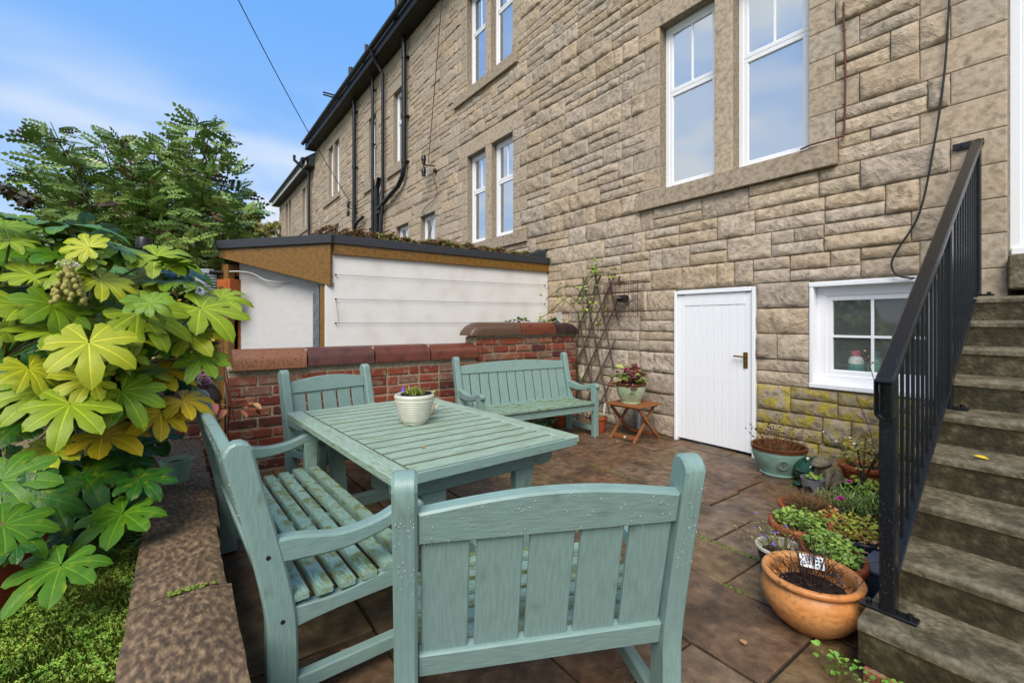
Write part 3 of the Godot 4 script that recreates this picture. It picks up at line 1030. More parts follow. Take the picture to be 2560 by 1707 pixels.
func frame_mesh(z0: float, z1: float, y0: float, y1: float, w: float, d: float, x: float, o: Vector3) -> MB:
	var m := MB.new()
	var cy := (y0 + y1) * 0.5
	var cz := (z0 + z1) * 0.5
	m.box(Vector3(x + d * 0.5, y0 + w * 0.5, cz) - o, Vector3(d, w, z1 - z0), 0.006)
	m.box(Vector3(x + d * 0.5, y1 - w * 0.5, cz) - o, Vector3(d, w, z1 - z0), 0.006)
	m.box(Vector3(x + d * 0.5 + 0.001, cy, z0 + w * 0.5) - o, Vector3(d, y1 - y0 - w * 1.7, w), 0.006)
	m.box(Vector3(x + d * 0.5 + 0.001, cy, z1 - w * 0.5) - o, Vector3(d, y1 - y0 - w * 1.7, w), 0.006)
	return m


func sill(root: Node3D, z0: float, z1: float, y0: float, y1: float, out: float) -> void:
	var m := MB.new()
	m.tinted = true
	m.col = Color(0.42, 0.345, 0.255)
	var d := out + 0.12
	var poly := PackedVector2Array([Vector2(-out, y0 - (y0 + y1) * 0.5), Vector2(-out, y1 - 0.02 - (y0 + y1) * 0.5), Vector2(0.12, (y1 - y0) * 0.5), Vector2(0.12, (y0 - y1) * 0.5)])
	m.prism(poly, z1 - z0, 0.008, Transform3D(Basis(), Vector3(0, 0, 0)))
	part(root, "sill", m, M.ashlar, Transform3D(Basis(), Vector3(4.79, (y0 + y1) * 0.5, (z0 + z1) * 0.5) - root.position))


func downpipe(root: Node3D, path: Array, r: float, collars: Array) -> void:
	var m := MB.new()
	m.tube(path.map(func(p): return p - root.position), r, 10)
	for y in collars:
		m.tube([Vector3(path[0].x, y - 0.05, path[0].z) - root.position, Vector3(path[0].x, y + 0.05, path[0].z) - root.position], r * 1.22, 10)
		m.box(Vector3(path[0].x + r + 0.02, y, path[0].z) - root.position, Vector3(0.05, 0.03, r * 3.2), 0.003)
	part(root, "downpipe", m, M.pipe)


func house() -> void:
	var h := thing("stone_terrace_house", "long two-storey house of tan rock-faced sandstone with white windows and a white cellar door", "house", Vector3(4.79, 0, -10))
	var o := h.position
	var open := [
		[-3.254, -2.315, -0.02, 1.747, false],          # cellar door
		[-1.825, -0.86, 0.775, 1.745, false],           # cellar window
		[-3.483, -2.773, 2.99, 5.0, true], [-2.565, -1.841, 2.99, 5.0, true],
		[-8.105, -7.42, 2.95, 4.74, true], [-7.22, -6.522, 2.95, 4.74, true],
		[-8.121, -7.42, 6.08, 8.0, true], [-7.24, -6.534, 6.08, 8.0, true],
		[-3.483, -2.773, 6.30, 8.2, true], [-2.565, -1.841, 6.30, 8.2, true],
		[-10.33, -9.54, 2.3, 3.93, true], [-11.86, -11.04, 2.3, 3.93, true],
		[-12.06, -11.36, 5.62, 7.60, true], [-14.05, -13.4, 5.60, 7.60, true],
		[-18.68, -18.03, 6.10, 8.1, true], [-17.85, -17.20, 6.10, 8.1, true],
		[-18.68, -18.03, 3.1, 5.0, true], [-17.85, -17.20, 3.1, 5.0, true], [-14.05, -13.3, 2.9, 4.25, true],
		[-0.56, 0.46, 1.57, 4.1, false],                # back door
	]
	var trims := [
		[-2.773, -2.565, 2.99, 5.0], [-3.80, -2.67, 5.0, 5.30], [-2.67, -1.52, 5.0, 5.30],
		[-7.42, -7.22, 2.95, 4.74], [-8.42, -7.32, 4.74, 5.04], [-7.32, -6.20, 4.74, 5.04],
		[-7.42, -7.24, 6.08, 8.0], [-8.5, -7.33, 8.0, 8.3], [-7.33, -6.2, 8.0, 8.3],
		[-10.66, -9.2, 3.93, 4.25], [-12.1, -10.8, 3.93, 4.25],
		[-12.4, -11.0, 7.60, 7.92], [-14.4, -13.1, 7.6, 7.92],
		[-18.03, -17.85, 6.10, 8.1], [-19.0, -17.94, 8.1, 8.38], [-17.94, -16.9, 8.1, 8.38],
		[-18.03, -17.85, 3.1, 5.0], [-19.0, -17.94, 5.0, 5.3], [-17.94, -16.9, 5.0, 5.3], [-14.4, -13.0, 4.25, 4.55],
		[-3.80, -1.60, 2.785, 2.99], [-8.50, -6.10, 2.74, 2.95], [-8.586, -6.358, 5.87, 6.08], [-12.42, -11.2, 5.37, 5.62], [-14.36, -13.1, 5.38, 5.60], [-19.33, -17.05, 5.92, 6.10], [-0.9, 0.8, 4.1, 4.4],
	]
	facade(h, 4.79, -20.8, 1.6, -0.25, 8.62, open, trims, 298)
	for s in [[-3.80, -1.60, 2.785, 3.0, 0.075], [-8.50, -6.10, 2.74, 2.955, 0.06], [-8.586, -6.358, 5.87, 6.085, 0.07], [-12.42, -11.2, 5.37, 5.625, 0.07], [-14.36, -13.1, 5.38, 5.605, 0.07], [-19.33, -17.05, 5.92, 6.105, 0.07]]:
		sill(h, s[0], s[1], s[2], s[3], s[4])
	for w in [[2, "sash"], [3, "sash"], [4, "sash"], [5, "sash"], [6, "sash"], [7, "sash"], [8, "sash"], [9, "sash"], [10, "four"], [11, "four"], [12, "plain"], [13, "plain"], [14, "plain"], [15, "plain"], [16, "plain"], [17, "plain"], [18, "plain"]]:
		var q = open[w[0]]
		sash(h, 4.79, q[0], q[1], q[2], q[3], w[1], M.mirror)
	cellar_door(h)
	cellar_window(h)
	back_door(h)
	# eaves: soffit board, fascia, gutter, roof
	var e := MB.new()
	e.box(Vector3(4.62, 8.66, -9.6) - o, Vector3(0.40, 0.05, 22.4), 0.004)
	part(h, "soffit", e, M.softit)
	e = MB.new()
	e.box(Vector3(4.40, 8.74, -9.6) - o, Vector3(0.035, 0.22, 22.42), 0.004)
	part(h, "fascia_board", e, M.gutter)
	e = MB.new()
	var prof := PackedVector2Array()
	for i in 9:
		var a := PI + PI * i / 8.0
		prof.append(Vector2(cos(a), sin(a)) * 0.075)
	for i in 9:
		var a := TAU - PI * i / 8.0
		prof.append(Vector2(cos(a), sin(a)) * 0.062)
	e.prism(prof, 22.5, 0.001)
	part(h, "gutter", e, M.gutter, Transform3D(Basis(), Vector3(4.30, 8.90, -9.6) - o))
	e = MB.new()
	e.box(Vector3.ZERO, Vector3(6.2, 0.06, 22.6), 0.01, Transform3D(Basis(Vector3(0, 0, 1), deg_to_rad(35)), Vector3(6.85, 10.67, -9.6) - o))
	part(h, "roof", e, M.slate)
	# rain and soil pipes; three run on through the eaves as vents
	downpipe(h, [Vector3(4.66, 8.6, -11.02), Vector3(4.66, 5.35, -11.02), Vector3(4.66, 5.1, -11.12), Vector3(4.66, 4.92, -11.4), Vector3(4.66, 4.6, -12.9), Vector3(4.66, 4.5, -13.05)], 0.062, [8.1, 6.6, 5.45])
	downpipe(h, [Vector3(4.30, 8.82, -12.4), Vector3(4.40, 8.6, -12.42), Vector3(4.66, 8.3, -12.5), Vector3(4.66, 4.9, -12.5), Vector3(4.66, 2.0, -12.95)], 0.048, [])
	downpipe(h, [Vector3(4.66, 8.6, -13.33), Vector3(4.66, 2.0, -13.33)], 0.045, [8.2, 6.6, 4.9])
	downpipe(h, [Vector3(4.66, 5.3, -12.8), Vector3(4.63, 5.42, -12.72), Vector3(4.66, 5.2, -12.98), Vector3(4.66, 2.0, -13.04)], 0.07, [4.5])
	downpipe(h, [Vector3(4.66, 8.6, -15.07), Vector3(4.66, 2.0, -15.07)], 0.06, [8.2, 6.4, 4.6])
	downpipe(h, [Vector3(4.66, 4.62, -14.2), Vector3(4.63, 4.55, -14.75), Vector3(4.66, 4.42, -15.05)], 0.055, [])
	for v in [[-11.0, 0.09, 9.55], [-13.4, 0.05, 9.50], [-14.9, 0.07, 9.5]]:
		var m := MB.new()
		m.tube([Vector3(4.5, 8.7, v[0]) - o, Vector3(4.5, v[2], v[0]) - o], v[1], 10)
		part(h, "vent_pipe", m, M.pipe)
	var br := MB.new()
	br.box(Vector3(4.2, 8.95, -15.9) - o, Vector3(0.6, 0.04, 0.04), 0.004)
	br.box(Vector3(4.2, 8.87, -15.9) - o, Vector3(0.6, 0.04, 0.04), 0.004)
	part(h, "eaves_bracket", br, M.pipe)
	# white plastic air vent low on the wall
	var vt := MB.new()
	vt.box(Vector3(4.775, 1.455, -5.31) - o, Vector3(0.02, 0.17, 0.17), 0.003)
	for i in 7:
		vt.box(Vector3(4.763, 1.395 + i * 0.02, -5.31) - o, Vector3(0.012, 0.008, 0.135), 0.002)
	part(h, "air_vent", vt, M.plasticwhite)

	# the next house along, set a little lower
	var n := thing("neighbouring_stone_house", "farther tan sandstone house with a lower eave at the end of the terrace", "house", Vector3(4.79, 0, -25))
	var op2 := [[-23.33, -22.68, 5.75, 7.6, true], [-22.5, -21.87, 5.75, 7.6, true], [-27.45, -26.8, 5.9, 7.75, true], [-26.6, -25.95, 5.9, 7.75, true]]
	var tr2 := [[-22.68, -22.5, 5.75, 7.6], [-23.6, -22.6, 7.6, 7.9], [-22.6, -21.6, 7.6, 7.9], [-26.8, -26.6, 5.9, 7.75], [-27.8, -26.7, 7.75, 7.98], [-26.7, -25.7, 7.75, 7.98], [-24.2, -21.6, 5.53, 5.75], [-27.9, -25.6, 5.7, 5.9]]
	facade(n, 4.80, -29.25, -20.82, 2.6, 8.0, op2, tr2, 0)
	for q in op2: sash(n, 4.80, q[0], q[1], q[2], q[3], "plain", M.mirror)
	sill(n, -24.2, -21.6, 5.53, 5.76, 0.06)
	var on := n.position
	e = MB.new()
	e.box(Vector3(4.64, 8.03, -25.1) - on, Vector3(0.40, 0.05, 8.6), 0.004)
	part(n, "soffit", e, M.softit)
	e = MB.new()
	e.box(Vector3(4.42, 8.12, -25.1) - on, Vector3(0.035, 0.2, 8.62), 0.004)
	part(n, "fascia_board", e, M.white)
	e = MB.new()
	e.prism(prof, 8.7, 0.001)
	part(n, "gutter", e, M.gutter, Transform3D(Basis(), Vector3(4.33, 8.26, -25.1) - on))
	e = MB.new()
	e.box(Vector3.ZERO, Vector3(6.2, 0.06, 8.8), 0.01, Transform3D(Basis(Vector3(0, 0, 1), deg_to_rad(35)), Vector3(6.88, 10.03, -25.1) - on))
	part(n, "roof", e, M.slate)
	downpipe(n, [Vector3(4.1, 8.55, -21.5), Vector3(4.1, 8.35, -21.5), Vector3(4.35, 8.1, -21.4), Vector3(4.66, 7.9, -21.35), Vector3(4.66, 2.6, -21.35)], 0.06, [])
	e = MB.new()
	e.box(Vector3(4.42, 8.22, -21.1) - on, Vector3(0.3, 0.3, 0.3), 0.02)
	part(n, "rainwater_hopper", e, M.pipe)


func cellar_door(h: Node3D) -> void:
	var o := h.position
	var z0 := -3.254
	var z1 := -2.315
	var f := MB.new()
	f.box(Vector3(4.79, 0.865, z0 + 0.0165) - o, Vector3(0.09, 1.75, 0.033), 0.004)
	f.box(Vector3(4.79, 0.865, z1 - 0.0165) - o, Vector3(0.09, 1.75, 0.033), 0.004)
	f.box(Vector3(4.791, 1.722, (z0 + z1) * 0.5) - o, Vector3(0.088, 0.045, z1 - z0 - 0.085), 0.004)
	part(h, "door_frame", f, M.whitewood)
	var d := part(h, "cellar_door", MB.new().mesh(), M.whitewood)
	var back := MB.new()
	back.box(Vector3(4.805, 0.86, (z0 + z1) * 0.5) - o, Vector3(0.03, 1.66, z1 - z0 - 0.10), 0.0)
	d.mesh = back.mesh()
	var edge := [z0 + 0.037, z0 + 0.125]
	for k in 8: edge.append(z0 + 0.125 + (0.70 / 8.0) * (k + 1))
	edge.append(z1 - 0.037)
	var n := edge.size() - 1
	for k in n:
		var m := MB.new()
		var w: float = edge[k + 1] - edge[k] - 0.003
		var tall := 1.66 if k == 0 or k == n - 1 else 1.535
		m.box(Vector3.ZERO, Vector3(0.022, tall, w), 0.003)
		part(d, "plank", m, M.whitewood, Transform3D(Basis(), Vector3(4.786 - (0.003 if k == 0 or k == n - 1 else 0.0), 0.03 + tall * 0.5, (edge[k] + edge[k + 1]) * 0.5) - o))
	var rail := MB.new()
	rail.box(Vector3(4.7805, 1.631, (edge[1] + edge[n - 1]) * 0.5) - o, Vector3(0.022, 0.13, edge[n - 1] - edge[1] + 0.004), 0.003)
	part(d, "top_rail", rail, M.whitewood)
	var hd := MB.new()
	hd.box(Vector3(4.768, 0.985, z1 - 0.105) - o, Vector3(0.012, 0.165, 0.045), 0.003)
	hd.tube([Vector3(4.765, 1.02, z1 - 0.105) - o, Vector3(4.735, 1.02, z1 - 0.105) - o], 0.011, 10)
	hd.tube(curve([Vector3(4.735, 1.02, z1 - 0.10) - o, Vector3(4.728, 1.022, z1 - 0.14) - o, Vector3(4.732, 1.024, z1 - 0.19) - o, Vector3(4.738, 1.022, z1 - 0.215) - o], 4), 0.0085, 8)
	part(d, "door_handle", hd, M.brass)
	var kh := MB.new()
	kh.tube([Vector3(4.765, 0.945, z1 - 0.105) - o, Vector3(4.7612, 0.945, z1 - 0.105) - o], 0.005, 8)
	part(d, "keyhole", kh, M.dark)
	var pipe := MB.new()
	pipe.tube([Vector3(4.73, -0.02, -3.75) - o, Vector3(4.73, 0.52, -3.75) - o], 0.022, 12)
	pipe.tube([Vector3(4.73, 0.30, -3.75) - o, Vector3(4.73, 0.33, -3.75) - o], 0.031, 12)
	pipe.box(Vector3(4.76, 0.315, -3.75) - o, Vector3(0.06, 0.025, 0.05), 0.003)
	part(h, "waste_pipe", pipe, M.plasticwhite)


func cellar_window(h: Node3D) -> void:
	var o := h.position
	var z0 := -1.825
	var z1 := -0.86
	var y0 := 0.775
	var y1 := 1.745
	var f := MB.new()       # white painted reveal, then the frame
	f.box(Vector3(4.83, y0 + 0.02, (z0 + z1) * 0.5) - o, Vector3(0.14, 0.045, z1 - z0 + 0.01), 0.006)
	f.box(Vector3(4.83, y1 - 0.02, (z0 + z1) * 0.5) - o, Vector3(0.14, 0.045, z1 - z0 + 0.01), 0.006)
	f.box(Vector3(4.832, (y0 + y1) * 0.5, z0 + 0.015) - o, Vector3(0.136, y1 - y0 - 0.08, 0.035), 0.006)
	f.box(Vector3(4.832, (y0 + y1) * 0.5, z1 - 0.015) - o, Vector3(0.136, y1 - y0 - 0.08, 0.035), 0.006)
	var w := part(h, "cellar_window", f, M.whitewood)
	part(w, "window_frame", frame_mesh(z0 + 0.03, z1 - 0.03, y0 + 0.04, y1 - 0.04, 0.085, 0.06, 4.85, o), M.white)
	part(w, "sash_frame", frame_mesh(z0 + 0.10, z1 - 0.10, y0 + 0.115, y1 - 0.115, 0.055, 0.04, 4.862, o), M.white)
	var g := MB.new()
	g.box(Vector3(4.885, 1.26, (z0 + z1) * 0.5) - o, Vector3(0.006, 0.68, 0.70), 0.0)
	part(w, "pane", g, M.glass)
	var b := MB.new()
	b.box(Vector3(4.873, 1.26, (z0 + z1) * 0.5 - 0.03) - o, Vector3(0.014, 0.68, 0.022), 0.002)
	part(w, "glazing_bar", b, M.white)
	b = MB.new()
	b.box(Vector3(4.8735, 1.25, (z0 + z1) * 0.5) - o, Vector3(0.0125, 0.022, 0.68), 0.002)
	part(w, "glazing_bar", b, M.white)
	# the cellar room behind
	var r := MB.new()
	r.box(Vector3(6.3, 1.2, -1.3) - o, Vector3(0.1, 2.6, 3.2), 0.0)
	r.box(Vector3(5.75, 1.2, 0.3) - o, Vector3(1.2, 2.6, 0.1), 0.0)
	r.box(Vector3(5.75, 1.2, -2.9) - o, Vector3(1.2, 2.6, 0.1), 0.0)
	r.box(Vector3(5.75, 2.5, -1.3) - o, Vector3(1.2, 0.1, 3.1), 0.0)
	r.box(Vector3(5.75, 0.0, -1.3) - o, Vector3(1.2, 0.1, 3.1), 0.0)
	part(h, "cellar_room", r, M.room)
	var s := MB.new()
	s.box(Vector3(5.12, 0.86, -1.34) - o, Vector3(0.22, 0.03, 0.95), 0.003)
	part(w, "window_board", s, M.whitewood)
	var bottle := [Vector2(0.0, 0.0), Vector2(0.055, 0.0), Vector2(0.06, 0.01), Vector2(0.06, 0.15), Vector2(0.045, 0.18), Vector2(0.022, 0.195), Vector2(0.022, 0.21), Vector2(0.0, 0.21)]
	var capp := [Vector2(0.0, 0.0), Vector2(0.034, 0.0), Vector2(0.034, 0.045), Vector2(0.0, 0.046)]
	var data := [[-1.55, Color(0.86, 0.88, 0.88), Color(0.80, 0.26, 0.36), "white bottle with a red cap and green label behind the cellar window"], [-1.40, Color(0.10, 0.42, 0.36), Color(0.12, 0.36, 0.32), "green bottle with a green cap behind the cellar window"]]
	for k in 2:
		var t := thing("bottle", data[k][3], "bottle", Vector3(5.06, 0.877, data[k][0]))
		var m := MB.new()
		m.lathe(bottle, 20)
		part(t, "body", m, plain(data[k][1], 0.35))
		m = MB.new()
		m.lathe(capp, 16, Vector3(0, 0.195, 0))
		part(t, "cap", m, plain(data[k][2], 0.4))
		m = MB.new()
		m.lathe([Vector2(0.0605, 0.04), Vector2(0.0608, 0.041), Vector2(0.0608, 0.12), Vector2(0.0605, 0.121)], 20)
		part(t, "label_band", m, plain(Color(0.12, 0.50, 0.44) if k == 0 else Color(0.16, 0.52, 0.46), 0.5))


func back_door(h: Node3D) -> void:
	var o := h.position
	var f := MB.new()
	f.box(Vector3(4.88, 2.97, -0.53) - o, Vector3(0.08, 2.24, 0.06), 0.006)
	f.box(Vector3(4.88, 2.97, 0.43) - o, Vector3(0.08, 2.24, 0.06), 0.006)
	f.box(Vector3(4.881, 4.06, -0.05) - o, Vector3(0.078, 0.06, 0.90), 0.006)
	f.box(Vector3(4.87, 1.88, -0.05) - o, Vector3(0.11, 0.06, 1.0), 0.006)
	part(h, "back_door_frame", f, M.white)
	var d := MB.new()
	d.box(Vector3(4.90, 2.97, -0.05) - o, Vector3(0.05, 2.12, 0.90), 0.006)
	var dd := part(h, "back_door", d, M.white)
	for k in 2:
		var p := MB.new()
		p.box(Vector3(4.872, 2.5 + k * 1.0, -0.05) - o, Vector3(0.012, 0.8, 0.66), 0.005)
		part(dd, "door_panel", p, M.white)
	var s := MB.new()
	s.box(Vector3(4.86, 1.73, -0.05) - o, Vector3(0.34, 0.245, 1.0), 0.012)
	part(h, "door_step", s, M.step)


# ------------------------------------------------------------------ the garage
func garage() -> void:
	var a := Vector3(1.451, 0, -5.54)
	var b := Vector3(0.445, 0, -6.80)
	var g := thing("garage", "white rendered garage with bronze fascia and a dark roof edge, against the stone house", "garage", Vector3(2.5, 0, -7.5))
	var o := g.position
	var m := MB.new()
	m.box(Vector3(3.09, 0.98, -5.66) - o, Vector3(3.38, 2.42, 0.16), 0.004)
	part(g, "rendered_wall", m, M.render)
	# bronze fascia along the wall, in two lengths
	for q in [[1.475, 2.66], [2.663, 4.83]]:
		m = MB.new()
		m.box(Vector3((q[0] + q[1]) * 0.5, 2.235, -5.565) - o, Vector3(q[1] - q[0], 0.13, 0.05), 0.003)
		part(g, "fascia", m, M.bronze)
	m = MB.new()
	m.box(Vector3(3.16, 2.345, -5.585) - o, Vector3(3.40, 0.105, 0.13), 0.006)
	part(g, "roof_edge", m, M.roofedge)
	# the splayed front: a deep tapering bronze fascia over the gate
	var dir := (b - a).normalized()
	var out := Vector3(dir.z, 0, -dir.x)
	if out.z < 0: out = -out
	var l := a.distance_to(b)
	var bas := Basis(dir, Vector3.UP, dir.cross(Vector3.UP))
	var fx := Transform3D(bas, a - o)
	board(g, "fascia", PackedVector2Array([Vector2(0, 1.80), Vector2(l, 2.185), Vector2(l, 2.29), Vector2(0, 2.29)]), 0.04, M.bronze, fx, 0.003)
	m = MB.new()
	m.box(Vector3(l * 0.5 - 0.006, 2.34, 0), Vector3(l + 0.06, 0.105, 0.11), 0.006, fx)
	part(g, "roof_edge", m, M.roofedge)
	m = MB.new()      # soffit running back from the bottom of the fascia
	var s0 := fx * Vector3(0.0, 1.802, 0)
	var s1 := fx * Vector3(l, 2.187, 0)
	var inn := -out * 0.55
	m.face(s0, s1, s1 + inn, s0 + inn)
	m.face(s0 + Vector3(0, 0.03, 0) + inn, s1 + Vector3(0, 0.03, 0) + inn, s1 + Vector3(0, 0.03, 0), s0 + Vector3(0, 0.03, 0))
	part(g, "soffit", m, M.softit)
	for q in [[0.115, 0.115], [l - 0.06, 0.075]]:
		m = MB.new()
		var p: Vector3 = fx * Vector3(q[0], 0.86, 0) - out * 0.07
		m.box(Vector3.ZERO, Vector3(q[1], 2.2 if q[0] > 1 else 1.92, 0.10), 0.004, Transform3D(bas, p + Vector3(0, 0.0 if q[0] < 1 else 0.14, 0)))
		part(g, "post", m, M.bronze)
	m = MB.new()
	m.box(Vector3.ZERO, Vector3(0.05, 1.92, 0.12), 0.004, Transform3D(bas, fx * Vector3(0.245, 0.86, 0) - out * 0.13))
	part(g, "post", m, M.galv)
	# side-hung gate: a white board in a galvanised frame, its top following the soffit
	var gx := Transform3D(bas, fx.origin - out * 0.20)
	var gate := board(g, "gate", PackedVector2Array([Vector2(0.40, 0.05), Vector2(l - 0.10, 0.05), Vector2(l - 0.10, 2.17), Vector2(0.18, 1.86), Vector2(0.18, 1.73), Vector2(0.40, 1.73)]), 0.03, M.doorwhite, gx, 0.002)
	var gl := gate.transform.affine_inverse() * gx
	m = MB.new()
	m.tube([gl * Vector3(0.37, 1.70, 0.03), gl * Vector3(l - 0.10, 2.06, 0.03)], 0.03, 4)
	m.box(Vector3.ZERO, Vector3(0.045, 1.70, 0.06), 0.003, Transform3D(gl.basis, gl * Vector3(0.375, 0.88, 0.01)))
	m.box(Vector3.ZERO, Vector3(0.10, 0.03, 0.03), 0.003, Transform3D(gl.basis, gl * Vector3(0.31, 1.62, 0.02)))
	m.box(Vector3.ZERO, Vector3(0.03, 0.10, 0.03), 0.003, Transform3D(gl.basis, gl * Vector3(0.33, 1.63, 0.02)))
	part(gate, "frame", m, M.galv)
	m = MB.new()
	m.box(Vector3.ZERO, Vector3(0.045, 1.9, 0.045), 0.003, Transform3D(gl.basis, gl * Vector3(l - 0.105, 0.98, 0.0)))
	part(gate, "timber_edge", m, M.teak)
	# the side that runs away behind the shrub, and the roof
	m = MB.new()
	m.box(Vector3(0.50, 0.95, -8.2) - o, Vector3(0.06, 2.36, 2.7), 0.004)
	part(g, "side_wall", m, M.bronze)
	m = MB.new()
	m.box(Vector3(0.43, 2.31, -8.15) - o, Vector3(0.05, 0.16, 2.75), 0.004)
	part(g, "verge_board", m, M.greywood)
	m = MB.new()
	var poly := PackedVector2Array([Vector2(1.47, -5.60), Vector2(4.78, -5.60), Vector2(4.78, -9.6), Vector2(0.46, -9.6), Vector2(0.46, -6.84)])
	m.prism(poly, 0.05, 0.002, Transform3D(Basis(Vector3(1, 0, 0), Vector3(0, 0, 1), Vector3(0, -1, 0)), Vector3(0, 2.34, 0) - o))
	part(g, "roof", m, M.roofedge)
	m = MB.new()
	m.box(Vector3(2.6, 0.98, -9.5) - o, Vector3(4.3, 2.4, 0.1), 0.004)
	part(g, "back_wall", m, M.render)
	# lead flashing dressed up the stone at the junction
	m = MB.new()
	m.face(Vector3(4.40, 2.40, -5.66) - o, Vector3(4.78, 2.40, -5.60) - o, Vector3(4.775, 2.55, -5.55) - o, Vector3(4.62, 2.50, -5.66) - o)
	m.face(Vector3(4.775, 2.38, -5.52) - o, Vector3(4.775, 2.38, -6.4) - o, Vector3(4.765, 2.56, -6.4) - o, Vector3(4.765, 2.56, -5.55) - o)
	part(g, "lead_flashing", m, M.lead)
	# sedum growing along the roof edge
	var tw := MB.new()
	tw.tinted = true
	for k in 5:
		var an := TAU * k / 5.0
		var d := Vector3(cos(an), 0, sin(an))
		var sd := Vector3(-d.z, 0, d.x) * 0.009
		var p0 := d * 0.004
		var p1 := d * 0.028 + Vector3(0, 0.018, 0)
		tw.tri(p0 - sd * 0.4, p0 + sd * 0.4, p1 + sd, Vector3.UP, Vector3.UP, d)
		tw.tri(p0 - sd * 0.4, p1 + sd, p1 - sd, Vector3.UP, d, d)
	var where := []
	var tints := []
	for k in 3600:
		var f := pow(rng.randf(), 0.9)
		var x := lerpf(1.30, 4.45, f)
		var hh := (0.075 + 0.05 * rock.get_noise_2d(x * 4.0, 3.0)) * lerpf(1.2, 0.75, f)
		var z := -5.62 - rnd(0, 0.22) - maxf(0.0, 1.47 - x) * 1.2
		where.append(Transform3D(Basis.from_euler(Vector3(rnd(-0.5, 0.5), rnd(0, TAU), rnd(-0.5, 0.5))).scaled(Vector3.ONE * rnd(0.5, 1.2)), Vector3(x, 2.365 + rng.randf() * hh * 1.5, z) - o))
		var c := Color(0.17, 0.085, 0.035).lerp(Color(0.27, 0.15, 0.06), rng.randf())
		var t := rock.get_noise_2d(x * 5.0, 11.0) + rnd(-0.25, 0.25)
		if t > 0.12: c = Color(0.19, 0.20, 0.045).lerp(Color(0.33, 0.30, 0.05), rng.randf())
		tints.append(c)
	scatter(g, "sedum", tw.mesh(), M.leaf_dull, where, tints)
	# three training wires on screw eyes
	var words := ["top wire of the three stretched across the white garage wall", "middle wire of the three stretched across the white garage wall, linked down to the lowest", "lowest wire of the three on the white garage wall, running behind the brick pier"]
	var ys := [[1.934, 1.962], [1.650, 1.672], [1.368, 1.376]]
	for k in 3:
		var t := thing("training_wire", words[k], "wire", Vector3(1.505, ys[k][0], -5.58), 0.0, "training wires on the garage wall")
		m = MB.new()
		var e := Vector3(3.2, ys[k][1] - ys[k][0], 0.0)
		m.tube([Vector3(0, 0, 0.02), e * 0.5 + Vector3(0, -0.004, 0.02), e + Vector3(0, 0, 0.02)], 0.0022, 5)
		if k == 1: m.tube([Vector3(0.0, 0, 0.02), Vector3(0.02, -0.14, 0.022), Vector3(0.035, -0.28, 0.02)], 0.002, 5)
		part(t, "strand", m, M.cable)
		for f in [Vector3.ZERO, e]:
			m = MB.new()
			m.tube([f + Vector3(0, 0, 0.0), f + Vector3(0, 0, 0.028)], 0.005, 6)
			m.ball(f + Vector3(0, 0, 0.03), Vector3(0.011, 0.011, 0.006), 8, 6)
			part(t, "screw_eye", m, M.rust)
	# things fixed to the corner of the garage
	var u := thing("heat_pump_unit", "grey finned wall unit with a black plug at the left corner of the garage", "wall unit", Vector3(0.31, 1.70, -6.9))
	m = MB.new()
	m.box(Vector3(-0.02, 0.16, 0.0), Vector3(0.20, 0.36, 0.10), 0.012)
	part(u, "case", m, M.plasticgrey)
	for k in 9:
		m = MB.new()
		m.box(Vector3(0.03, 0.02 + k * 0.034, 0.055), Vector3(0.14, 0.010, 0.04), 0.002)
		part(u, "fin", m, M.plasticgrey)
	m = MB.new()
	m.tube([Vector3(0.02, 0.305, 0.07), Vector3(0.17, 0.30, 0.09)], 0.026, 10)
	part(u, "plug", m, M.blackpot)
	var w0 := Vector3(0.48, 2.005, -6.80)
	m = MB.new()
	m.tube(curve([Vector3(0, 0, 0), Vector3(0.13, 0.01, 0.12), Vector3(0.28, -0.02, 0.28), Vector3(0.42, -0.11, 0.42), Vector3(0.60, -0.13, 0.56), Vector3(0.75, -0.13, 0.62)]), 0.007, 6)
	solo("power_cable", m, M.plasticwhite, "white cable running from the grey unit under the garage soffit", "cable", Transform3D(Basis(), w0))
	var bx := thing("nest_box", "orange-red wooden box screwed to the left garage post", "wooden box", Vector3(0.52, 1.60, -6.62), atan2(out.x, out.z))
	m = MB.new()
	m.box(Vector3(-0.02, 0.15, 0.03), Vector3(0.15, 0.30, 0.10), 0.004)
	part(bx, "body", m, M.redwood)
	m = MB.new()
	m.box(Vector3(0.08, 0.148, 0.02), Vector3(0.045, 0.31, 0.12), 0.004)
	part(bx, "side_board", m, M.redwood)


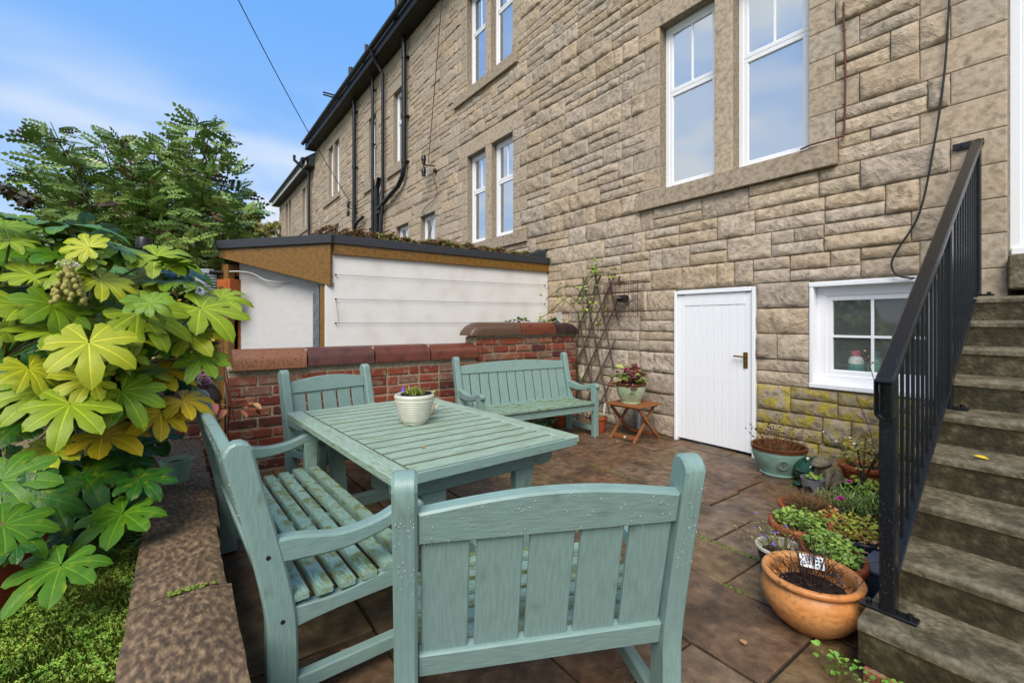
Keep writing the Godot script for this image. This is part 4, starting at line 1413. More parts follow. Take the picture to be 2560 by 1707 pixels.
# ------------------------------------------------------------------ brick walls
func brick_run(root: Node3D, x0: float, x1: float, y1: float, z: float) -> void:
	# courses of single bricks on the face towards the patio
	var variants := []
	for l in [0.236, 0.232, 0.110]:
		for j in 2:
			var m := MB.new()
			m.box(Vector3.ZERO, Vector3(l, 0.083 - j * 0.003, 0.05), 0.007 + j * 0.003)
			variants.append(m.mesh())
	var y := 0.02
	var k := 0
	while y < y1 - 0.05:
		var x := x0
		if k % 2 == 1: x -= 0.13
		var n := 0
		while x < x1 - 0.03:
			var head: bool = (n % 3 == 2) if k % 2 == 0 else (n % 4 == 3)
			var l := 0.116 if head else 0.242
			var xa := maxf(x, x0)
			var xb := minf(x + l, x1)
			if xb - xa > 0.035:
				var mesh: Mesh = variants[(4 if head else (rng.randi() % 2) * 2) + rng.randi() % 2]
				var full := 0.116 if head else 0.242
				var sx := clampf((xb - xa - 0.008) / (full - 0.006), 0.2, 1.02)
				var bs := Basis.from_euler(Vector3(rnd(-0.012, 0.012), rnd(-0.012, 0.012), rnd(-0.010, 0.010))) * Basis().scaled(Vector3(sx, 1, 1))
				var c := rng.randi() % 6
				if rng.randf() < 0.4: c = rng.randi() % 2
				part(root, "brick", mesh, M.brick[c], Transform3D(bs, Vector3((xa + xb) * 0.5, y + 0.043, z - 0.025 + rnd(-0.004, 0.004)) - root.position))
			x += l + 0.006
			n += 1
		y += 0.0975
		k += 1


func coping_tile(root: Node3D, x0: float, x1: float, y: float, z: float, w: float, hgt: float, m: Material, hip_l := false, hip_r := false) -> void:
	var b := MB.new()
	var n := 14
	var segs := [[x0, 1.0], [x1, 1.0]]
	if hip_l: segs = [[x0, 0.12], [x0 + 0.02, 0.45], [x0 + 0.06, 0.74], [x0 + 0.12, 0.93], [x0 + 0.18, 1.0], [x1, 1.0]]
	if hip_r: segs = [[x0, 1.0], [x1 - 0.16, 1.0], [x1 - 0.10, 0.93], [x1 - 0.05, 0.74], [x1 - 0.015, 0.45], [x1, 0.12]]
	var pts := []
	for i in n + 1:
		for s in segs:
			var t := float(i) / n
			var px := (t - 0.5) * 2.0
			# upright lower edge, then a flattened half-round
			var a := PI * t
			var yy: float = pow(maxf(sin(a), 0.0), 0.62) * hgt * s[1]
			var zz: float = -cos(a) * w * 0.5 * (0.75 + 0.25 * s[1])
			pts.append(Vector3(s[0] + 0.0035 * (1 if s[0] == x0 else -1), yy + y, zz + z) - root.position)
	b.grid(pts, segs.size(), n + 1, false, true)
	for e in [0, segs.size() - 1]:
		for i in n:
			var c := Vector3(segs[e][0], y, z) - root.position
			var nn := Vector3(-1 if e == 0 else 1, 0, 0)
			b.tri(c, pts[i * segs.size() + e], pts[(i + 1) * segs.size() + e], nn, nn, nn)
	part(root, "coping_tile", b, m)


func brick_walls() -> void:
	var w := thing("brick_wall", "weathered red brick wall with a raised end pier and rounded clay coping, behind the seats", "wall", Vector3(2.5, 0, -4.9))
	var core := MB.new()
	core.box(Vector3(1.66, 0.42, -4.924) - w.position, Vector3(2.60, 1.04, 0.235), 0.002)
	core.box(Vector3(3.80, 0.545, -4.926) - w.position, Vector3(1.69, 1.30, 0.237), 0.002)
	part(w, "wall_core", core, M.brick_joint)
	brick_run(w, 0.36, 2.955, 0.93, -4.795)
	brick_run(w, 2.96, 4.645, 1.20, -4.790)
	# bedding mortar under the coping and between its tiles
	var bed := MB.new()
	bed.box(Vector3(1.66, 0.952, -4.91) - w.position, Vector3(2.58, 0.03, 0.24), 0.004)
	bed.box(Vector3(3.80, 1.207, -4.91) - w.position, Vector3(1.66, 0.03, 0.24), 0.004)
	for x in [1.025, 1.69, 2.335]:
		bed.box(Vector3(x, 1.035, -4.91) - w.position, Vector3(0.03, 0.17, 0.20), 0.03)
	part(w, "bedding_mortar", bed, M.brick_joint)
	coping_tile(w, 0.40, 1.02, 0.945, -4.91, 0.33, 0.185, M.tile[0])
	coping_tile(w, 1.03, 1.685, 0.955, -4.91, 0.31, 0.175, M.tile[1])
	coping_tile(w, 1.695, 2.33, 0.955, -4.91, 0.31, 0.175, M.tile[2])
	coping_tile(w, 2.34, 2.97, 0.95, -4.91, 0.31, 0.175, M.tile[3])
	coping_tile(w, 2.86, 3.62, 1.215, -4.91, 0.33, 0.165, M.tile[4], true)
	coping_tile(w, 3.625, 4.23, 1.215, -4.91, 0.32, 0.16, M.tile[3])
	coping_tile(w, 4.235, 4.70, 1.215, -4.91, 0.32, 0.158, M.tile[5], false, true)
	var l := thing("low_brick_wall", "lower brick wall with dark glossy purple coping, mostly behind the fatsia", "wall", Vector3(-0.7, 0, -4.9))
	core = MB.new()
	core.box(Vector3(-0.83, 0.23, -4.925) - l.position, Vector3(2.30, 0.92, 0.235), 0.002)
	part(l, "wall_core", core, M.brick_joint)
	brick_run(l, -0.55, 0.33, 0.70, -4.79)
	var xs := [-2.0, -1.42, -0.84, -0.26, 0.335]
	for i in 4:
		coping_tile(l, xs[i], xs[i + 1] - 0.006, 0.70, -4.88, 0.34, 0.19, M.tile[5], false, i == 3)


# ------------------------------------------------------------------ steps and railing
func step_left(x: float) -> float:
	return -0.645 - 0.0465 * (x - 2.12)


func steps_and_railing() -> void:
	var s := thing("stone_steps", "flight of worn concrete steps with mossy risers, climbing to the back door", "steps", Vector3(3.4, 0, 0))
	for k in 9:
		var x := 2.12 + 0.295 * k
		var top := 0.235 + 0.165 * k
		var m := MB.new()
		# rounded nosing along z
		var xe := x + 0.295 + 0.05 if k < 8 else 4.78
		var prof := []
		prof.append(Vector2(x + 0.012, top - 0.165))
		prof.append(Vector2(x + 0.010, top - 0.055))
		prof.append(Vector2(x, top - 0.040))
		for i in 5:
			var a := PI - PI * 0.5 * i / 4.0
			prof.append(Vector2(x + 0.022 + cos(a) * 0.022, top - 0.022 + sin(a) * 0.022))
		prof.append(Vector2(xe, top))
		var n := 9
		var pts := []
		for p in prof:
			for i in n:
				var f := float(i) / (n - 1)
				var z := lerpf(step_left(p.x), 1.05, f)
				var wob := rock.get_noise_3d(p.x * 3.0, p.y * 3.0, z * 3.0) * 0.005
				pts.append(Vector3(p.x + wob * 0.6, p.y + wob, z) - s.position)
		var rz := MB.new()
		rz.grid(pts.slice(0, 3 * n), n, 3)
		m.grid(pts.slice(2 * n), n, prof.size() - 2)
		# its left end
		for j in prof.size() - 1:
			var a2: Vector3 = pts[j * n]
			var b2: Vector3 = pts[(j + 1) * n]
			var c2 := Vector3(xe, top - 0.165, step_left(xe)) - s.position
			m.tri(a2, b2, c2, Vector3(0, 0, -1), Vector3(0, 0, -1), Vector3(0, 0, -1))
		var st := part(s, "step", m, M.step)
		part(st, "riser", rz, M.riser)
	var base := MB.new()
	for k in 9:
		var x := 2.15 + 0.295 * k
		var t := 0.066 + 0.165 * k
		base.box(Vector3((x + 4.785) * 0.5, t * 0.5 - 0.08, 0.2) - s.position, Vector3(4.785 - x, t + 0.16, 1.66 - 0.012 * k), 0.0)
	part(s, "solid_base", base, M.step)
	var pl := MB.new()
	for i in 5:
		pl.box(Vector3(2.145, 0.032, -0.52 + i * 0.225) - s.position, Vector3(0.06, 0.062, 0.215), 0.004)
	part(s, "brick_course", pl, M.brick[3])

	var r := thing("stair_railing", "black painted iron railing with square bars, wet with rain, up the left of the steps", "railing", Vector3(2.27, 0.235, -0.585))
	var o := r.position
	var p0 := Vector3(2.262, 0, -0.585)
	var p1 := Vector3(4.72, 0, -0.705)
	var at := func(x: float) -> Vector3: return p0.lerp(p1, (x - p0.x) / (p1.x - p0.x))
	var top := func(x: float) -> float: return lerpf(1.185, 2.69, (x - p0.x) / (p1.x - p0.x))
	var low := func(x: float) -> float: return lerpf(0.355, 1.66, (x - p0.x) / (p1.x - p0.x))
	# hand rail: a flat-topped bar that turns down at its lower end
	var ra: Vector3 = at.call(2.20) + Vector3(0, top.call(2.20), 0) - o
	var rb: Vector3 = at.call(4.75) + Vector3(0, top.call(4.75), 0) - o
	beam(r, "hand_rail", ra, rb, 0.062, 0.030, M.iron, 0.007)
	var dz := MB.new()
	var prof := PackedVector2Array([Vector2(-0.031, 0.0), Vector2(0.031, 0.0), Vector2(0.031, -0.125)])
	for i in 7:
		var a := -PI * i / 6.0
		prof.append(Vector2(cos(a) * 0.031, -0.125 + sin(a) * 0.031))
	dz.prism(prof, 0.045, 0.006, Transform3D(Basis(Vector3(0, 0, 1), Vector3(0, 1, 0), Vector3(-1, 0, 0)), ra + Vector3(0.004, 0.01, 0)))
	part(r, "rail_end", dz, M.iron)
	# bottom bar
	var la: Vector3 = at.call(2.285) + Vector3(0, low.call(2.285), 0) - o
	var lb: Vector3 = at.call(4.70) + Vector3(0, low.call(4.70), 0) - o
	beam(r, "bottom_bar", la, lb, 0.045, 0.014, M.iron, 0.003)
	# posts on foot plates
	for q in [[2.262, 0.235], [3.50, 0.895], [4.66, 1.565]]:
		var c: Vector3 = at.call(q[0]) - o
		var m := MB.new()
		var t: float = top.call(q[0]) - 0.015
		m.box(c + Vector3(0, (q[1] + t) * 0.5, 0), Vector3(0.052, t - q[1], 0.052), 0.006)
		var post := part(r, "post", m, M.iron)
		m = MB.new()
		m.box(c + Vector3(0, q[1] + 0.008, 0.0), Vector3(0.055, 0.014, 0.18), 0.003)
		for z in [-0.065, 0.065]:
			m.tube([c + Vector3(0, q[1] + 0.012, z), c + Vector3(0, q[1] + 0.03, z)], 0.011, 6)
		part(post, "foot_plate", m, M.iron)
	for k in 23:
		var x := 2.375 + 0.1 * k
		if absf(x - 3.50) < 0.045: continue
		var c: Vector3 = at.call(x) - o
		var m := MB.new()
		var a: float = low.call(x)
		var b: float = top.call(x) - 0.012
		m.box(c + Vector3(0, (a + b) * 0.5, 0), Vector3(0.0125, b - a, 0.0125), 0.002)
		part(r, "baluster", m, M.iron)
	var br := MB.new()
	br.box(Vector3(4.765, 2.70, -0.76) - o, Vector3(0.012, 0.05, 0.17), 0.003)
	br.box(Vector3(4.75, 2.70, -0.705) - o, Vector3(0.05, 0.035, 0.03), 0.003)
	br.tube([Vector3(4.757, 2.70, -0.80) - o, Vector3(4.745, 2.70, -0.80) - o], 0.010, 6)
	part(r, "wall_bracket", br, M.iron)
	# rain drops on the rail and the near post
	var dm := MB.new()
	dm.ball(Vector3.ZERO, Vector3(0.0015, 0.0015, 0.0015), 6, 4)
	var wh := []
	for k in 260:
		var f := rng.randf()
		wh.append(Transform3D(Basis().scaled(Vector3.ONE * rnd(0.4, 1.0)), ra.lerp(rb, f) + Vector3(0, 0.0165, rnd(-0.027, 0.027))))
	for k in 90:
		wh.append(Transform3D(Basis().scaled(Vector3.ONE * rnd(0.3, 0.9)), Vector3(p0.x, 0, p0.z) - o + Vector3(-0.0265, rnd(0.3, 1.1), rnd(-0.022, 0.022))))
	scatter(r, "rain_drops", dm.mesh(), M.drop, wh)


# ------------------------------------------------------------------ table, chairs, benches
func garden_seat(called: String, label: String, cat: String, wide: float, slats: int, at: Vector3, turn: float, wet: bool, group := "") -> Node3D:
	# local x across, z forwards; the back posts stand on z = 0
	var t := thing(called, label, cat, at, turn, group)
	var hw := wide * 0.5
	var side := Basis(Vector3(0, 0, 1), Vector3(0, 1, 0), Vector3(-1, 0, 0))     # outline x -> forwards, its thickness -> across
	var upright := Basis(Vector3(0, 1, 0), Vector3(0, 0, -1), Vector3(-1, 0, 0))   # outline x -> up, outline y -> backwards
	for s in [-1.0, 1.0]:
		# back post: straight leg, then raked back above the seat, with a rounded top
		var front := [Vector2(0.0, -0.050), Vector2(0.28, -0.050), Vector2(0.42, -0.036), Vector2(0.62, 0.008), Vector2(0.93, 0.085)]
		var backl := [Vector2(0.0, 0.045), Vector2(0.26, 0.047), Vector2(0.38, 0.052), Vector2(0.60, 0.096), Vector2(0.94, 0.178)]
		var poly := PackedVector2Array()
		for p in curve(front, 4): poly.append(p)
		for i in range(1, 7):
			var a := -PI / 2 + PI * i / 7.0
			poly.append(Vector2(0.937, 0.131) + Vector2(cos(a) * 0.048, sin(a) * 0.047))
		var bl := curve(backl, 4)
		bl.reverse()
		for p in bl: poly.append(p)
		board(t, "leg", poly, 0.066, M.sage, Transform3D(upright, Vector3(s * (hw - 0.033), 0, 0)), 0.008)
		# front leg, a little waisted
		var fl := strip([Vector2(0, 0.035), Vector2(0.2, 0.031), Vector2(0.42, 0.036), Vector2(0.585, 0.045)], [Vector2(0, -0.035), Vector2(0.2, -0.033), Vector2(0.42, -0.040), Vector2(0.585, -0.045)], 3)
		board(t, "leg", fl, 0.066, M.sage, Transform3D(upright, Vector3(s * (hw - 0.033), 0, 0.475)), 0.006)
		# arm: dips behind the front, ends in a rounded scroll
		var armt := [Vector2(-0.02, 0.632), Vector2(0.06, 0.625), Vector2(0.20, 0.597), Vector2(0.34, 0.607), Vector2(0.44, 0.640), Vector2(0.515, 0.640)]
		var armb := [Vector2(-0.02, 0.545), Vector2(0.06, 0.538), Vector2(0.20, 0.530), Vector2(0.34, 0.548), Vector2(0.44, 0.578), Vector2(0.50, 0.578)]
		var arm := PackedVector2Array()
		for p in curve(armt, 4): arm.append(p)
		for i in range(1, 5):
			var a := PI / 2 - PI * i / 5.0
			arm.append(Vector2(0.515 + cos(a) * 0.031, 0.609 + sin(a) * 0.031))
		var al := curve(armb, 4)
		al.reverse()
		for p in al: arm.append(p)
		board(t, "arm", arm, 0.058, M.sage, Transform3D(side, Vector3(s * (hw - 0.033), 0, 0)), 0.009)
		var sr := strip([Vector2(0.03, 0.375), Vector2(0.2, 0.368), Vector2(0.46, 0.400)], [Vector2(0.03, 0.30), Vector2(0.2, 0.315), Vector2(0.46, 0.322)], 4)
		board(t, "side_rail", sr, 0.045, M.sage, Transform3D(side, Vector3(s * (hw - 0.035), 0, 0)), 0.004)
		beam(t, "stretcher", Vector3(s * (hw - 0.033), 0.095, 0.04), Vector3(s * (hw - 0.033), 0.095, 0.45), 0.045, 0.055, M.sage)
	# seat rails and slats
	beam(t, "front_rail", Vector3(-hw + 0.066, 0.355, 0.475), Vector3(hw - 0.066, 0.355, 0.475), 0.032, 0.085, M.sage)
	if wide > 1.2:
		beam(t, "seat_bearer", Vector3(0, 0.345, 0.03), Vector3(0, 0.345, 0.46), 0.04, 0.06, M.sage)
	for k in 6:
		var z := 0.062 + k * 0.0845
		var y := 0.405 - 0.020 * sin(PI * clampf((z - 0.02) / 0.5, 0, 1)) + 0.012 * (z / 0.5)
		var e := hw - 0.012 if k < 5 else hw - 0.07
		beam(t, "seat_slat", Vector3(-e, y, z), Vector3(e, y, z), 0.064, 0.030, M.slat, 0.006, Vector3.UP, Color(0.62, 0.63, 0.58))
	# back: bottom rail, upright slats, arched top rail; all raked
	var rake := Basis(Vector3(1, 0, 0), -0.235)
	var bx := Transform3D(rake, Vector3(0, 0.40, -0.012))
	var inner := hw - 0.066
	var top := PackedVector2Array()
	var n := 16
	for i in n + 1:
		var f := float(i) / n
		top.append(Vector2(lerpf(-inner, inner, f), 0.488 + 0.038 * sin(PI * f)))
	top.append(Vector2(inner, 0.392))
	top.append(Vector2(-inner, 0.392))
	board(t, "top_rail", top, 0.042, M.sage, bx, 0.006)
	var m := MB.new()
	m.box(Vector3.ZERO, Vector3(inner * 2.0, 0.078, 0.042), 0.005)
	part(t, "bottom_rail", m, M.sage, Transform3D(rake, bx * Vector3(0, -0.015, 0)))
	var pitch := (inner * 2.0) / slats
	for k in slats:
		var x := -inner + pitch * (k + 0.5)
		var mm := MB.new()
		var off := Vector3(rnd(0, 3), rnd(0, 1), rnd(0, 1))
		mm.box(off, Vector3(0.38, pitch - (0.019 if slats < 8 else 0.012), 0.018), 0.004)
		var b2 := rake * Basis(Vector3(0, 1, 0), Vector3(-1, 0, 0), Vector3(0, 0, 1))
		part(t, "back_slat", mm, M.sage, Transform3D(b2, bx * Vector3(x, 0.208, 0) - b2 * off))
	# plugs over the bolts
	for s in [-1.0, 1.0]:
		for y in [0.58, 0.345]:
			var q := MB.new()
			q.tube([Vector3(s * (hw - 0.002), y, -0.045 if y > 0.5 else 0.0), Vector3(s * (hw + 0.0012), y, -0.045 if y > 0.5 else 0.0)], 0.008, 8)
			part(t, "bolt_hole", q, M.dark)
	if wet:
		var dm := MB.new()
		dm.ball(Vector3.ZERO, Vector3(0.0022, 0.0036, 0.0016), 8, 6)
		var wh := []
		for k in 75:
			var x := rnd(-inner * 0.95, inner * 0.95)
			var f := (x + inner) / (inner * 2.0)
			wh.append(Transform3D(rake.scaled(Vector3.ONE * rnd(0.55, 1.15)), bx * Vector3(x, rnd(0.40, 0.475 + 0.045 * sin(PI * f)), -0.0225)))
		for k in 26:
			wh.append(Transform3D(rake.scaled(Vector3.ONE * rnd(0.6, 1.1)), bx * Vector3(rnd(-inner, inner), 0.389, rnd(-0.018, 0.018))))
		for s in [-1.0, 1.0]:
			for k in 26:
				var y := rnd(0.62, 0.9)
				wh.append(Transform3D(Basis().scaled(Vector3.ONE * rnd(0.55, 1.1)), Vector3(s * (hw - 0.033) + rnd(-0.026, 0.026), y, -0.0985 - (y - 0.61) * 0.245)))
		scatter(t, "rain_drops", dm.mesh(), M.drop, wh)
	return t


func furniture() -> void:
	var t := thing("garden_table", "weathered sage green slatted garden table streaked with algae, white pot on it", "table", Vector3(1.257, 0, -2.764), deg_to_rad(2.8))
	var hx := 0.575
	var hz := 0.885
	# boards run across, held by a long board on each side
	for s in [-1.0, 1.0]:
		var m := MB.new()
		var off := Vector3(rnd(0, 3), 0, rnd(0, 1))
		m.box(off, Vector3(hz * 2.0, 0.042, 0.105), 0.006)
		var b := Basis(Vector3(0, 0, 1), Vector3(0, 1, 0), Vector3(-1, 0, 0))
		part(t, "side_board", m, M.worn, Transform3D(b, Vector3(s * (hx - 0.0525), 0.709, 0) - b * off))
	var n := 15
	var pitch := hz * 2.0 / n
	for k in n:
		var z := -hz + pitch * (k + 0.5)
		beam(t, "top_board", Vector3(-hx + 0.107, 0.7085 + rnd(-0.001, 0.001), z), Vector3(hx - 0.107, 0.7085, z), pitch - 0.006, 0.04, M.worn, 0.006, Vector3.UP, Color(0.22, 0.21, 0.17))
	for s in [-1.0, 1.0]:
		beam(t, "end_board", Vector3(-hx + 0.02, 0.700, s * (hz - 0.012)), Vector3(hx - 0.02, 0.700, s * (hz - 0.012)), 0.030, 0.052, M.sage, 0.005)
	# two trestles: top beam with rounded ends, two curved legs, foot beam
	for s in [-1.0, 1.0]:
		var z: float = s * (hz - 0.17)
		var poly := PackedVector2Array([Vector2(-0.50, 0.685), Vector2(0.50, 0.685), Vector2(0.50, 0.62)])
		for i in 6:
			var a := -PI * 0.5 * i / 5.0
			poly.append(Vector2(0.455 + cos(a) * 0.045, 0.605 + sin(a) * 0.045))
		for i in 6:
			var a := -PI * 0.5 - PI * 0.5 * i / 5.0
			poly.append(Vector2(-0.455 + cos(a) * 0.045, 0.605 + sin(a) * 0.045))
		poly.append(Vector2(-0.50, 0.62))
		board(t, "trestle_beam", poly, 0.06, M.sage, Transform3D(Basis(), Vector3(0, 0, z)), 0.006)
		for e in [-1.0, 1.0]:
			var lg := strip([Vector2(0.08, 0.06), Vector2(0.25, 0.048), Vector2(0.42, 0.062), Vector2(0.56, 0.085)], [Vector2(0.08, -0.075), Vector2(0.25, -0.055), Vector2(0.42, -0.045), Vector2(0.56, -0.05)], 4)
			var ub := Basis(Vector3(0, 1, 0), Vector3(e, 0, 0), Vector3(0, 0, -e))
			board(t, "leg", lg, 0.055, M.sage, Transform3D(ub, Vector3(e * 0.27, 0, z)), 0.006)
		var fp := PackedVector2Array([Vector2(-0.44, 0.0), Vector2(-0.44, 0.05), Vector2(-0.38, 0.085), Vector2(0.38, 0.085), Vector2(0.44, 0.05), Vector2(0.44, 0.0)])
		board(t, "foot_beam", fp, 0.07, M.sage, Transform3D(Basis(), Vector3(0, 0, z)), 0.006)
	beam(t, "stretcher", Vector3(0, 0.17, -hz + 0.18), Vector3(0, 0.17, hz - 0.18), 0.045, 0.09, M.sage)

	garden_seat("garden_chair", "sage green armchair seen from behind, closest seat, its back rail beaded with rain", "chair", 0.90, 5, Vector3(0.925, 0, -1.10), deg_to_rad(155.0), true, "sage green garden chairs")
	garden_seat("garden_chair", "sage green armchair at the far end of the table, against the brick wall", "chair", 0.82, 5, Vector3(1.113, 0, -4.14), deg_to_rad(13.9), false, "sage green garden chairs")
	garden_seat("garden_bench", "sage green two-seat bench with mossy slats, between the low garden wall and the table", "bench", 1.535, 10, Vector3(0.27, 0, -2.515), deg_to_rad(92.0), true, "sage green garden benches")
	garden_seat("garden_bench", "sage green three-seat bench in front of the raised brick pier", "bench", 1.62, 12, Vector3(3.334, 0, -4.415), deg_to_rad(-4.4), false, "sage green garden benches")


# ------------------------------------------------------------------ things on the walls
func leaf_mesh(l: float, w: float, fold := 0.3, droop := 0.2) -> MB:
	# a pointed leaf from the origin along +x, folded along its midrib
	var m := MB.new()
	m.tinted = true
	var p := [Vector3(0, 0, 0), Vector3(l * 0.35, 0, 0), Vector3(l * 0.72, -l * droop * 0.4, 0), Vector3(l, -l * droop, 0)]
	var ww := [0.0, 0.5, 0.42, 0.0]
	for s in [-1.0, 1.0]:
		var e := []
		for i in 4: e.append(p[i] + Vector3(0, ww[i] * w * fold, s * ww[i] * w))
		var nn := Vector3(0, 1, -s * fold).normalized()
		m.tri(p[0], p[1], e[1], nn, nn, nn)
		m.tri(p[1], p[2], e[2], nn, nn, nn)
		m.tri(p[1], e[2], e[1], nn, nn, nn)
		m.tri(p[2], p[3], e[2], nn, nn, nn)
	return m


func spray(root: Node3D, called: String, leaf: Mesh, n: int, where: Callable, a: Color, b: Color, s0: float, s1: float, m: Material = null, lift := 0.4) -> MultiMeshInstance3D:
	# leaves about points given by where(), each turned at random
	var xs := []
	var ts := []
	for k in n:
		var p: Vector3 = where.call()
		var bs := Basis.from_euler(Vector3(rnd(-0.6, 0.6), rnd(0, TAU), rnd(-0.5, 0.5) + lift))
		xs.append(Transform3D(bs.scaled(Vector3.ONE * rnd(s0, s1)), p))
		ts.append(a.lerp(b, rng.randf()))
	return scatter(root, called, leaf, M.leaf_dull if m == null else m, xs, ts)


func wall_things() -> void:
	# trellis: crossing laths, opened into diamonds, leaning on the stone wall
	var t := thing("trellis", "expanding diamond trellis of grey weathered laths on the stone wall beside the brick pier", "trellis", Vector3(4.72, 0.15, -4.62))
	var shear := func(u: float, v: float) -> Vector3: return Vector3(0.0, v, u)
	for fam in 2:
		for k in range(-4, 9):
			var m := MB.new()
			# clip each lath to the panel: u from -0.36 to 0.42, v from 0 to 1.85
			var d := Vector2(0.62, 1.25).normalized() if fam == 0 else Vector2(-0.46, 1.25).normalized()
			var p := Vector2(-0.36 + k * 0.26, 0.0) if fam == 0 else Vector2(-0.10 + k * 0.24, 0.0)
			var t0 := 0.0
			var t1 := 1.88 / d.y
			var lo := -0.37 if fam == 0 else -0.37
			var hi := 0.40
			if d.x > 0:
				t0 = maxf(t0, (lo - p.x) / d.x)
				t1 = minf(t1, (hi - p.x) / d.x)
			else:
				t0 = maxf(t0, (hi - p.x) / d.x)
				t1 = minf(t1, (lo - p.x) / d.x)
			if t1 - t0 < 0.3: continue
			var a: Vector2 = p + d * t0
			var b: Vector2 = p + d * t1
			beam(t, "lath", Vector3(-0.006 if fam == 0 else 0.008, a.y, a.x + a.y * 0.10), Vector3(-0.006 if fam == 0 else 0.008, b.y, b.x + b.y * 0.10), 0.028, 0.010, M.greywood, 0.002, Vector3(1, 0, 0))
	# climber through the trellis and over the pier
	var c := thing("climbing_rose", "straggling climber with thin brown stems and fresh lime leaves, growing through the trellis", "climbing plant", Vector3(4.66, 0, -4.6))
	var m := MB.new()
	var runs := [
		[Vector3(0.05, 0.05, -0.1), Vector3(0.02, 0.6, -0.2), Vector3(0.03, 1.2, 0.0), Vector3(0.0, 1.75, 0.15), Vector3(-0.02, 2.15, 0.2)],
		[Vector3(0.05, 0.05, -0.05), Vector3(0.0, 0.7, 0.1), Vector3(0.03, 1.3, -0.05), Vector3(-0.02, 1.8, -0.1), Vector3(0.0, 1.9, -0.5), Vector3(-0.03, 1.72, -0.85)],
		[Vector3(0.0, 1.5, 0.0), Vector3(-0.03, 1.75, -0.3), Vector3(-0.05, 1.55, -0.7), Vector3(-0.05, 1.42, -0.98)],
		[Vector3(0.0, 1.55, 0.1), Vector3(-0.02, 1.9, 0.0), Vector3(0.0, 2.05, 0.25), Vector3(0.0, 2.0, 0.52)],
		[Vector3(0.02, 0.9, 0.12), Vector3(0.0, 1.3, 0.22), Vector3(0.02, 1.6, 0.33)],
		[Vector3(0.05, 0.05, -0.2), Vector3(0.03, 0.9, -0.22), Vector3(0.02, 1.5, -0.2), Vector3(-0.03, 1.78, -0.6)]]
	var tips := []
	for r in runs:
		var cv := curve(r, 6)
		for i in cv.size():
			cv[i] += Vector3(rnd(-0.01, 0.01), 0, rnd(-0.012, 0.012))
			if cv[i].y > 1.35: tips.append(cv[i])
			elif rng.randf() < 0.10: tips.append(cv[i])
		m.tube(cv, 0.0055, 5)
	part(c, "stem", m, M.stembrown)
	var lf := leaf_mesh(0.055, 0.034).mesh()
	spray(c, "leaves", lf, 150, func(): return tips[rng.randi() % tips.size()] + Vector3(rnd(-0.05, 0.02), rnd(-0.05, 0.06), rnd(-0.06, 0.06)), Color(0.16, 0.30, 0.03), Color(0.42, 0.50, 0.07), 0.6, 1.3)
	spray(c, "leaves", lf, 26, func(): return Vector3(rnd(-0.05, 0), rnd(2.0, 2.22), rnd(0.14, 0.26)), Color(0.25, 0.46, 0.04), Color(0.36, 0.55, 0.06), 0.9, 1.5)
	var ivy := thing("pier_creeper", "dark green leafy sprigs showing just above the coping of the brick pier", "climbing plant", Vector3(3.9, 1.36, -5.05))
	m = MB.new()
	m.tube(curve([Vector3(-0.35, -0.25, 0), Vector3(-0.2, 0.02, 0.02), Vector3(0.0, 0.05, 0.04), Vector3(0.12, 0.0, 0)]), 0.004, 5)
	m.tube(curve([Vector3(0.3, -0.25, 0), Vector3(0.4, 0.02, 0.02), Vector3(0.5, 0.03, 0.04)]), 0.004, 5)
	part(ivy, "stem", m, M.stem)
	spray(ivy, "leaves", leaf_mesh(0.075, 0.055).mesh(), 14, func(): return Vector3(rnd(-0.28, 0.05), rnd(-0.02, 0.06), rnd(-0.02, 0.05)), Color(0.03, 0.09, 0.02), Color(0.07, 0.17, 0.03), 0.7, 1.2)
	spray(ivy, "leaves", leaf_mesh(0.085, 0.07).mesh(), 10, func(): return Vector3(rnd(0.34, 0.56), rnd(-0.01, 0.06), rnd(-0.02, 0.05)), Color(0.04, 0.12, 0.02), Color(0.09, 0.22, 0.03), 0.7, 1.2)

	# wire guard over the boiler flue
	var g := thing("flue_guard", "rusty square wire mesh cage fixed over the boiler flue outlet", "wire guard", Vector3(4.77, 1.45, -3.98))
	m = MB.new()
	for k in 9:
		var z := -0.28 + 0.56 * k / 8.0
		m.tube([Vector3(0.02, 0, z), Vector3(-0.13, 0.0, z), Vector3(-0.13, 0.45, z), Vector3(0.02, 0.45, z)], 0.0032, 4)
	for k in 19:
		var y := 0.45 * k / 18.0
		m.tube([Vector3(0.02, y, -0.28), Vector3(-0.13, y, -0.28), Vector3(-0.13, y, 0.28), Vector3(0.02, y, 0.28)], 0.0026, 4)
	stuff(part(g, "wire_mesh", m, M.rust))
	m = MB.new()
	for e in [[Vector3(-0.13, 0, -0.28), Vector3(-0.13, 0, 0.28)], [Vector3(-0.13, 0.45, -0.28), Vector3(-0.13, 0.45, 0.28)], [Vector3(-0.13, 0, -0.28), Vector3(-0.13, 0.45, -0.28)], [Vector3(-0.13, 0, 0.28), Vector3(-0.13, 0.45, 0.28)]]:
		m.tube(e, 0.004, 5)
	part(g, "frame", m, M.rust)
	var fl := thing("boiler_flue", "black boiler flue terminal with a white collar inside the wire cage", "flue", Vector3(4.775, 1.685, -3.95))
	m = MB.new()
	m.tube([Vector3(0.02, 0, 0), Vector3(-0.05, 0, 0)], 0.052, 18)
	part(fl, "collar", m, M.plasticwhite)
	m = MB.new()
	m.tube([Vector3(-0.05, 0, 0), Vector3(-0.10, 0, -0.005)], 0.050, 18)
	m.tube(curve([Vector3(-0.08, 0, -0.005), Vector3(-0.14, -0.003, -0.03), Vector3(-0.17, 0.0, -0.055)], 4), [0.05, 0.05, 0.05, 0.048, 0.046, 0.043, 0.040, 0.037, 0.034], 14)
	part(fl, "terminal", m, M.blackpot)
	var hk := MB.new()
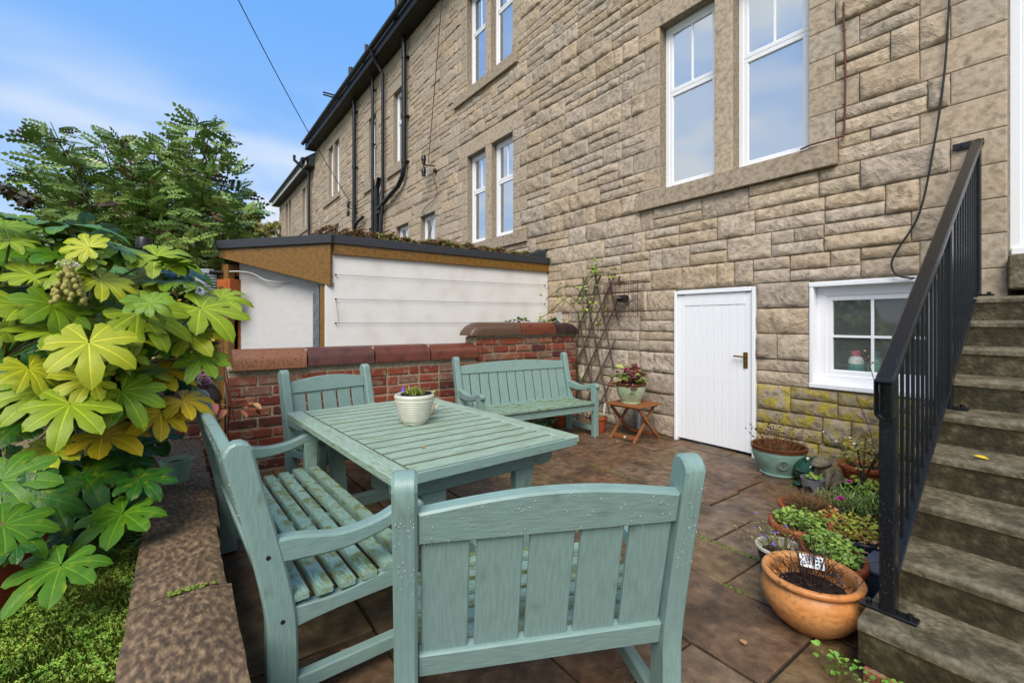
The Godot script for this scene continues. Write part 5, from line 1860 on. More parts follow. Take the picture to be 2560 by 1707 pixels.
	hk.tube(curve([Vector3(0.02, 0.0, 0), Vector3(-0.02, 0.01, 0.0), Vector3(-0.05, -0.02, 0.01), Vector3(-0.05, -0.055, 0.02), Vector3(-0.02, -0.06, 0.02)]), 0.011, 6)
	solo("wall_hook", hk, M.rust, "small rusty hook in the stone just above the wire cage", "hook", Transform3D(Basis(), Vector3(4.77, 1.97, -4.08)))

	# cables
	m = MB.new()
	m.tube(curve([Vector3(0, 2.3, 0), Vector3(0, 1.25, -0.005), Vector3(0, 0.6, 0.01), Vector3(0, 0.06, 0.0), Vector3(-0.01, 0.02, -0.02), Vector3(-0.04, 0.008, -0.12), Vector3(-0.06, 0.0, -0.24), Vector3(-0.05, -0.01, -0.33)], 5), 0.008, 6)
	for y in [0.3, 0.62, 0.95, 1.3, 1.7, 2.1]: m.box(Vector3(0.006, y, 0), Vector3(0.012, 0.008, 0.03), 0.001)
	solo("copper_red_cable", m, M.redcable, "reddish brown cable clipped down the wall to the big window sill", "cable", Transform3D(Basis(), Vector3(4.755, 3.0, -1.545)))
	m = MB.new()
	m.tube(curve([Vector3(0, 3.9, -0.855), Vector3(0, 3.3, -0.885), Vector3(0, 2.79, -0.94), Vector3(0, 2.25, -1.03), Vector3(-0.01, 1.98, -1.16), Vector3(-0.01, 1.86, -1.205), Vector3(-0.01, 1.765, -1.175), Vector3(0.0, 1.735, -1.10), Vector3(0.03, 1.735, -1.06)], 6), 0.0075, 6)
	solo("black_cable", m, M.cable, "loose black cable hanging in a loop down to the cellar window", "cable", Transform3D(Basis(), Vector3(4.74, 0, 0)))
	m = MB.new()
	m.tube(curve([Vector3(4.72, 9.3, -8.9), Vector3(4.66, 7.4, -9.15), Vector3(4.62, 5.6, -9.42), Vector3(4.60, 4.98, -9.50)], 5), 0.009, 5)
	m.tube(curve([Vector3(4.70, 4.75, -9.52), Vector3(4.74, 4.25, -9.35), Vector3(4.74, 4.08, -9.95), Vector3(4.74, 3.95, -10.1), Vector3(4.72, 3.8, -9.6), Vector3(4.70, 3.5, -9.55), Vector3(4.72, 3.3, -9.75), Vector3(4.74, 2.8, -9.4)], 5), 0.008, 5)
	solo("service_cable", m, M.cable, "thin black cable dropping past the pair of windows to the nearer insulator bracket", "cable")
	m = MB.new()
	var wp := []
	for i in 13:
		var f := i / 12.0
		wp.append(Vector3(-1.1, 9.2, -7.2).lerp(Vector3(4.62, 5.2, -15.2), f) - Vector3(0, sin(PI * f) * 0.35, 0))
	m.tube(wp, 0.010, 5)
	solo("overhead_wire", m, M.cable, "thin overhead wire slanting down across the sky to the farther bracket", "wire")
	var ins := [[Vector3(4.70, 4.93, -9.52), "mossy double insulator bracket on the wall above the garage, nearer one", 1.0], [Vector3(4.70, 5.08, -15.2), "double insulator bracket beside the drainpipes, farther one", 1.0]]
	for q in ins:
		var b := thing("insulator_bracket", q[1], "insulator", q[0])
		m = MB.new()
		m.tube([Vector3(0.09, 0, 0.05), Vector3(-0.16, 0.02, -0.1)], 0.016, 6)
		m.tube([Vector3(-0.16, -0.12, -0.1), Vector3(-0.16, 0.18, -0.1)], 0.014, 6)
		m.ball(Vector3(0.03, -0.12, 0.08), Vector3(0.05, 0.05, 0.05), 8, 6)
		part(b, "bracket", m, M.rust)
		for y in [0.14, -0.14]:
			m = MB.new()
			m.lathe([Vector2(0.0, -0.1), Vector2(0.045, -0.1), Vector2(0.045, -0.02), Vector2(0.055, -0.02), Vector2(0.055, 0.06), Vector2(0.035, 0.1), Vector2(0.0, 0.1)], 10, Vector3(-0.16, y, -0.1))
			part(b, "insulator", m, M.blackpot)


# ------------------------------------------------------------------ pots and what grows in them
func pot_shell(r0: float, r1: float, h: float, wall: float, lip := 0.0, belly := 0.0) -> Array:
	# outline from the middle of the base, up the outside, over the rim, down the inside
	var p := [Vector2(0, 0), Vector2(r0 * 0.96, 0), Vector2(r0, 0.006)]
	for i in range(1, 8):
		var f := i / 8.0
		p.append(Vector2(lerpf(r0, r1, f) + belly * sin(PI * f), h * f * (1.0 - (0.14 if lip > 0 else 0.0)) ))
	if lip > 0.0:
		p.append(Vector2(r1, h * 0.84))
		p.append(Vector2(r1 + lip, h * 0.85))
		p.append(Vector2(r1 + lip * 1.1, h * 0.90))
		p.append(Vector2(r1 + lip, h - 0.006))
	else:
		p.append(Vector2(r1, h - 0.006))
	p.append(Vector2(r1 + lip - 0.004, h))
	p.append(Vector2(r1 - wall + 0.003, h))
	p.append(Vector2(r1 - wall, h - 0.005))
	p.append(Vector2(lerpf(r0, r1, 0.6) - wall, h * 0.6))
	p.append(Vector2(0, h * 0.6))
	return p


func soil(root: Node3D, r: float, y: float, sx := 1.0, sz := 1.0) -> void:
	var m := MB.new()
	m.lathe([Vector2(r, y - 0.012), Vector2(r * 0.7, y), Vector2(r * 0.3, y + 0.006), Vector2(0, y + 0.008)], 20, Vector3.ZERO, sx, sz)
	part(root, "soil", m, M.soil)


func disc(r: float) -> Callable:
	return func(): 
		var a := rnd(0, TAU)
		var q := sqrt(rng.randf()) * r
		return Vector3(cos(a) * q, 0, sin(a) * q)


func stalks(root: Node3D, called: String, n: int, r: float, h0: float, h1: float, lean: float, w: float, y: float, m: Material, forks := 0) -> Array:
	var b := MB.new()
	var tips := []
	for k in n:
		var a := rnd(0, TAU)
		var q := sqrt(rng.randf()) * r
		var p := Vector3(cos(a) * q, y, sin(a) * q)
		var d := Vector3(cos(a) * lean * (q / maxf(r, 0.01)) + rnd(-lean, lean) * 0.5, 1, sin(a) * lean * (q / maxf(r, 0.01)) + rnd(-lean, lean) * 0.5).normalized()
		var l := rnd(h0, h1)
		var bend := Vector3(rnd(-0.3, 0.3), -0.15, rnd(-0.3, 0.3)) * lean
		var p1 := p + d * l * 0.5
		var p2 := p + d * l + bend * l
		b.tube([p, p1, p2], [w, w * 0.8, w * 0.45], 4, false)
		tips.append(p2)
		for j in forks:
			var s := p.lerp(p2, rnd(0.35, 0.9))
			var e := s + Vector3(rnd(-1, 1), rnd(0.1, 1), rnd(-1, 1)).normalized() * l * rnd(0.15, 0.4)
			b.tube([s, (s + e) * 0.5 + Vector3(rnd(-0.008, 0.008), 0, rnd(-0.008, 0.008)), e], [w * 0.6, w * 0.5, w * 0.35], 3, false)
			tips.append(e)
	part(root, called, b, m)
	return tips


func emblem(root: Node3D, a: float, y: float, r: float, s: float, tilt: float, mt: Material, dark: Material) -> void:
	# a round stamped badge: rim, raised tree, ring of letters
	var nrm := Vector3(cos(a) * cos(tilt), -sin(tilt), sin(a) * cos(tilt))
	var x := Vector3(-nrm.z, 0, nrm.x).normalized() * -1.0
	x = Vector3.UP.cross(nrm).normalized()
	var up := nrm.cross(x)
	var xf := Transform3D(Basis(x, up, nrm), Vector3(cos(a) * r, y, sin(a) * r))
	var m := MB.new()
	m.lathe([Vector2(s, 0), Vector2(s, 0.004), Vector2(s * 0.93, 0.006), Vector2(s * 0.86, 0.0045), Vector2(0, 0.004)], 28, Vector3.ZERO, 1, 1, Transform3D(xf.basis * Basis(Vector3(1, 0, 0), PI / 2), xf.origin))
	var e := part(root, "badge", m, mt)
	m = MB.new()
	var line := func(pts: Array, w: float) -> void:
		var q := []
		for p in pts: q.append(xf * Vector3(p.x * s, p.y * s, 0.0062))
		m.tube(q, w * s, 4)
	line.call([Vector2(0, -0.45), Vector2(0, 0.35)], 0.05)
	line.call([Vector2(0, -0.1), Vector2(-0.25, 0.2), Vector2(-0.3, 0.4)], 0.03)
	line.call([Vector2(0, -0.05), Vector2(0.25, 0.2), Vector2(0.32, 0.4)], 0.03)
	line.call([Vector2(0, -0.15), Vector2(-0.4, 0.05)], 0.025)
	line.call([Vector2(0, -0.15), Vector2(0.4, 0.05)], 0.025)
	line.call([Vector2(-0.25, -0.47), Vector2(0.25, -0.47)], 0.03)
	for k in 22:
		var an := TAU * k / 22.0
		if k in [16, 17]: continue
		line.call([Vector2(cos(an), sin(an)) * 0.66, Vector2(cos(an + 0.07), sin(an + 0.07)) * 0.80], 0.03)
	var ring := []
	for k in 25: ring.append(Vector2(cos(TAU * k / 24.0), sin(TAU * k / 24.0)) * 0.56)
	line.call(ring, 0.02)
	part(e, "badge_print", m, dark)


func pots() -> void:
	var m: MB
	var t: Node3D
	var lf := leaf_mesh(0.05, 0.035).mesh()
	var tiny := leaf_mesh(0.022, 0.016).mesh()
	var needle := leaf_mesh(0.05, 0.009, 0.1).mesh()
	var floret := MB.new()
	floret.tinted = true
	for k in 5:
		var a := TAU * k / 5.0
		var d := Vector3(cos(a), 0.25, sin(a)) * 0.009
		var s := Vector3(-sin(a), 0, cos(a)) * 0.004
		floret.tri(Vector3.ZERO, d * 0.7 + s, d, Vector3.UP, Vector3.UP, Vector3.UP)
		floret.tri(Vector3.ZERO, d, d * 0.7 - s, Vector3.UP, Vector3.UP, Vector3.UP)
	var fm := floret.mesh()

	# white ribbed pot on the table
	t = thing("ribbed_pot", "white ribbed pot with a dark inner pot and a small mossy bellflower, on the table", "plant pot", Vector3(1.235, 0.731, -2.755))
	var p := [Vector2(0, 0), Vector2(0.068, 0), Vector2(0.072, 0.004)]
	for i in 12:
		var f := i / 12.0
		var r := 0.070 + 0.052 * pow(f, 0.62)
		p.append(Vector2(r, 0.008 + f * 0.145))
		p.append(Vector2(r + 0.0058, 0.008 + f * 0.145 + 0.0045))
		p.append(Vector2(r + 0.0058, 0.008 + f * 0.145 + 0.0075))
	for q in [Vector2(0.122, 0.158), Vector2(0.1225, 0.163), Vector2(0.128, 0.170), Vector2(0.127, 0.182), Vector2(0.118, 0.190), Vector2(0.112, 0.188), Vector2(0.106, 0.17), Vector2(0.10, 0.12), Vector2(0, 0.12)]: p.append(q)
	m = MB.new()
	m.lathe(p, 48, Vector3.ZERO, 1, 1, Transform3D(), 0.6)
	part(t, "pot", m, M.cream)
	m = MB.new()
	m.lathe([Vector2(0.098, 0.13), Vector2(0.100, 0.188), Vector2(0.102, 0.192), Vector2(0.096, 0.192), Vector2(0.094, 0.17), Vector2(0, 0.168)], 32, Vector3(0.012, 0, 0.006))
	part(t, "inner_pot", m, M.navy)
	soil(t, 0.09, 0.172)
	stalks(t, "stems", 40, 0.05, 0.03, 0.06, 0.6, 0.0015, 0.165, M.stem)
	spray(t, "leaves", needle, 330, func(): var q: Vector3 = disc(0.055).call(); return q * Vector3(1.1, 1, 1) + Vector3(-0.005, 0.18 + rng.randf() * 0.055 * (1.0 - q.length() / 0.07), 0.0), Color(0.13, 0.21, 0.03), Color(0.36, 0.40, 0.07), 0.4, 0.75, null, 0.9)
	m = MB.new()
	m.tube([Vector3(-0.05, 0.18, 0), Vector3(-0.075, 0.235, 0.0)], 0.0015, 4)
	part(t, "flower_stem", m, M.stem)
	m = MB.new()
	m.lathe([Vector2(0.004, 0.0), Vector2(0.008, -0.008), Vector2(0.009, -0.018), Vector2(0.015, -0.028)], 10, Vector3(-0.076, 0.24, 0))
	part(t, "flower", m, plain(Color(0.42, 0.30, 0.70), 0.6))

	t = thing("patterned_jug", "small cream patterned jug with a loop handle, behind the white pot on the table", "jug", Vector3(1.44, 0.731, -2.98))
	m = MB.new()
	m.lathe([Vector2(0, 0), Vector2(0.035, 0), Vector2(0.045, 0.03), Vector2(0.046, 0.06), Vector2(0.036, 0.095), Vector2(0.040, 0.115), Vector2(0.036, 0.115), Vector2(0.033, 0.09), Vector2(0, 0.08)], 24)
	part(t, "body", m, mat(noise(131, 0.05, [[0.0, Color(0.55, 0.25, 0.2)], [0.25, Color(0.83, 0.74, 0.6)], [0.7, Color(0.86, 0.80, 0.68)], [1.0, Color(0.4, 0.5, 0.3)]], 256, 3), Vector3.ONE * 9.0, 0.3))
	m = MB.new()
	m.tube(curve([Vector3(0.036, 0.10, 0.008), Vector3(0.062, 0.108, 0.012), Vector3(0.075, 0.085, 0.014), Vector3(0.066, 0.05, 0.012), Vector3(0.043, 0.03, 0.008)]), 0.006, 8)
	part(t, "handle", m, M.cream)
	spray(t, "leaves", tiny, 90, func(): return Vector3(rnd(-0.06, 0.04), rnd(0.10, 0.155), rnd(-0.04, 0.04)), Color(0.16, 0.22, 0.04), Color(0.40, 0.42, 0.10), 0.8, 1.3)

	# hydrangea in a pale glazed pot on a folding wooden table
	var sx := Vector3(4.395, 0, -3.565)
	t = thing("folding_table", "small folding slatted wooden table with crossed legs, below the hydrangea pot", "side table", sx, deg_to_rad(4))
	for k in 6: beam(t, "slat", Vector3(-0.235, 0.413, -0.205 + k * 0.082), Vector3(0.235, 0.413, -0.205 + k * 0.082), 0.074, 0.016, M.teak, 0.003)
	for e in [-1.0, 1.0]:
		beam(t, "top_rail", Vector3(e * 0.165, 0.393, -0.21), Vector3(e * 0.165, 0.393, 0.21), 0.03, 0.024, M.teak, 0.003)
		beam(t, "leg", Vector3(-0.23, 0.0, e * 0.165), Vector3(0.175, 0.385, e * 0.165), 0.022, 0.036, M.teak, 0.003)
		beam(t, "leg", Vector3(0.23, 0.0, e * 0.195), Vector3(-0.175, 0.385, e * 0.195), 0.022, 0.036, M.teak, 0.003)
	beam(t, "cross_bar", Vector3(-0.185, 0.05, -0.17), Vector3(-0.185, 0.05, 0.17), 0.02, 0.04, M.teak, 0.003)
	beam(t, "cross_bar", Vector3(0.185, 0.05, -0.2), Vector3(0.185, 0.05, 0.2), 0.02, 0.04, M.teak, 0.003)
	m = MB.new()
	m.box(Vector3(-0.197, 0.052, 0.02), Vector3(0.002, 0.022, 0.03), 0.0)
	part(t, "paper_tag", m, M.plasticwhite)
	var pot_at := sx + Vector3(-0.01, 0.421, -0.03)
	t = thing("hydrangea_pot", "pale green glazed pot of red-leaved hydrangea with a snail on its brown rim", "potted plant", pot_at)
	m = MB.new()
	m.lathe([Vector2(0, 0), Vector2(0.115, 0), Vector2(0.118, 0.012), Vector2(0.112, 0.016), Vector2(0.14, 0.07), Vector2(0.163, 0.13), Vector2(0.172, 0.185), Vector2(0.172, 0.205)], 40)
	part(t, "pot", m, M.glaze2)
	m = MB.new()
	m.lathe([Vector2(0.170, 0.203), Vector2(0.178, 0.206), Vector2(0.178, 0.214), Vector2(0.174, 0.218), Vector2(0.180, 0.222), Vector2(0.180, 0.232), Vector2(0.172, 0.238), Vector2(0.162, 0.234), Vector2(0.158, 0.2), Vector2(0, 0.19)], 40)
	part(t, "rim", m, M.glaze_rim)
	soil(t, 0.155, 0.205)
	emblem(t, deg_to_rad(137), 0.118, 0.160, 0.040, 0.36, M.glaze2, M.frogstone)
	m = MB.new()
	m.ball(Vector3(-0.125, 0.222, 0.135), Vector3(0.030, 0.030, 0.022), 12, 8)
	m.tube(curve([Vector3(-0.15, 0.205, 0.12), Vector3(-0.135, 0.19, 0.15), Vector3(-0.10, 0.195, 0.165), Vector3(-0.09, 0.22, 0.165)]), [0.008, 0.010, 0.012, 0.013, 0.013, 0.012, 0.012, 0.012, 0.011, 0.011, 0.010, 0.010, 0.009, 0.009, 0.009, 0.008, 0.008, 0.007, 0.006], 7)
	part(t, "snail_ornament", m, M.glaze_rim)
	var tips := stalks(t, "stems", 26, 0.07, 0.14, 0.30, 0.75, 0.004, 0.2, M.stembrown)
	var big := leaf_mesh(0.10, 0.068, 0.25, 0.25).mesh()
	var dome := func() -> Vector3: var q: Vector3 = disc(0.20).call(); return Vector3(q.x, 0.22 + rng.randf() * 0.22 * sqrt(maxf(0.05, 1.0 - q.length_squared() / 0.05)), q.z)
	spray(t, "leaves", big, 70, dome, Color(0.10, 0.17, 0.03), Color(0.33, 0.36, 0.08), 0.6, 1.15, M.leaf, 0.1)
	spray(t, "leaves", big, 16, dome, Color(0.36, 0.06, 0.09), Color(0.45, 0.16, 0.06), 0.6, 1.0, M.leaf, -0.2)
	for h in [[-0.07, 0.40, 0.02], [0.05, 0.36, 0.05], [0.19, 0.42, -0.10], [0.22, 0.38, -0.13], [0.09, 0.33, 0.12], [-0.10, 0.34, 0.10], [0.0, 0.37, -0.08], [0.17, 0.27, 0.0], [0.20, 0.24, -0.06]]:
		spray(t, "flower_head", fm, 60, func(): return Vector3(h[0], h[1], h[2]) + Vector3(rnd(-1, 1), rnd(-0.7, 0.7), rnd(-1, 1)).normalized() * rnd(0.015, 0.045), Color(0.26, 0.02, 0.06), Color(0.46, 0.10, 0.17), 1.0, 1.7, M.petal, 0.0)
	m = MB.new()
	m.tube([Vector3(0.05, 0.2, -0.03), Vector3(0.14, 0.32, -0.08), Vector3(0.2, 0.41, -0.11)], 0.004, 5)
	m.tube([Vector3(-0.03, 0.2, 0.0), Vector3(-0.06, 0.3, 0.01), Vector3(-0.07, 0.39, 0.02)], 0.004, 5)
	part(t, "flower_stem", m, M.stembrown)
	for q in [[Vector3(-0.16, 0.29, 0.12), 0.4], [Vector3(-0.19, 0.33, 0.0), 0.3]]:
		m = leaf_mesh(0.13, 0.085, 0.1, 0.1)
		for i in m.c.size(): m.c[i] = Color(0.52, 0.07, 0.15)
		part(t, "red_leaf", m, M.leaf, Transform3D(Basis.from_euler(Vector3(0.9, 2.3, -1.5)), q[0]))

	# big sage bowl by the cellar door
	t = thing("sage_bowl", "wide sage glazed bowl of dead stems, right of the white cellar door", "potted plant", Vector3(4.45, 0, -1.955))
	m = MB.new()
	m.lathe([Vector2(0, 0), Vector2(0.150, 0), Vector2(0.156, 0.012), Vector2(0.148, 0.02), Vector2(0.150, 0.03), Vector2(0.185, 0.09), Vector2(0.212, 0.155), Vector2(0.222, 0.205), Vector2(0.222, 0.225)], 44)
	part(t, "pot", m, M.glaze)
	m = MB.new()
	m.lathe([Vector2(0.221, 0.222), Vector2(0.229, 0.226), Vector2(0.229, 0.236), Vector2(0.224, 0.240), Vector2(0.231, 0.245), Vector2(0.231, 0.256), Vector2(0.222, 0.262), Vector2(0.208, 0.256), Vector2(0.204, 0.2), Vector2(0.196, 0.15), Vector2(0, 0.14)], 44)
	part(t, "rim", m, M.glaze_rim)
	soil(t, 0.19, 0.165)
	emblem(t, deg_to_rad(146), 0.13, 0.206, 0.050, 0.36, M.glaze, M.frogstone)
	tips = stalks(t, "dead_stems", 60, 0.13, 0.12, 0.36, 0.7, 0.0022, 0.16, plain(Color(0.50, 0.36, 0.22), 0.8), 1)
	m = MB.new()
	for k in tips.size():
		if k % 2 == 0: m.ball(tips[k], Vector3.ONE * rnd(0.004, 0.008), 5, 4)
	part(t, "seed_heads", m, plain(Color(0.17, 0.12, 0.09), 0.8))
	# a spray of seed heads leaning out to the left
	m = MB.new()
	var beads := MB.new()
	for k in 7:
		var e := Vector3(-0.14 - rnd(0, 0.13), 0.26 + rnd(0.02, 0.22), 0.02 + rnd(-0.1, 0.16))
		m.tube([Vector3(-0.10, 0.2, 0.02), e * 0.6 + Vector3(0, 0.12, 0), e], 0.0018, 4)
		for j in 3: beads.ball(e + Vector3(rnd(-0.03, 0.03), rnd(-0.03, 0.03), rnd(-0.03, 0.03)), Vector3.ONE * 0.007, 6, 4)
	part(t, "dead_stems", m, M.stembrown)
	part(t, "seed_heads", beads, M.blackpot)

	# two frogs and a little bucket
	t = thing("ceramic_frog", "round glossy dark green ceramic frog with bulging white eyes, next to the sage bowl", "frog ornament", Vector3(4.40, 0.005, -1.675), deg_to_rad(-62))
	m = MB.new()
	m.ball(Vector3(0, 0.105, 0), Vector3(0.128, 0.105, 0.115), 28, 18)
	m.ball(Vector3(0, 0.11, 0.045), Vector3(0.118, 0.028, 0.085), 24, 8)
	part(t, "body", m, M.frog)
	m = MB.new()
	var mo := []
	for i in 13:
		var a := -1.25 + 2.5 * i / 12.0
		mo.append(Vector3(sin(a) * 0.122, 0.108 + 0.012 * absf(sin(a)), cos(a) * 0.116 + 0.008))
	m.tube(mo, 0.004, 5)
	part(t, "mouth", m, M.frogstone)
	for s in [-1.0, 1.0]:
		m = MB.new()
		m.ball(Vector3(s * 0.027, 0.210, 0.04), Vector3(0.025, 0.027, 0.026), 14, 10)
		part(t, "eye_socket", m, M.frog)
		m = MB.new()
		m.ball(Vector3(s * 0.027, 0.213, 0.058), Vector3(0.014, 0.016, 0.010), 12, 8)
		var ey := part(t, "eye", m, M.plasticwhite)
		m = MB.new()
		m.ball(Vector3(s * 0.025, 0.213, 0.067), Vector3(0.005, 0.006, 0.003), 8, 6)
		part(ey, "pupil", m, M.blackpot)
		m = MB.new()
		m.ball(Vector3(s * 0.10, 0.015, 0.12), Vector3(0.045, 0.018, 0.055), 14, 6)
		part(t, "foot", m, M.frog)
	t = thing("stone_frog", "grey-brown stone frog sitting upright and looking left, among the pots", "frog ornament", Vector3(4.34, 0.0, -1.52), deg_to_rad(-115))
	t.scale = Vector3.ONE * 1.12
	m = MB.new()
	m.ball(Vector3(0, 0.075, -0.035), Vector3(0.072, 0.085, 0.085), 18, 12)
	m.ball(Vector3(0, 0.125, 0.01), Vector3(0.056, 0.085, 0.055), 16, 10, Basis(Vector3(1, 0, 0), 0.35))
	m.ball(Vector3(0, 0.205, 0.055), Vector3(0.058, 0.040, 0.072), 18, 10, Basis(Vector3(1, 0, 0), 0.12))
	m.ball(Vector3(0, 0.19, 0.085), Vector3(0.046, 0.022, 0.052), 16, 8)
	for s in [-1.0, 1.0]:
		m.ball(Vector3(s * 0.034, 0.236, 0.045), Vector3(0.017, 0.018, 0.019), 10, 8)
		m.tube(curve([Vector3(s * 0.045, 0.14, 0.04), Vector3(s * 0.055, 0.07, 0.07), Vector3(s * 0.045, 0.008, 0.08)], 4), [0.024, 0.022, 0.021, 0.020, 0.019, 0.018, 0.018, 0.019, 0.022], 8)
		m.ball(Vector3(s * 0.075, 0.045, -0.02), Vector3(0.030, 0.045, 0.075), 12, 8)
		m.ball(Vector3(s * 0.07, 0.010, 0.06), Vector3(0.028, 0.012, 0.045), 10, 6)
	part(t, "body", m, M.frogstone)
	t = thing("tin_bucket", "little tin bucket with seedlings in front of the two frogs", "bucket", Vector3(4.12, 0, -1.55))
	m = MB.new()
	m.lathe([Vector2(0, 0), Vector2(0.060, 0), Vector2(0.062, 0.004), Vector2(0.085, 0.125), Vector2(0.089, 0.128), Vector2(0.089, 0.134), Vector2(0.084, 0.134), Vector2(0.075, 0.1), Vector2(0, 0.1)], 28)
	part(t, "pail", m, M.zinc)
	m = MB.new()
	m.ball(Vector3(-0.076, 0.06, 0.0), Vector3(0.006, 0.03, 0.04), 8, 6, Basis(Vector3(0, 1, 0), 0.5))
	part(t, "painted_patch", m, M.blackpot)
	soil(t, 0.072, 0.11)
	spray(t, "leaves", lf, 26, func(): return disc(0.06).call() + Vector3(0, rnd(0.12, 0.15), 0), Color(0.12, 0.24, 0.02), Color(0.30, 0.42, 0.05), 0.5, 0.9)

	# terracotta pot with white flowers against the mossy wall
	t = thing("white_flower_pot", "terracotta pot of wispy white flowers against the mossy stone wall, farthest terracotta pot", "potted plant", Vector3(4.56, 0, -1.34))
	m = MB.new()
	m.lathe(pot_shell(0.115, 0.165, 0.215, 0.02, 0.014), 36)
	part(t, "pot", m, M.terracotta)
	soil(t, 0.15, 0.185)
	tips = stalks(t, "stems", 46, 0.13, 0.12, 0.34, 0.8, 0.002, 0.18, M.stem, 2)
	spray(t, "leaves", needle, 340, func(): return tips[rng.randi() % tips.size()] * Vector3(1, rnd(0.72, 1.0), 1) + Vector3(rnd(-0.03, 0.03), rnd(-0.04, 0.02), rnd(-0.03, 0.03)), Color(0.16, 0.22, 0.03), Color(0.42, 0.36, 0.06), 0.4, 0.8)
	spray(t, "flowers", fm, 26, func(): return tips[rng.randi() % tips.size()] + Vector3(0, 0.01, 0), Color(0.8, 0.8, 0.72), Color(0.85, 0.85, 0.8), 1.0, 1.7, M.petal, 0.0)
	m = MB.new()
	m.tube(curve([Vector3(-0.02, 0.23, 0.1), Vector3(0.0, 0.6, 0.12), Vector3(0.02, 0.95, 0.05), Vector3(0.0, 1.15, 0.0)]), 0.003, 5)
	m.tube(curve([Vector3(-0.02, 0.23, 0.1), Vector3(-0.08, 0.55, 0.05), Vector3(-0.12, 0.78, -0.02)]), 0.0025, 5)
	part(t, "bare_stem", m, M.rust)
	spray(t, "leaves", tiny, 16, func(): return Vector3(rnd(-0.05, 0.05), rnd(1.0, 1.2), rnd(-0.06, 0.06)), Color(0.45, 0.16, 0.05), Color(0.55, 0.30, 0.10), 0.8, 1.4)
	# dark bowls behind
	t = thing("dark_bowl", "shallow dark pot with a woody stem and bright young leaves, behind the stone frog", "potted plant", Vector3(4.20, 0, -1.235))
	m = MB.new()
	m.lathe(pot_shell(0.125, 0.165, 0.11, 0.018, 0.008), 36)
	part(t, "pot", m, M.blackpot)
	soil(t, 0.148, 0.09)
	m = MB.new()
	for k in 5:
		var a := rnd(0, TAU)
		m.tube(curve([Vector3(-0.03, 0.08, 0), Vector3(-0.03 + cos(a) * 0.03, 0.25, sin(a) * 0.03), Vector3(-0.02 + cos(a) * rnd(0.08, 0.16), rnd(0.34, 0.52), sin(a) * 0.12)]), 0.006, 5)
	part(t, "woody_stem", m, M.bark)
	spray(t, "leaves", lf, 110, func(): return disc(0.13).call() + Vector3(0.02, rnd(0.10, 0.18), 0), Color(0.13, 0.28, 0.02), Color(0.33, 0.46, 0.05), 0.5, 1.0)
	spray(t, "leaves", tiny, 160, func(): var q: Vector3 = disc(0.16).call(); return q + Vector3(0, rnd(0.28, 0.50), 0), Color(0.28, 0.16, 0.03), Color(0.38, 0.36, 0.06), 0.7, 1.4)
	t = thing("heather_pot", "blue-black glazed pot of low heathery greens, behind the bowl of dry grass", "potted plant", Vector3(3.76, 0, -1.235))
	m = MB.new()
	m.lathe(pot_shell(0.11, 0.155, 0.135, 0.018, 0.010), 36)
	part(t, "pot", m, M.navy)
	soil(t, 0.135, 0.112)
	spray(t, "leaves", needle, 620, func(): var q: Vector3 = disc(0.15).call(); return q + Vector3(0, 0.11 + rng.randf() * 0.05, 0), Color(0.09, 0.13, 0.03), Color(0.30, 0.34, 0.10), 0.45, 0.95, null, 1.0)
	t = thing("dry_grass_pot", "terracotta bowl of tufted dry brown grass", "potted plant", Vector3(3.42, 0, -1.325))
	m = MB.new()
	m.lathe(pot_shell(0.115, 0.160, 0.155, 0.016, 0.012), 40)
	part(t, "pot", m, M.terracotta)
	soil(t, 0.145, 0.13)
	stalks(t, "grass_blades", 260, 0.10, 0.07, 0.15, 1.0, 0.0017, 0.13, plain(Color(0.52, 0.40, 0.25), 0.85))
	stalks(t, "grass_blades", 150, 0.10, 0.05, 0.11, 0.9, 0.0018, 0.13, plain(Color(0.27, 0.19, 0.12), 0.85))
	t = thing("primula_pot", "dark blue pot of feathery greens with two magenta primulas", "potted plant", Vector3(3.50, 0, -1.00))
	m = MB.new()
	m.lathe(pot_shell(0.12, 0.165, 0.16, 0.018, 0.010), 36)
	part(t, "pot", m, M.navy)
	soil(t, 0.145, 0.135)
	stalks(t, "stems", 44, 0.13, 0.08, 0.22, 0.6, 0.0022, 0.135, M.stem)
	spray(t, "leaves", needle, 720, func(): var q: Vector3 = disc(0.17).call(); return q + Vector3(0, 0.14 + rng.randf() * 0.18, 0), Color(0.06, 0.17, 0.03), Color(0.25, 0.36, 0.06), 0.5, 1.0, null, 0.8)
	spray(t, "leaves", needle, 160, func(): return Vector3(rnd(0.02, 0.17), rnd(0.2, 0.36), rnd(-0.05, 0.12)), Color(0.30, 0.30, 0.03), Color(0.44, 0.40, 0.05), 0.4, 0.8, null, 1.0)
	for q in [Vector3(0.08, 0.33, -0.14), Vector3(-0.12, 0.27, -0.12), Vector3(-0.05, 0.25, -0.14)]:
		spray(t, "flower", fm, 12, func(): return q + Vector3(rnd(-0.010, 0.010), rnd(-0.006, 0.006), rnd(-0.010, 0.010)), Color(0.45, 0.02, 0.25), Color(0.55, 0.05, 0.33), 1.1, 1.8, M.petal, 0.0)
	t = thing("creeping_jenny_pot", "dark blue pot with golden and coppery creeping leaves spilling over its side", "potted plant", Vector3(3.13, 0, -0.93))
	m = MB.new()
	m.lathe(pot_shell(0.125, 0.165, 0.19, 0.018, 0.012), 36)
	part(t, "pot", m, M.navy)
	soil(t, 0.145, 0.165)
	var spill := func() -> Vector3:
		var f := rng.randf()
		if f < 0.45: return Vector3(rnd(-0.05, 0.2), rnd(0.12, 0.23), rnd(-0.24, 0.0))
		return disc(0.15).call() + Vector3(0, rnd(0.17, 0.21), 0)
	spray(t, "leaves", tiny, 480, spill, Color(0.40, 0.16, 0.04), Color(0.52, 0.36, 0.08), 0.8, 1.5)
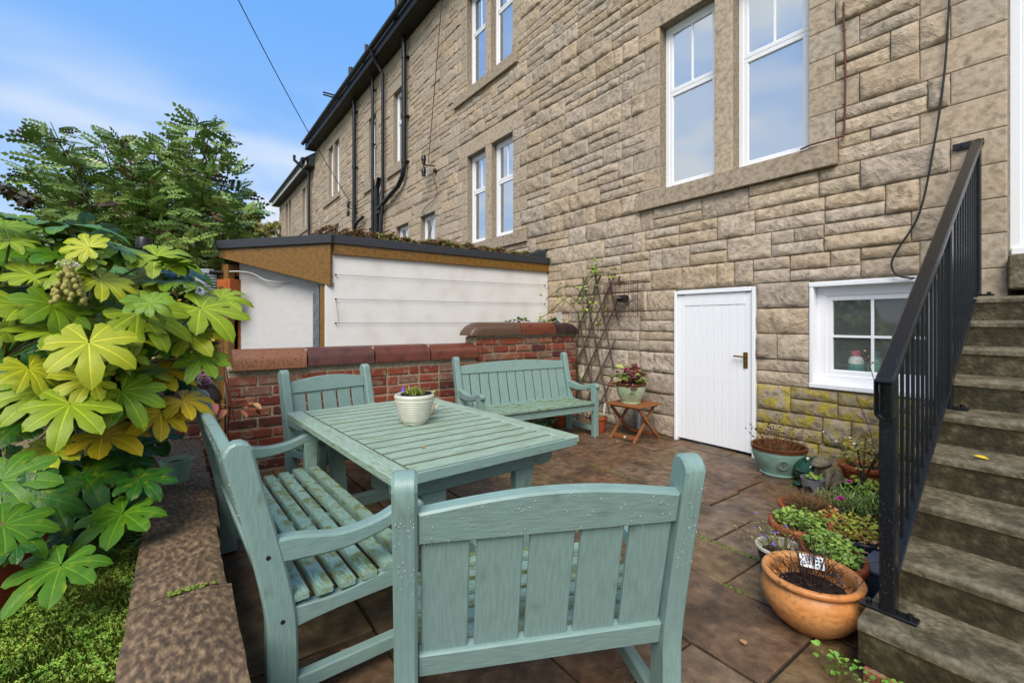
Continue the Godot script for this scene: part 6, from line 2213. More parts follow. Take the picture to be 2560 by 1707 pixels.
	spray(t, "leaves", tiny, 240, func(): return disc(0.15).call() + Vector3(0, rnd(0.18, 0.26), 0), Color(0.20, 0.30, 0.03), Color(0.46, 0.46, 0.05), 0.8, 1.4)
	spray(t, "leaves", tiny, 70, func(): var a := rnd(1.4, 3.6); return Vector3(cos(a) * 0.18, rnd(0.02, 0.22), sin(a) * 0.18), Color(0.50, 0.22, 0.12), Color(0.60, 0.34, 0.22), 0.8, 1.4)
	t = thing("grey_crate", "pale blue-grey plastic trough below the golden creeper, against the steps", "planter", Vector3(2.83, 0, -0.765))
	m = MB.new()
	m.box(Vector3(0, 0.09, 0), Vector3(0.24, 0.18, 0.11), 0.012)
	part(t, "trough", m, M.greypot)
	m = MB.new()
	m.box(Vector3(0, 0.176, 0), Vector3(0.26, 0.018, 0.13), 0.004)
	part(t, "rim", m, M.greypot)
	# the two oval terracotta planters and their neighbours
	for q in [["herb_pot", "round terracotta pot of small-leaved green herbs, in front of the dry grass bowl", Vector3(2.98, 0, -1.19), 0.0, 1.12, 0.95], ["oval_planter", "long oval terracotta planter full of green bedding, behind the honey-coloured bowl", Vector3(2.72, 0, -0.935), deg_to_rad(38), 1.36, 0.82]]:
		t = thing(q[0], q[1], "potted plant", q[2], q[3])
		m = MB.new()
		m.lathe(pot_shell(0.115, 0.155, 0.205, 0.016, 0.012), 44, Vector3.ZERO, q[4], q[5])
		part(t, "pot", m, M.terracotta)
		soil(t, 0.137, 0.175, q[4], q[5])
		var kx: float = q[4]
		var kz: float = q[5]
		spray(t, "leaves", lf, 260 if kx > 1.2 else 120, func(): var v: Vector3 = disc(0.14).call(); return Vector3(v.x * kx, 0.17 + rng.randf() * 0.07, v.z * kz), Color(0.09, 0.20, 0.03), Color(0.27, 0.42, 0.06), 0.45, 0.85)
		spray(t, "leaves", tiny, 420, func(): var v: Vector3 = disc(0.13).call(); return Vector3(v.x * kx, 0.18 + rng.randf() * 0.065, v.z * kz), Color(0.14, 0.26, 0.04), Color(0.34, 0.48, 0.08), 0.8, 1.5)
		stalks(t, "stems", 30, 0.12, 0.05, 0.14, 0.8, 0.002, 0.17, M.stembrown)
	t = thing("lobelia_pot", "black pot with a cream rim and blue-flowered lobelia, left of the honey-coloured bowl", "potted plant", Vector3(2.62, 0, -1.145))
	m = MB.new()
	m.lathe([Vector2(0, 0), Vector2(0.070, 0), Vector2(0.075, 0.01), Vector2(0.095, 0.09), Vector2(0.112, 0.155), Vector2(0.114, 0.165)], 32)
	part(t, "pot", m, M.blackpot)
	m = MB.new()
	m.lathe([Vector2(0.113, 0.163), Vector2(0.119, 0.166), Vector2(0.119, 0.178), Vector2(0.112, 0.182), Vector2(0.104, 0.178), Vector2(0.10, 0.14), Vector2(0, 0.135)], 32)
	part(t, "rim", m, M.cream)
	soil(t, 0.098, 0.15)
	tips = stalks(t, "stems", 46, 0.07, 0.09, 0.22, 0.8, 0.0016, 0.15, plain(Color(0.42, 0.38, 0.14), 0.7), 1)
	spray(t, "leaves", needle, 200, func(): return tips[rng.randi() % tips.size()] * Vector3(1, rnd(0.7, 1.0), 1), Color(0.18, 0.22, 0.04), Color(0.44, 0.40, 0.11), 0.3, 0.6)
	spray(t, "flowers", fm, 34, func(): return tips[rng.randi() % tips.size()] + Vector3(rnd(-0.01, 0.01), rnd(-0.04, 0.0), rnd(-0.01, 0.01)), Color(0.16, 0.10, 0.50), Color(0.26, 0.18, 0.62), 0.8, 1.3, M.petal, 0.0)
	# honey-coloured bowl
	t = thing("honey_bowl", "large honey-coloured clay bowl holding a dead plant and white label, by the bottom step", "potted plant", Vector3(2.335, 0, -0.885))
	t.scale = Vector3.ONE * 0.88
	m = MB.new()
	m.lathe([Vector2(0, 0), Vector2(0.105, 0), Vector2(0.115, 0.006), Vector2(0.175, 0.055), Vector2(0.218, 0.115), Vector2(0.232, 0.165), Vector2(0.226, 0.205), Vector2(0.208, 0.232), Vector2(0.204, 0.240), Vector2(0.212, 0.246), Vector2(0.226, 0.254), Vector2(0.230, 0.268), Vector2(0.222, 0.280), Vector2(0.206, 0.281), Vector2(0.192, 0.270), Vector2(0.186, 0.25), Vector2(0.19, 0.2), Vector2(0, 0.17)], 56, Vector3.ZERO, 1, 1, Transform3D(), 0.5)
	part(t, "bowl", m, M.honey)
	soil(t, 0.185, 0.20)
	tips = stalks(t, "dead_stems", 95, 0.14, 0.05, 0.20, 1.1, 0.0018, 0.195, plain(Color(0.15, 0.085, 0.06), 0.85), 3)
	tips.append_array(stalks(t, "dead_stems", 14, 0.05, 0.22, 0.36, 0.6, 0.0025, 0.195, plain(Color(0.20, 0.11, 0.08), 0.85), 4))
	var xs := []
	var ts := []
	for k in 420:
		var q2: Vector3 = tips[rng.randi() % tips.size()]
		xs.append(Transform3D(Basis.from_euler(Vector3(rnd(0, 6), rnd(0, 6), 0)).scaled(Vector3.ONE * rnd(0.25, 0.6)), q2 + Vector3(rnd(-0.008, 0.008), rnd(-0.012, 0.008), rnd(-0.008, 0.008))))
		ts.append(Color(0.05, 0.022, 0.015).lerp(Color(0.15, 0.06, 0.04), rng.randf()))
	scatter(t, "withered_leaves", tiny, M.dry, xs, ts)
	var card := MB.new()
	var tag := plant_label()
	card.uvquad(Vector3(-0.055, -0.035, 0.0012), Vector3(0.055, -0.035, 0.0012), Vector3(0.055, 0.035, 0.0012), Vector3(-0.055, 0.035, 0.0012), Vector3(0, 0, 1))
	var cb := Basis(Vector3(0.62, -0.35, 0.70).normalized(), 0.0)
	var nz := Vector3(-0.45, 0.80, 0.35).normalized()
	var nx := (aside - nz * nz.dot(aside)).normalized()
	nx = nx.rotated(nz, -0.35)
	var cx := Transform3D(Basis(nx, nz.cross(nx), nz), Vector3(0.085, 0.29, -0.03))
	m = MB.new()
	m.box(Vector3.ZERO, Vector3(0.112, 0.072, 0.0015), 0.0003)
	var lab := part(t, "plant_label", m, M.plasticwhite, cx)
	part(lab, "label_print", card, tag)
	m = MB.new()
	m.tube(curve([Vector3(0.12, 0.21, 0.10), Vector3(0.15, 0.235, 0.07), Vector3(0.16, 0.22, 0.02)]), 0.006, 6)
	part(t, "pot_edge", m, M.greypot)
	# weeds at the foot of the steps
	t = thing("step_weeds", "small bright green weeds at the corner of the bottom step", "weeds", Vector3(2.07, 0, -0.70))
	stalks(t, "stems", 14, 0.05, 0.04, 0.11, 0.8, 0.0018, 0.0, M.stem)
	spray(t, "leaves", tiny, 70, func(): return Vector3(rnd(-0.04, 0.02), rnd(0.02, 0.10), rnd(-0.06, 0.22)), Color(0.08, 0.24, 0.02), Color(0.20, 0.38, 0.04), 0.6, 1.3)

	# pots in the corner behind the three-seat bench
	t = thing("corner_pot", "small terracotta pot with a white plant label, behind the right end of the bench", "plant pot", Vector3(4.28, 0, -4.02))
	m = MB.new()
	m.lathe(pot_shell(0.075, 0.105, 0.20, 0.014, 0.010), 32)
	part(t, "pot", m, M.terracotta)
	soil(t, 0.095, 0.17)
	spray(t, "leaves", tiny, 60, func(): return disc(0.08).call() + Vector3(0, rnd(0.18, 0.22), 0), Color(0.2, 0.24, 0.04), Color(0.36, 0.36, 0.08), 0.8, 1.3)
	m = MB.new()
	m.box(Vector3(0.05, 0.27, 0.0), Vector3(0.003, 0.20, 0.03), 0.001, Transform3D(Basis(Vector3(0, 0, 1), -0.2), Vector3.ZERO))
	part(t, "plant_label", m, M.plasticwhite)
	t = thing("low_bowl", "low terracotta bowl against the wall behind the three-seat bench", "plant pot", Vector3(4.15, 0, -4.58))
	m = MB.new()
	m.lathe(pot_shell(0.12, 0.16, 0.16, 0.016, 0.012), 32)
	part(t, "pot", m, M.terracotta)
	soil(t, 0.145, 0.135)
	spray(t, "leaves", lf, 60, func(): return disc(0.13).call() + Vector3(0, rnd(0.14, 0.2), 0), Color(0.10, 0.2, 0.04), Color(0.24, 0.34, 0.08), 0.5, 0.9)
	t = thing("corner_plants", "low blue-green succulents in the shady corner under the bench", "plants", Vector3(3.75, 0, -4.55))
	spray(t, "leaves", lf, 120, func(): return Vector3(rnd(-0.25, 0.25), rnd(0.01, 0.13), rnd(-0.12, 0.12)), Color(0.08, 0.20, 0.10), Color(0.22, 0.36, 0.16), 0.6, 1.3)
	# small pot standing on the garden wall
	t = thing("sage_pot", "small plain sage green pot of soil standing on the garden wall, by the fatsia", "plant pot", Vector3(0.0, 0.42, -3.43))
	m = MB.new()
	m.lathe([Vector2(0, 0), Vector2(0.060, 0), Vector2(0.062, 0.004), Vector2(0.070, 0.06), Vector2(0.080, 0.125), Vector2(0.084, 0.128), Vector2(0.084, 0.136), Vector2(0.079, 0.137), Vector2(0.074, 0.11), Vector2(0, 0.108)], 32)
	part(t, "pot", m, M.sagepot)
	soil(t, 0.072, 0.116)
	# big red pot half under the fatsia
	t = thing("red_pot", "big red clay pot half hidden under fatsia leaves at the left edge", "plant pot", Vector3(-0.60, 0.31, -2.52))
	m = MB.new()
	m.lathe(pot_shell(0.14, 0.18, 0.27, 0.02, 0.014), 40)
	part(t, "pot", m, M.terra_red)
	soil(t, 0.158, 0.235)


func plant_label() -> StandardMaterial3D:
	# printed card: rows of grey type and dark round symbols
	var im := Image.create(110, 70, false, Image.FORMAT_RGB8)
	im.fill(Color(0.95, 0.95, 0.96))
	for r in 5:
		var x := 6
		while x < 66:
			var w := 3 + rng.randi() % 8
			im.fill_rect(Rect2i(x, 10 + r * 10, w, 2), Color(0.45, 0.47, 0.5))
			x += w + 2
	for k in 6:
		var cx := 78 + (k % 2) * 18
		var cy := 14 + (k / 2) * 20
		for y in range(-8, 9):
			for x in range(-8, 9):
				var d := sqrt(x * x + y * y)
				if d < 6.0: im.set_pixel(cx + x, clampi(cy + y, 0, 69), Color(0.16, 0.25, 0.27) if d > 3.4 or (x * x < 3 or y * y < 3) else Color(0.62, 0.68, 0.66))
	var s := StandardMaterial3D.new()
	s.albedo_texture = ImageTexture.create_from_image(im)
	s.roughness = 0.4
	return s


# ------------------------------------------------------------------ the fatsia and the other greenery
func spot(px: float, py: float, depth: float) -> Vector3:
	return eye + ahead * depth + aside * ((px - 1280.0) / 1150.0 * depth) + Vector3(0, (805.0 - py) / 1150.0 * depth, 0)


func fatsia_leaf(sd: int, lobes: int) -> ArrayMesh:
	# a palmate leaf of radius 1: middle lobe along +x, face towards +y
	var r := RandomNumberGenerator.new()
	r.seed = sd
	var m := MB.new()
	var spread := deg_to_rad(285.0)
	var step := spread / (lobes - 1)
	var ts := [-1.0, -0.55, -0.1, 0.0, 0.1, 0.55, 1.0]
	var green := Color(1, 1, 1)
	for k in lobes:
		var a := -spread * 0.5 + step * k
		var side := absf(a) / (spread * 0.5)
		var l := lerpf(1.0, 0.58, pow(side, 1.5)) * r.randf_range(0.9, 1.08)
		var rs := 0.37 * lerpf(1.0, 0.8, side)
		var sag := r.randf_range(0.16, 0.52)
		var twist := r.randf_range(-0.25, 0.25)
		var wmax := rs * tan(step * 0.5)
		var ss := [0.02, rs * 0.5, rs, rs + (l - rs) * 0.22, rs + (l - rs) * 0.45, rs + (l - rs) * 0.66, rs + (l - rs) * 0.84, l * 0.975, l]
		var fs := [0.0, 0.0, 1.0, 1.24, 1.38, 1.30, 0.92, 0.32, 0.0]
		var pts := []
		var cols := []
		for j in ss.size():
			var s: float = ss[j]
			var w: float = s * tan(step * 0.5) if s <= rs else wmax * fs[j]
			var bite := 1.0 + (0.07 if j % 2 == 0 else -0.05) * (1.0 if s > rs else 0.0)
			for t in ts:
				var vein: float = 0.024 * (1.0 - s / l * 0.75)
				var y2: float = clampf(t * w, -w, w) * (bite if absf(t) > 0.9 else 1.0)
				if absf(t) == 0.1: y2 = signf(t) * minf(vein, w * 0.5)
				var q := Vector2(cos(a), sin(a)) * s + Vector2(-sin(a), cos(a)) * y2
				var across: float = absf(y2) / maxf(wmax, 0.01)
				var h := 0.10 * s - sag * s * s * s + 0.055 * across * (1.0 - 0.6 * across) * s + twist * y2 * s * 0.5
				if absf(t) > 0.9 and s > rs: h += r.randf_range(-0.022, 0.022)
				pts.append(Vector3(q.x, h, q.y))
				cols.append(Color(1.0, 0.82, 1.0) if t == 0.0 else Color(0.42, 0.42, 0.42) * r.randf_range(0.9, 1.05))
		# smooth normals
		var n := ts.size()
		var nn := []
		for j in ss.size():
			for i in n:
				var dx: Vector3 = pts[j * n + mini(i + 1, n - 1)] - pts[j * n + maxi(i - 1, 0)]
				var jn := mini(j + 1, ss.size() - 1)
				var dy: Vector3 = pts[jn * n + 3] - pts[maxi(j - 1, 0) * n + 3]
				var v := dy.cross(dx).normalized() * -1.0
				if v.y < 0: v = -v
				if v.length() < 0.5: v = Vector3.UP
				nn.append(v)
		for j in ss.size() - 1:
			for i in n - 1:
				var p := j * n + i
				m.tric(pts[p], pts[p + 1], pts[p + n + 1], nn[p], nn[p + 1], nn[p + n + 1], cols[p], cols[p + 1], cols[p + n + 1])
				m.tric(pts[p], pts[p + n + 1], pts[p + n], nn[p], nn[p + n + 1], nn[p + n], cols[p], cols[p + n + 1], cols[p + n])
	return m.mesh()


func leaf_paint(c: Color, rough: float) -> StandardMaterial3D:
	var m := StandardMaterial3D.new()
	m.albedo_color = Color(minf(c.r / 0.42, 1.0), minf(c.g / 0.42, 1.0), c.b / 0.42).linear_to_srgb()
	m.vertex_color_use_as_albedo = true
	m.roughness = rough
	m.backlight_enabled = true
	m.backlight = Color(0.30, 0.30, 0.30)
	m.metallic_specular = 0.36
	m.detail_enabled = true
	m.detail_blend_mode = BaseMaterial3D.BLEND_MODE_MIX
	m.detail_albedo = M.leafblotch
	m.detail_uv_layer = BaseMaterial3D.DETAIL_UV_2
	m.uv2_triplanar = true
	m.uv2_world_triplanar = true
	m.uv2_scale = Vector3.ONE * 2.2
	m.heightmap_enabled = true
	m.heightmap_texture = M.fine
	m.heightmap_scale = 0.12
	m.uv1_triplanar = true
	m.uv1_world_triplanar = true
	m.uv1_scale = Vector3.ONE * 5.0
	return m


func fatsia() -> void:
	M.leafblotch = noise(140, 0.014, [[0.0, Color(0.80, 0.72, 0.06, 0.45)], [0.22, Color(0.72, 0.70, 0.08, 0.2)], [0.42, Color(0.4, 0.5, 0.1, 0.0)], [0.7, Color(0.1, 0.25, 0.02, 0.0)], [1.0, Color(0.08, 0.22, 0.02, 0.4)]], 512, 4)
	var t := thing("fatsia_shrub", "big glossy fatsia shrub with lime, deep green and yellowing hand-shaped leaves, left foreground", "shrub", Vector3(-0.55, 0.31, -3.3))
	var o := t.position
	var kinds := [fatsia_leaf(1, 8), fatsia_leaf(2, 9), fatsia_leaf(3, 7), fatsia_leaf(4, 8), fatsia_leaf(5, 9)]
	# 0 lime, 1 yellow-green, 2 mid green, 3 deep green, 4 dark, 5 yellow, 6 fresh
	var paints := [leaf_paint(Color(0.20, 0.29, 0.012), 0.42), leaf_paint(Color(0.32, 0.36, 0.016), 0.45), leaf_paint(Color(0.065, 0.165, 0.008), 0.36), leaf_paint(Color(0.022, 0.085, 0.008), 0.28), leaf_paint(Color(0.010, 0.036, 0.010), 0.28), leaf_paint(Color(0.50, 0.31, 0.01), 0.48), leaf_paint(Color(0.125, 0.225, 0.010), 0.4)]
	var stems := MB.new()
	var bases := [Vector3(-0.62, 0.31, -3.2), Vector3(-0.35, 0.31, -3.45), Vector3(-0.85, 0.31, -3.5), Vector3(-0.3, 0.31, -3.1), Vector3(-0.55, 0.31, -3.75)]
	var tops := [Vector3(-0.66, 1.95, -3.0), Vector3(-0.34, 1.62, -3.25), Vector3(-0.95, 1.55, -3.3), Vector3(-0.16, 1.20, -3.2), Vector3(-0.42, 1.85, -3.7)]
	for k in bases.size():
		var mid: Vector3 = bases[k].lerp(tops[k], 0.5) + Vector3(rnd(-0.08, 0.08), 0, rnd(-0.05, 0.05))
		stems.tube(curve([bases[k] - o, mid - o, tops[k] - o], 6), 0.022, 8)
	# [pixel, pixel, distance, radius in pixels, direction of the middle lobe (0 right, 90 down), lean of the face towards the viewer, paint]
	var set := [
		[85, 690, 2.1, 95, -75, 55, 0], [344, 783, 2.25, 135, 0, 60, 0], [249, 697, 2.2, 95, 35, 50, 1], [500, 770, 2.55, 120, 12, 35, 0],
		[470, 838, 2.5, 88, 70, 50, 1], [505, 892, 2.5, 82, 85, 30, 6], [302, 976, 2.15, 118, 60, 60, 6], [119, 972, 2.0, 135, 130, 55, 0],
		[221, 855, 2.0, 120, 95, 60, 1], [174, 1010, 1.95, 125, 85, 60, 0], [55, 765, 2.0, 125, 160, 40, 0], [250, 900, 2.3, 100, 60, 50, 2],
		[47, 885, 2.3, 110, 120, 50, 3], [255, 1090, 2.15, 105, 30, 35, 5], [400, 1030, 2.35, 95, 100, 45, 5], [455, 1000, 2.45, 80, 60, 40, 5],
		[405, 925, 2.45, 75, 40, 40, 5], [207, 1185, 2.05, 110, 75, 55, 3], [143, 1265, 1.98, 115, 120, 50, 3], [306, 1282, 1.98, 120, 110, 55, 2],
		[151, 1412, 1.58, 130, 100, 45, 2], [350, 1198, 2.1, 85, 20, 40, 3], [5, 1312, 1.56, 130, 20, 50, 2], [70, 1240, 1.7, 115, 20, 55, 3],
		[0, 1200, 1.7, 130, 10, 50, 2], [105, 560, 2.3, 110, -35, 20, 2], [30, 545, 2.25, 115, -110, 30, 6], [165, 570, 2.3, 120, -5, 15, 2],
		[205, 600, 2.4, 105, 25, 25, 2], [300, 620, 2.5, 100, 10, 25, 6], [390, 640, 2.55, 95, 0, 25, 0], [340, 690, 2.6, 95, 20, 35, 1],
		[420, 700, 2.6, 90, -5, 30, 6], [150, 640, 2.2, 100, 60, 40, 2], [20, 640, 2.2, 110, -160, 40, 2], [130, 760, 2.05, 105, 80, 55, 6],
		[290, 840, 2.3, 95, 50, 50, 6], [60, 1050, 1.98, 120, 150, 50, 3], [130, 1120, 2.05, 105, 110, 50, 1], [20, 980, 2.0, 115, 170, 45, 2],
		[400, 850, 2.45, 85, 30, 45, 2], [350, 920, 2.4, 90, 75, 45, 1], [380, 1090, 2.6, 70, 20, 30, 3],
		[300, 1150, 2.25, 90, 60, 45, 3], [240, 1250, 2.1, 95, 110, 50, 4], [190, 1330, 2.05, 100, 110, 50, 3], [40, 1360, 1.54, 95, 140, 45, 3],
		[320, 880, 2.2, 70, 120, 55, 0], [180, 680, 2.15, 80, 130, 55, 0], [550, 745, 2.7, 70, 8, 25, 0], [230, 950, 2.05, 90, 140, 60, 1],
		[70, 920, 1.95, 90, 60, 60, 1], [130, 830, 2.0, 95, 150, 50, 0], [15, 830, 2.0, 90, 170, 50, 0], [285, 760, 2.3, 80, 70, 55, 6],
	]
	var all := []
	for q in set: all.append([spot(q[0], q[1], q[2]), q[3] * q[2] / 1150.0, q[4], q[5], q[6]])
	# the inner leaves, deeper and darker
	for k in 62:      # smaller leaves that fill the outer crown
		var fx := rnd(-20, 430)
		var fy := rnd(600, 1010)
		if fy < 660 and fx > 330: continue
		all.append([spot(fx, fy, rnd(2.05, 2.6)), rnd(0.10, 0.155), rnd(-60, 210), rnd(10, 60), [0, 6, 6, 1, 2, 0][rng.randi() % 6]])
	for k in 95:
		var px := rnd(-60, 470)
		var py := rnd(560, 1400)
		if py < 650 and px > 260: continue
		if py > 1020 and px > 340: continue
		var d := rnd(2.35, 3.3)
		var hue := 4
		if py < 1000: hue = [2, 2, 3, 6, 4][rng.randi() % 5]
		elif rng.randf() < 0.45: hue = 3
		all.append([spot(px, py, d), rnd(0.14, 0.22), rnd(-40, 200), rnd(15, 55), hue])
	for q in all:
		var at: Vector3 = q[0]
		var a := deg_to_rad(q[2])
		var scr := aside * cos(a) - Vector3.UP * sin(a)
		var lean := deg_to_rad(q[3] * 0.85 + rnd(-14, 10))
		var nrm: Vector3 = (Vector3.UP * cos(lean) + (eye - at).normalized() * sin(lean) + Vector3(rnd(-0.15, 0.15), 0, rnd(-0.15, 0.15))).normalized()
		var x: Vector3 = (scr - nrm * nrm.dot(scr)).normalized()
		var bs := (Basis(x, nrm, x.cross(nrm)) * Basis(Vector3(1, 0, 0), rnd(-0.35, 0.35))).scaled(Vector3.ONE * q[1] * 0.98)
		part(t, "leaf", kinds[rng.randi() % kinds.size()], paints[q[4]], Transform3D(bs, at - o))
		# leaf stalk back to the nearest stem
		var best := Vector3.ZERO
		var bd := 9.0
		for k in bases.size():
			for f in [0.35, 0.55, 0.75, 0.95]:
				var p: Vector3 = bases[k].lerp(tops[k], f)
				var dd := p.distance_to(at + Vector3(0, -0.12, 0))
				if dd < bd:
					bd = dd
					best = p
		if bd < 0.75:
			var mid: Vector3 = at.lerp(best, 0.45) - nrm * 0.03 + Vector3(0, 0.02, 0)
			stems.tube(curve([at - nrm * 0.004 - o, mid - o, best - o], 4), 0.0055, 5, false)
	part(t, "stems", stems, plain(Color(0.42, 0.44, 0.16), 0.5))
	# flower spike, still in bud
	var fb := MB.new()
	var c0 := spot(170, 730, 2.05) - o
	fb.tube([c0, c0 + Vector3(0.0, 0.12, 0)], 0.020, 8)
	for k in 60:
		var f := rng.randf()
		var an := rnd(0, TAU)
		fb.ball(c0 + Vector3(cos(an) * 0.026, f * 0.14 - 0.05, sin(an) * 0.026) * Vector3(1.0 + (1.0 - f) * 1.2, 1, 1.0 + (1.0 - f) * 1.2), Vector3(0.011, 0.014, 0.011) * rnd(0.7, 1.1), 7, 5)
	part(t, "flower_bud", fb, plain(Color(0.60, 0.57, 0.30), 0.6))
	var fw := MB.new()
	fw.tinted = true
	fw.col = Color(0.62, 0.58, 0.42)
	for k in 26:
		var d := Vector3(rnd(-1, 1), rnd(0.1, 1), rnd(-1, 1)).normalized()
		fw.tube([c0 + Vector3(0, 0.10, 0), c0 + Vector3(0, 0.10, 0) + d * 0.045], 0.0012, 3, false)
		fw.ball(c0 + Vector3(0, 0.10, 0) + d * 0.045, Vector3.ONE * 0.004, 5, 4)
	part(t, "flower", fw, M.petal)
	# black pole among the leaves
	var pole := thing("black_pole", "black metal washing line pole rising through the fatsia leaves", "pole", Vector3(-0.16, 0.31, -3.62))
	var m := MB.new()
	m.tube([Vector3.ZERO, Vector3(0, 1.52, 0)], 0.034, 16)
	part(pole, "tube", m, M.pipe)
	m = MB.new()
	m.lathe([Vector2(0.036, 1.515), Vector2(0.041, 1.52), Vector2(0.041, 1.575), Vector2(0.034, 1.59), Vector2(0, 1.592)], 16)
	part(pole, "cap", m, M.blackpot)
	m = MB.new()
	m.tube([Vector3(0, 1.50, 0), Vector3(-1.4, 1.46, 0.6), Vector3(-3.0, 1.48, 1.2)], 0.003, 4)
	part(pole, "line", m, M.plasticwhite)
	# creeper hanging over the low wall
	var v := thing("virginia_creeper", "reddish creeper with pink and red leaves hanging down the brick wall", "climbing plant", Vector3(0.34, 0.4, -4.68))
	m = MB.new()
	m.tube(curve([Vector3(-0.02, 0.85, -0.05), Vector3(-0.01, 0.55, 0.03), Vector3(0.03, 0.25, 0.06), Vector3(0.02, 0.0, 0.05), Vector3(0.16, -0.2, 0.05)]), 0.010, 6)
	m.tube(curve([Vector3(0.0, 0.6, 0.05), Vector3(0.04, 0.3, 0.08), Vector3(0.07, 0.05, 0.07)]), 0.006, 6)
	part(v, "stem", m, plain(Color(0.42, 0.22, 0.13), 0.7))
	var lf := leaf_mesh(0.11, 0.06, 0.2, 0.3).mesh()
	spray(v, "leaves", lf, 14, func(): return Vector3(rnd(-0.12, 0.26), rnd(0.18, 0.32), rnd(0.05, 0.12)), Color(0.55, 0.10, 0.08), Color(0.62, 0.34, 0.16), 0.7, 1.1, M.leaf, -0.2)
	spray(v, "leaves", lf, 12, func(): return Vector3(rnd(-0.35, -0.1), rnd(-0.12, 0.1), rnd(0.03, 0.12)), Color(0.60, 0.24, 0.18), Color(0.50, 0.40, 0.08), 0.6, 1.0, M.leaf, -0.2)
	var pf := thing("faded_hydrangea", "faded purple-pink flower head beside the low glossy coping", "flower", Vector3(0.18, 0.90, -4.72))
	m = MB.new()
	m.tube([Vector3(0, -0.3, 0), Vector3(0, 0, 0)], 0.004, 5)
	part(pf, "stem", m, M.stembrown)
	var fl := leaf_mesh(0.03, 0.026, 0.1, 0.1).mesh()
	spray(pf, "petals", fl, 90, func(): return Vector3(rnd(-1, 1), rnd(-0.8, 1), rnd(-1, 1)).normalized() * rnd(0.04, 0.075), Color(0.22, 0.06, 0.16), Color(0.40, 0.20, 0.28), 0.8, 1.2, M.petal, 0.0)
	# fern at the foot of the wall
	var fe := thing("fern", "small green fern against the side of the garden wall, below the fatsia", "fern", Vector3(-0.20, 0.31, -2.78))
	m = MB.new()
	m.tinted = true
	for k in 9:
		var an := rnd(0, TAU)
		var d := Vector3(cos(an), 0, sin(an))
		var l := rnd(0.16, 0.26)
		for j in 14:
			var f := (j + 1) / 14.0
			var p := d * l * f + Vector3(0, 0.20 * f * (1.3 - f), 0)
			var sd := Vector3(-d.z, 0, d.x)
			var w := 0.055 * sin(PI * clampf(f * 0.85 + 0.12, 0, 1))
			m.col = Color(0.05, 0.14, 0.02).lerp(Color(0.14, 0.26, 0.03), rng.randf())
			for s in [-1.0, 1.0]:
				m.tri(p - d * 0.006, p + d * 0.006, p + sd * s * w + d * 0.016 - Vector3(0, 0.008, 0), Vector3.UP, Vector3.UP, Vector3.UP)
	part(fe, "fronds", m, M.leaf_dull)


func pinnate(n: int, l: float) -> MB:
	var m := MB.new()
	m.tinted = true
	var w := l * 0.085
	for k in n:
		var f := (k + 1.0) / (n + 1.0)
		var c := Vector3(l * f * 0.86, -l * 0.16 * f * f, 0)
		for s in [-1.0, 1.0]:
			var d := Vector3(0.55, -0.18, s).normalized() * l * 0.27 * (1.0 - absf(f - 0.45) * 0.5)
			var sd := Vector3(1, 0, -s * 0.5).normalized() * w
			var nn := Vector3(0.1, 1, -s * 0.2).normalized()
			m.tri(c, c + d * 0.5 + sd, c + d, nn, nn, nn)
			m.tri(c, c + d, c + d * 0.45 - sd, nn, nn, nn)
	var e := Vector3(l * 0.84, -l * 0.12, 0)
	m.tri(e, e + Vector3(l * 0.10, 0, w), e + Vector3(l * 0.24, -l * 0.07, 0), Vector3.UP, Vector3.UP, Vector3.UP)
	m.tri(e, e + Vector3(l * 0.24, -l * 0.07, 0), e + Vector3(l * 0.10, 0, -w), Vector3.UP, Vector3.UP, Vector3.UP)
	return m


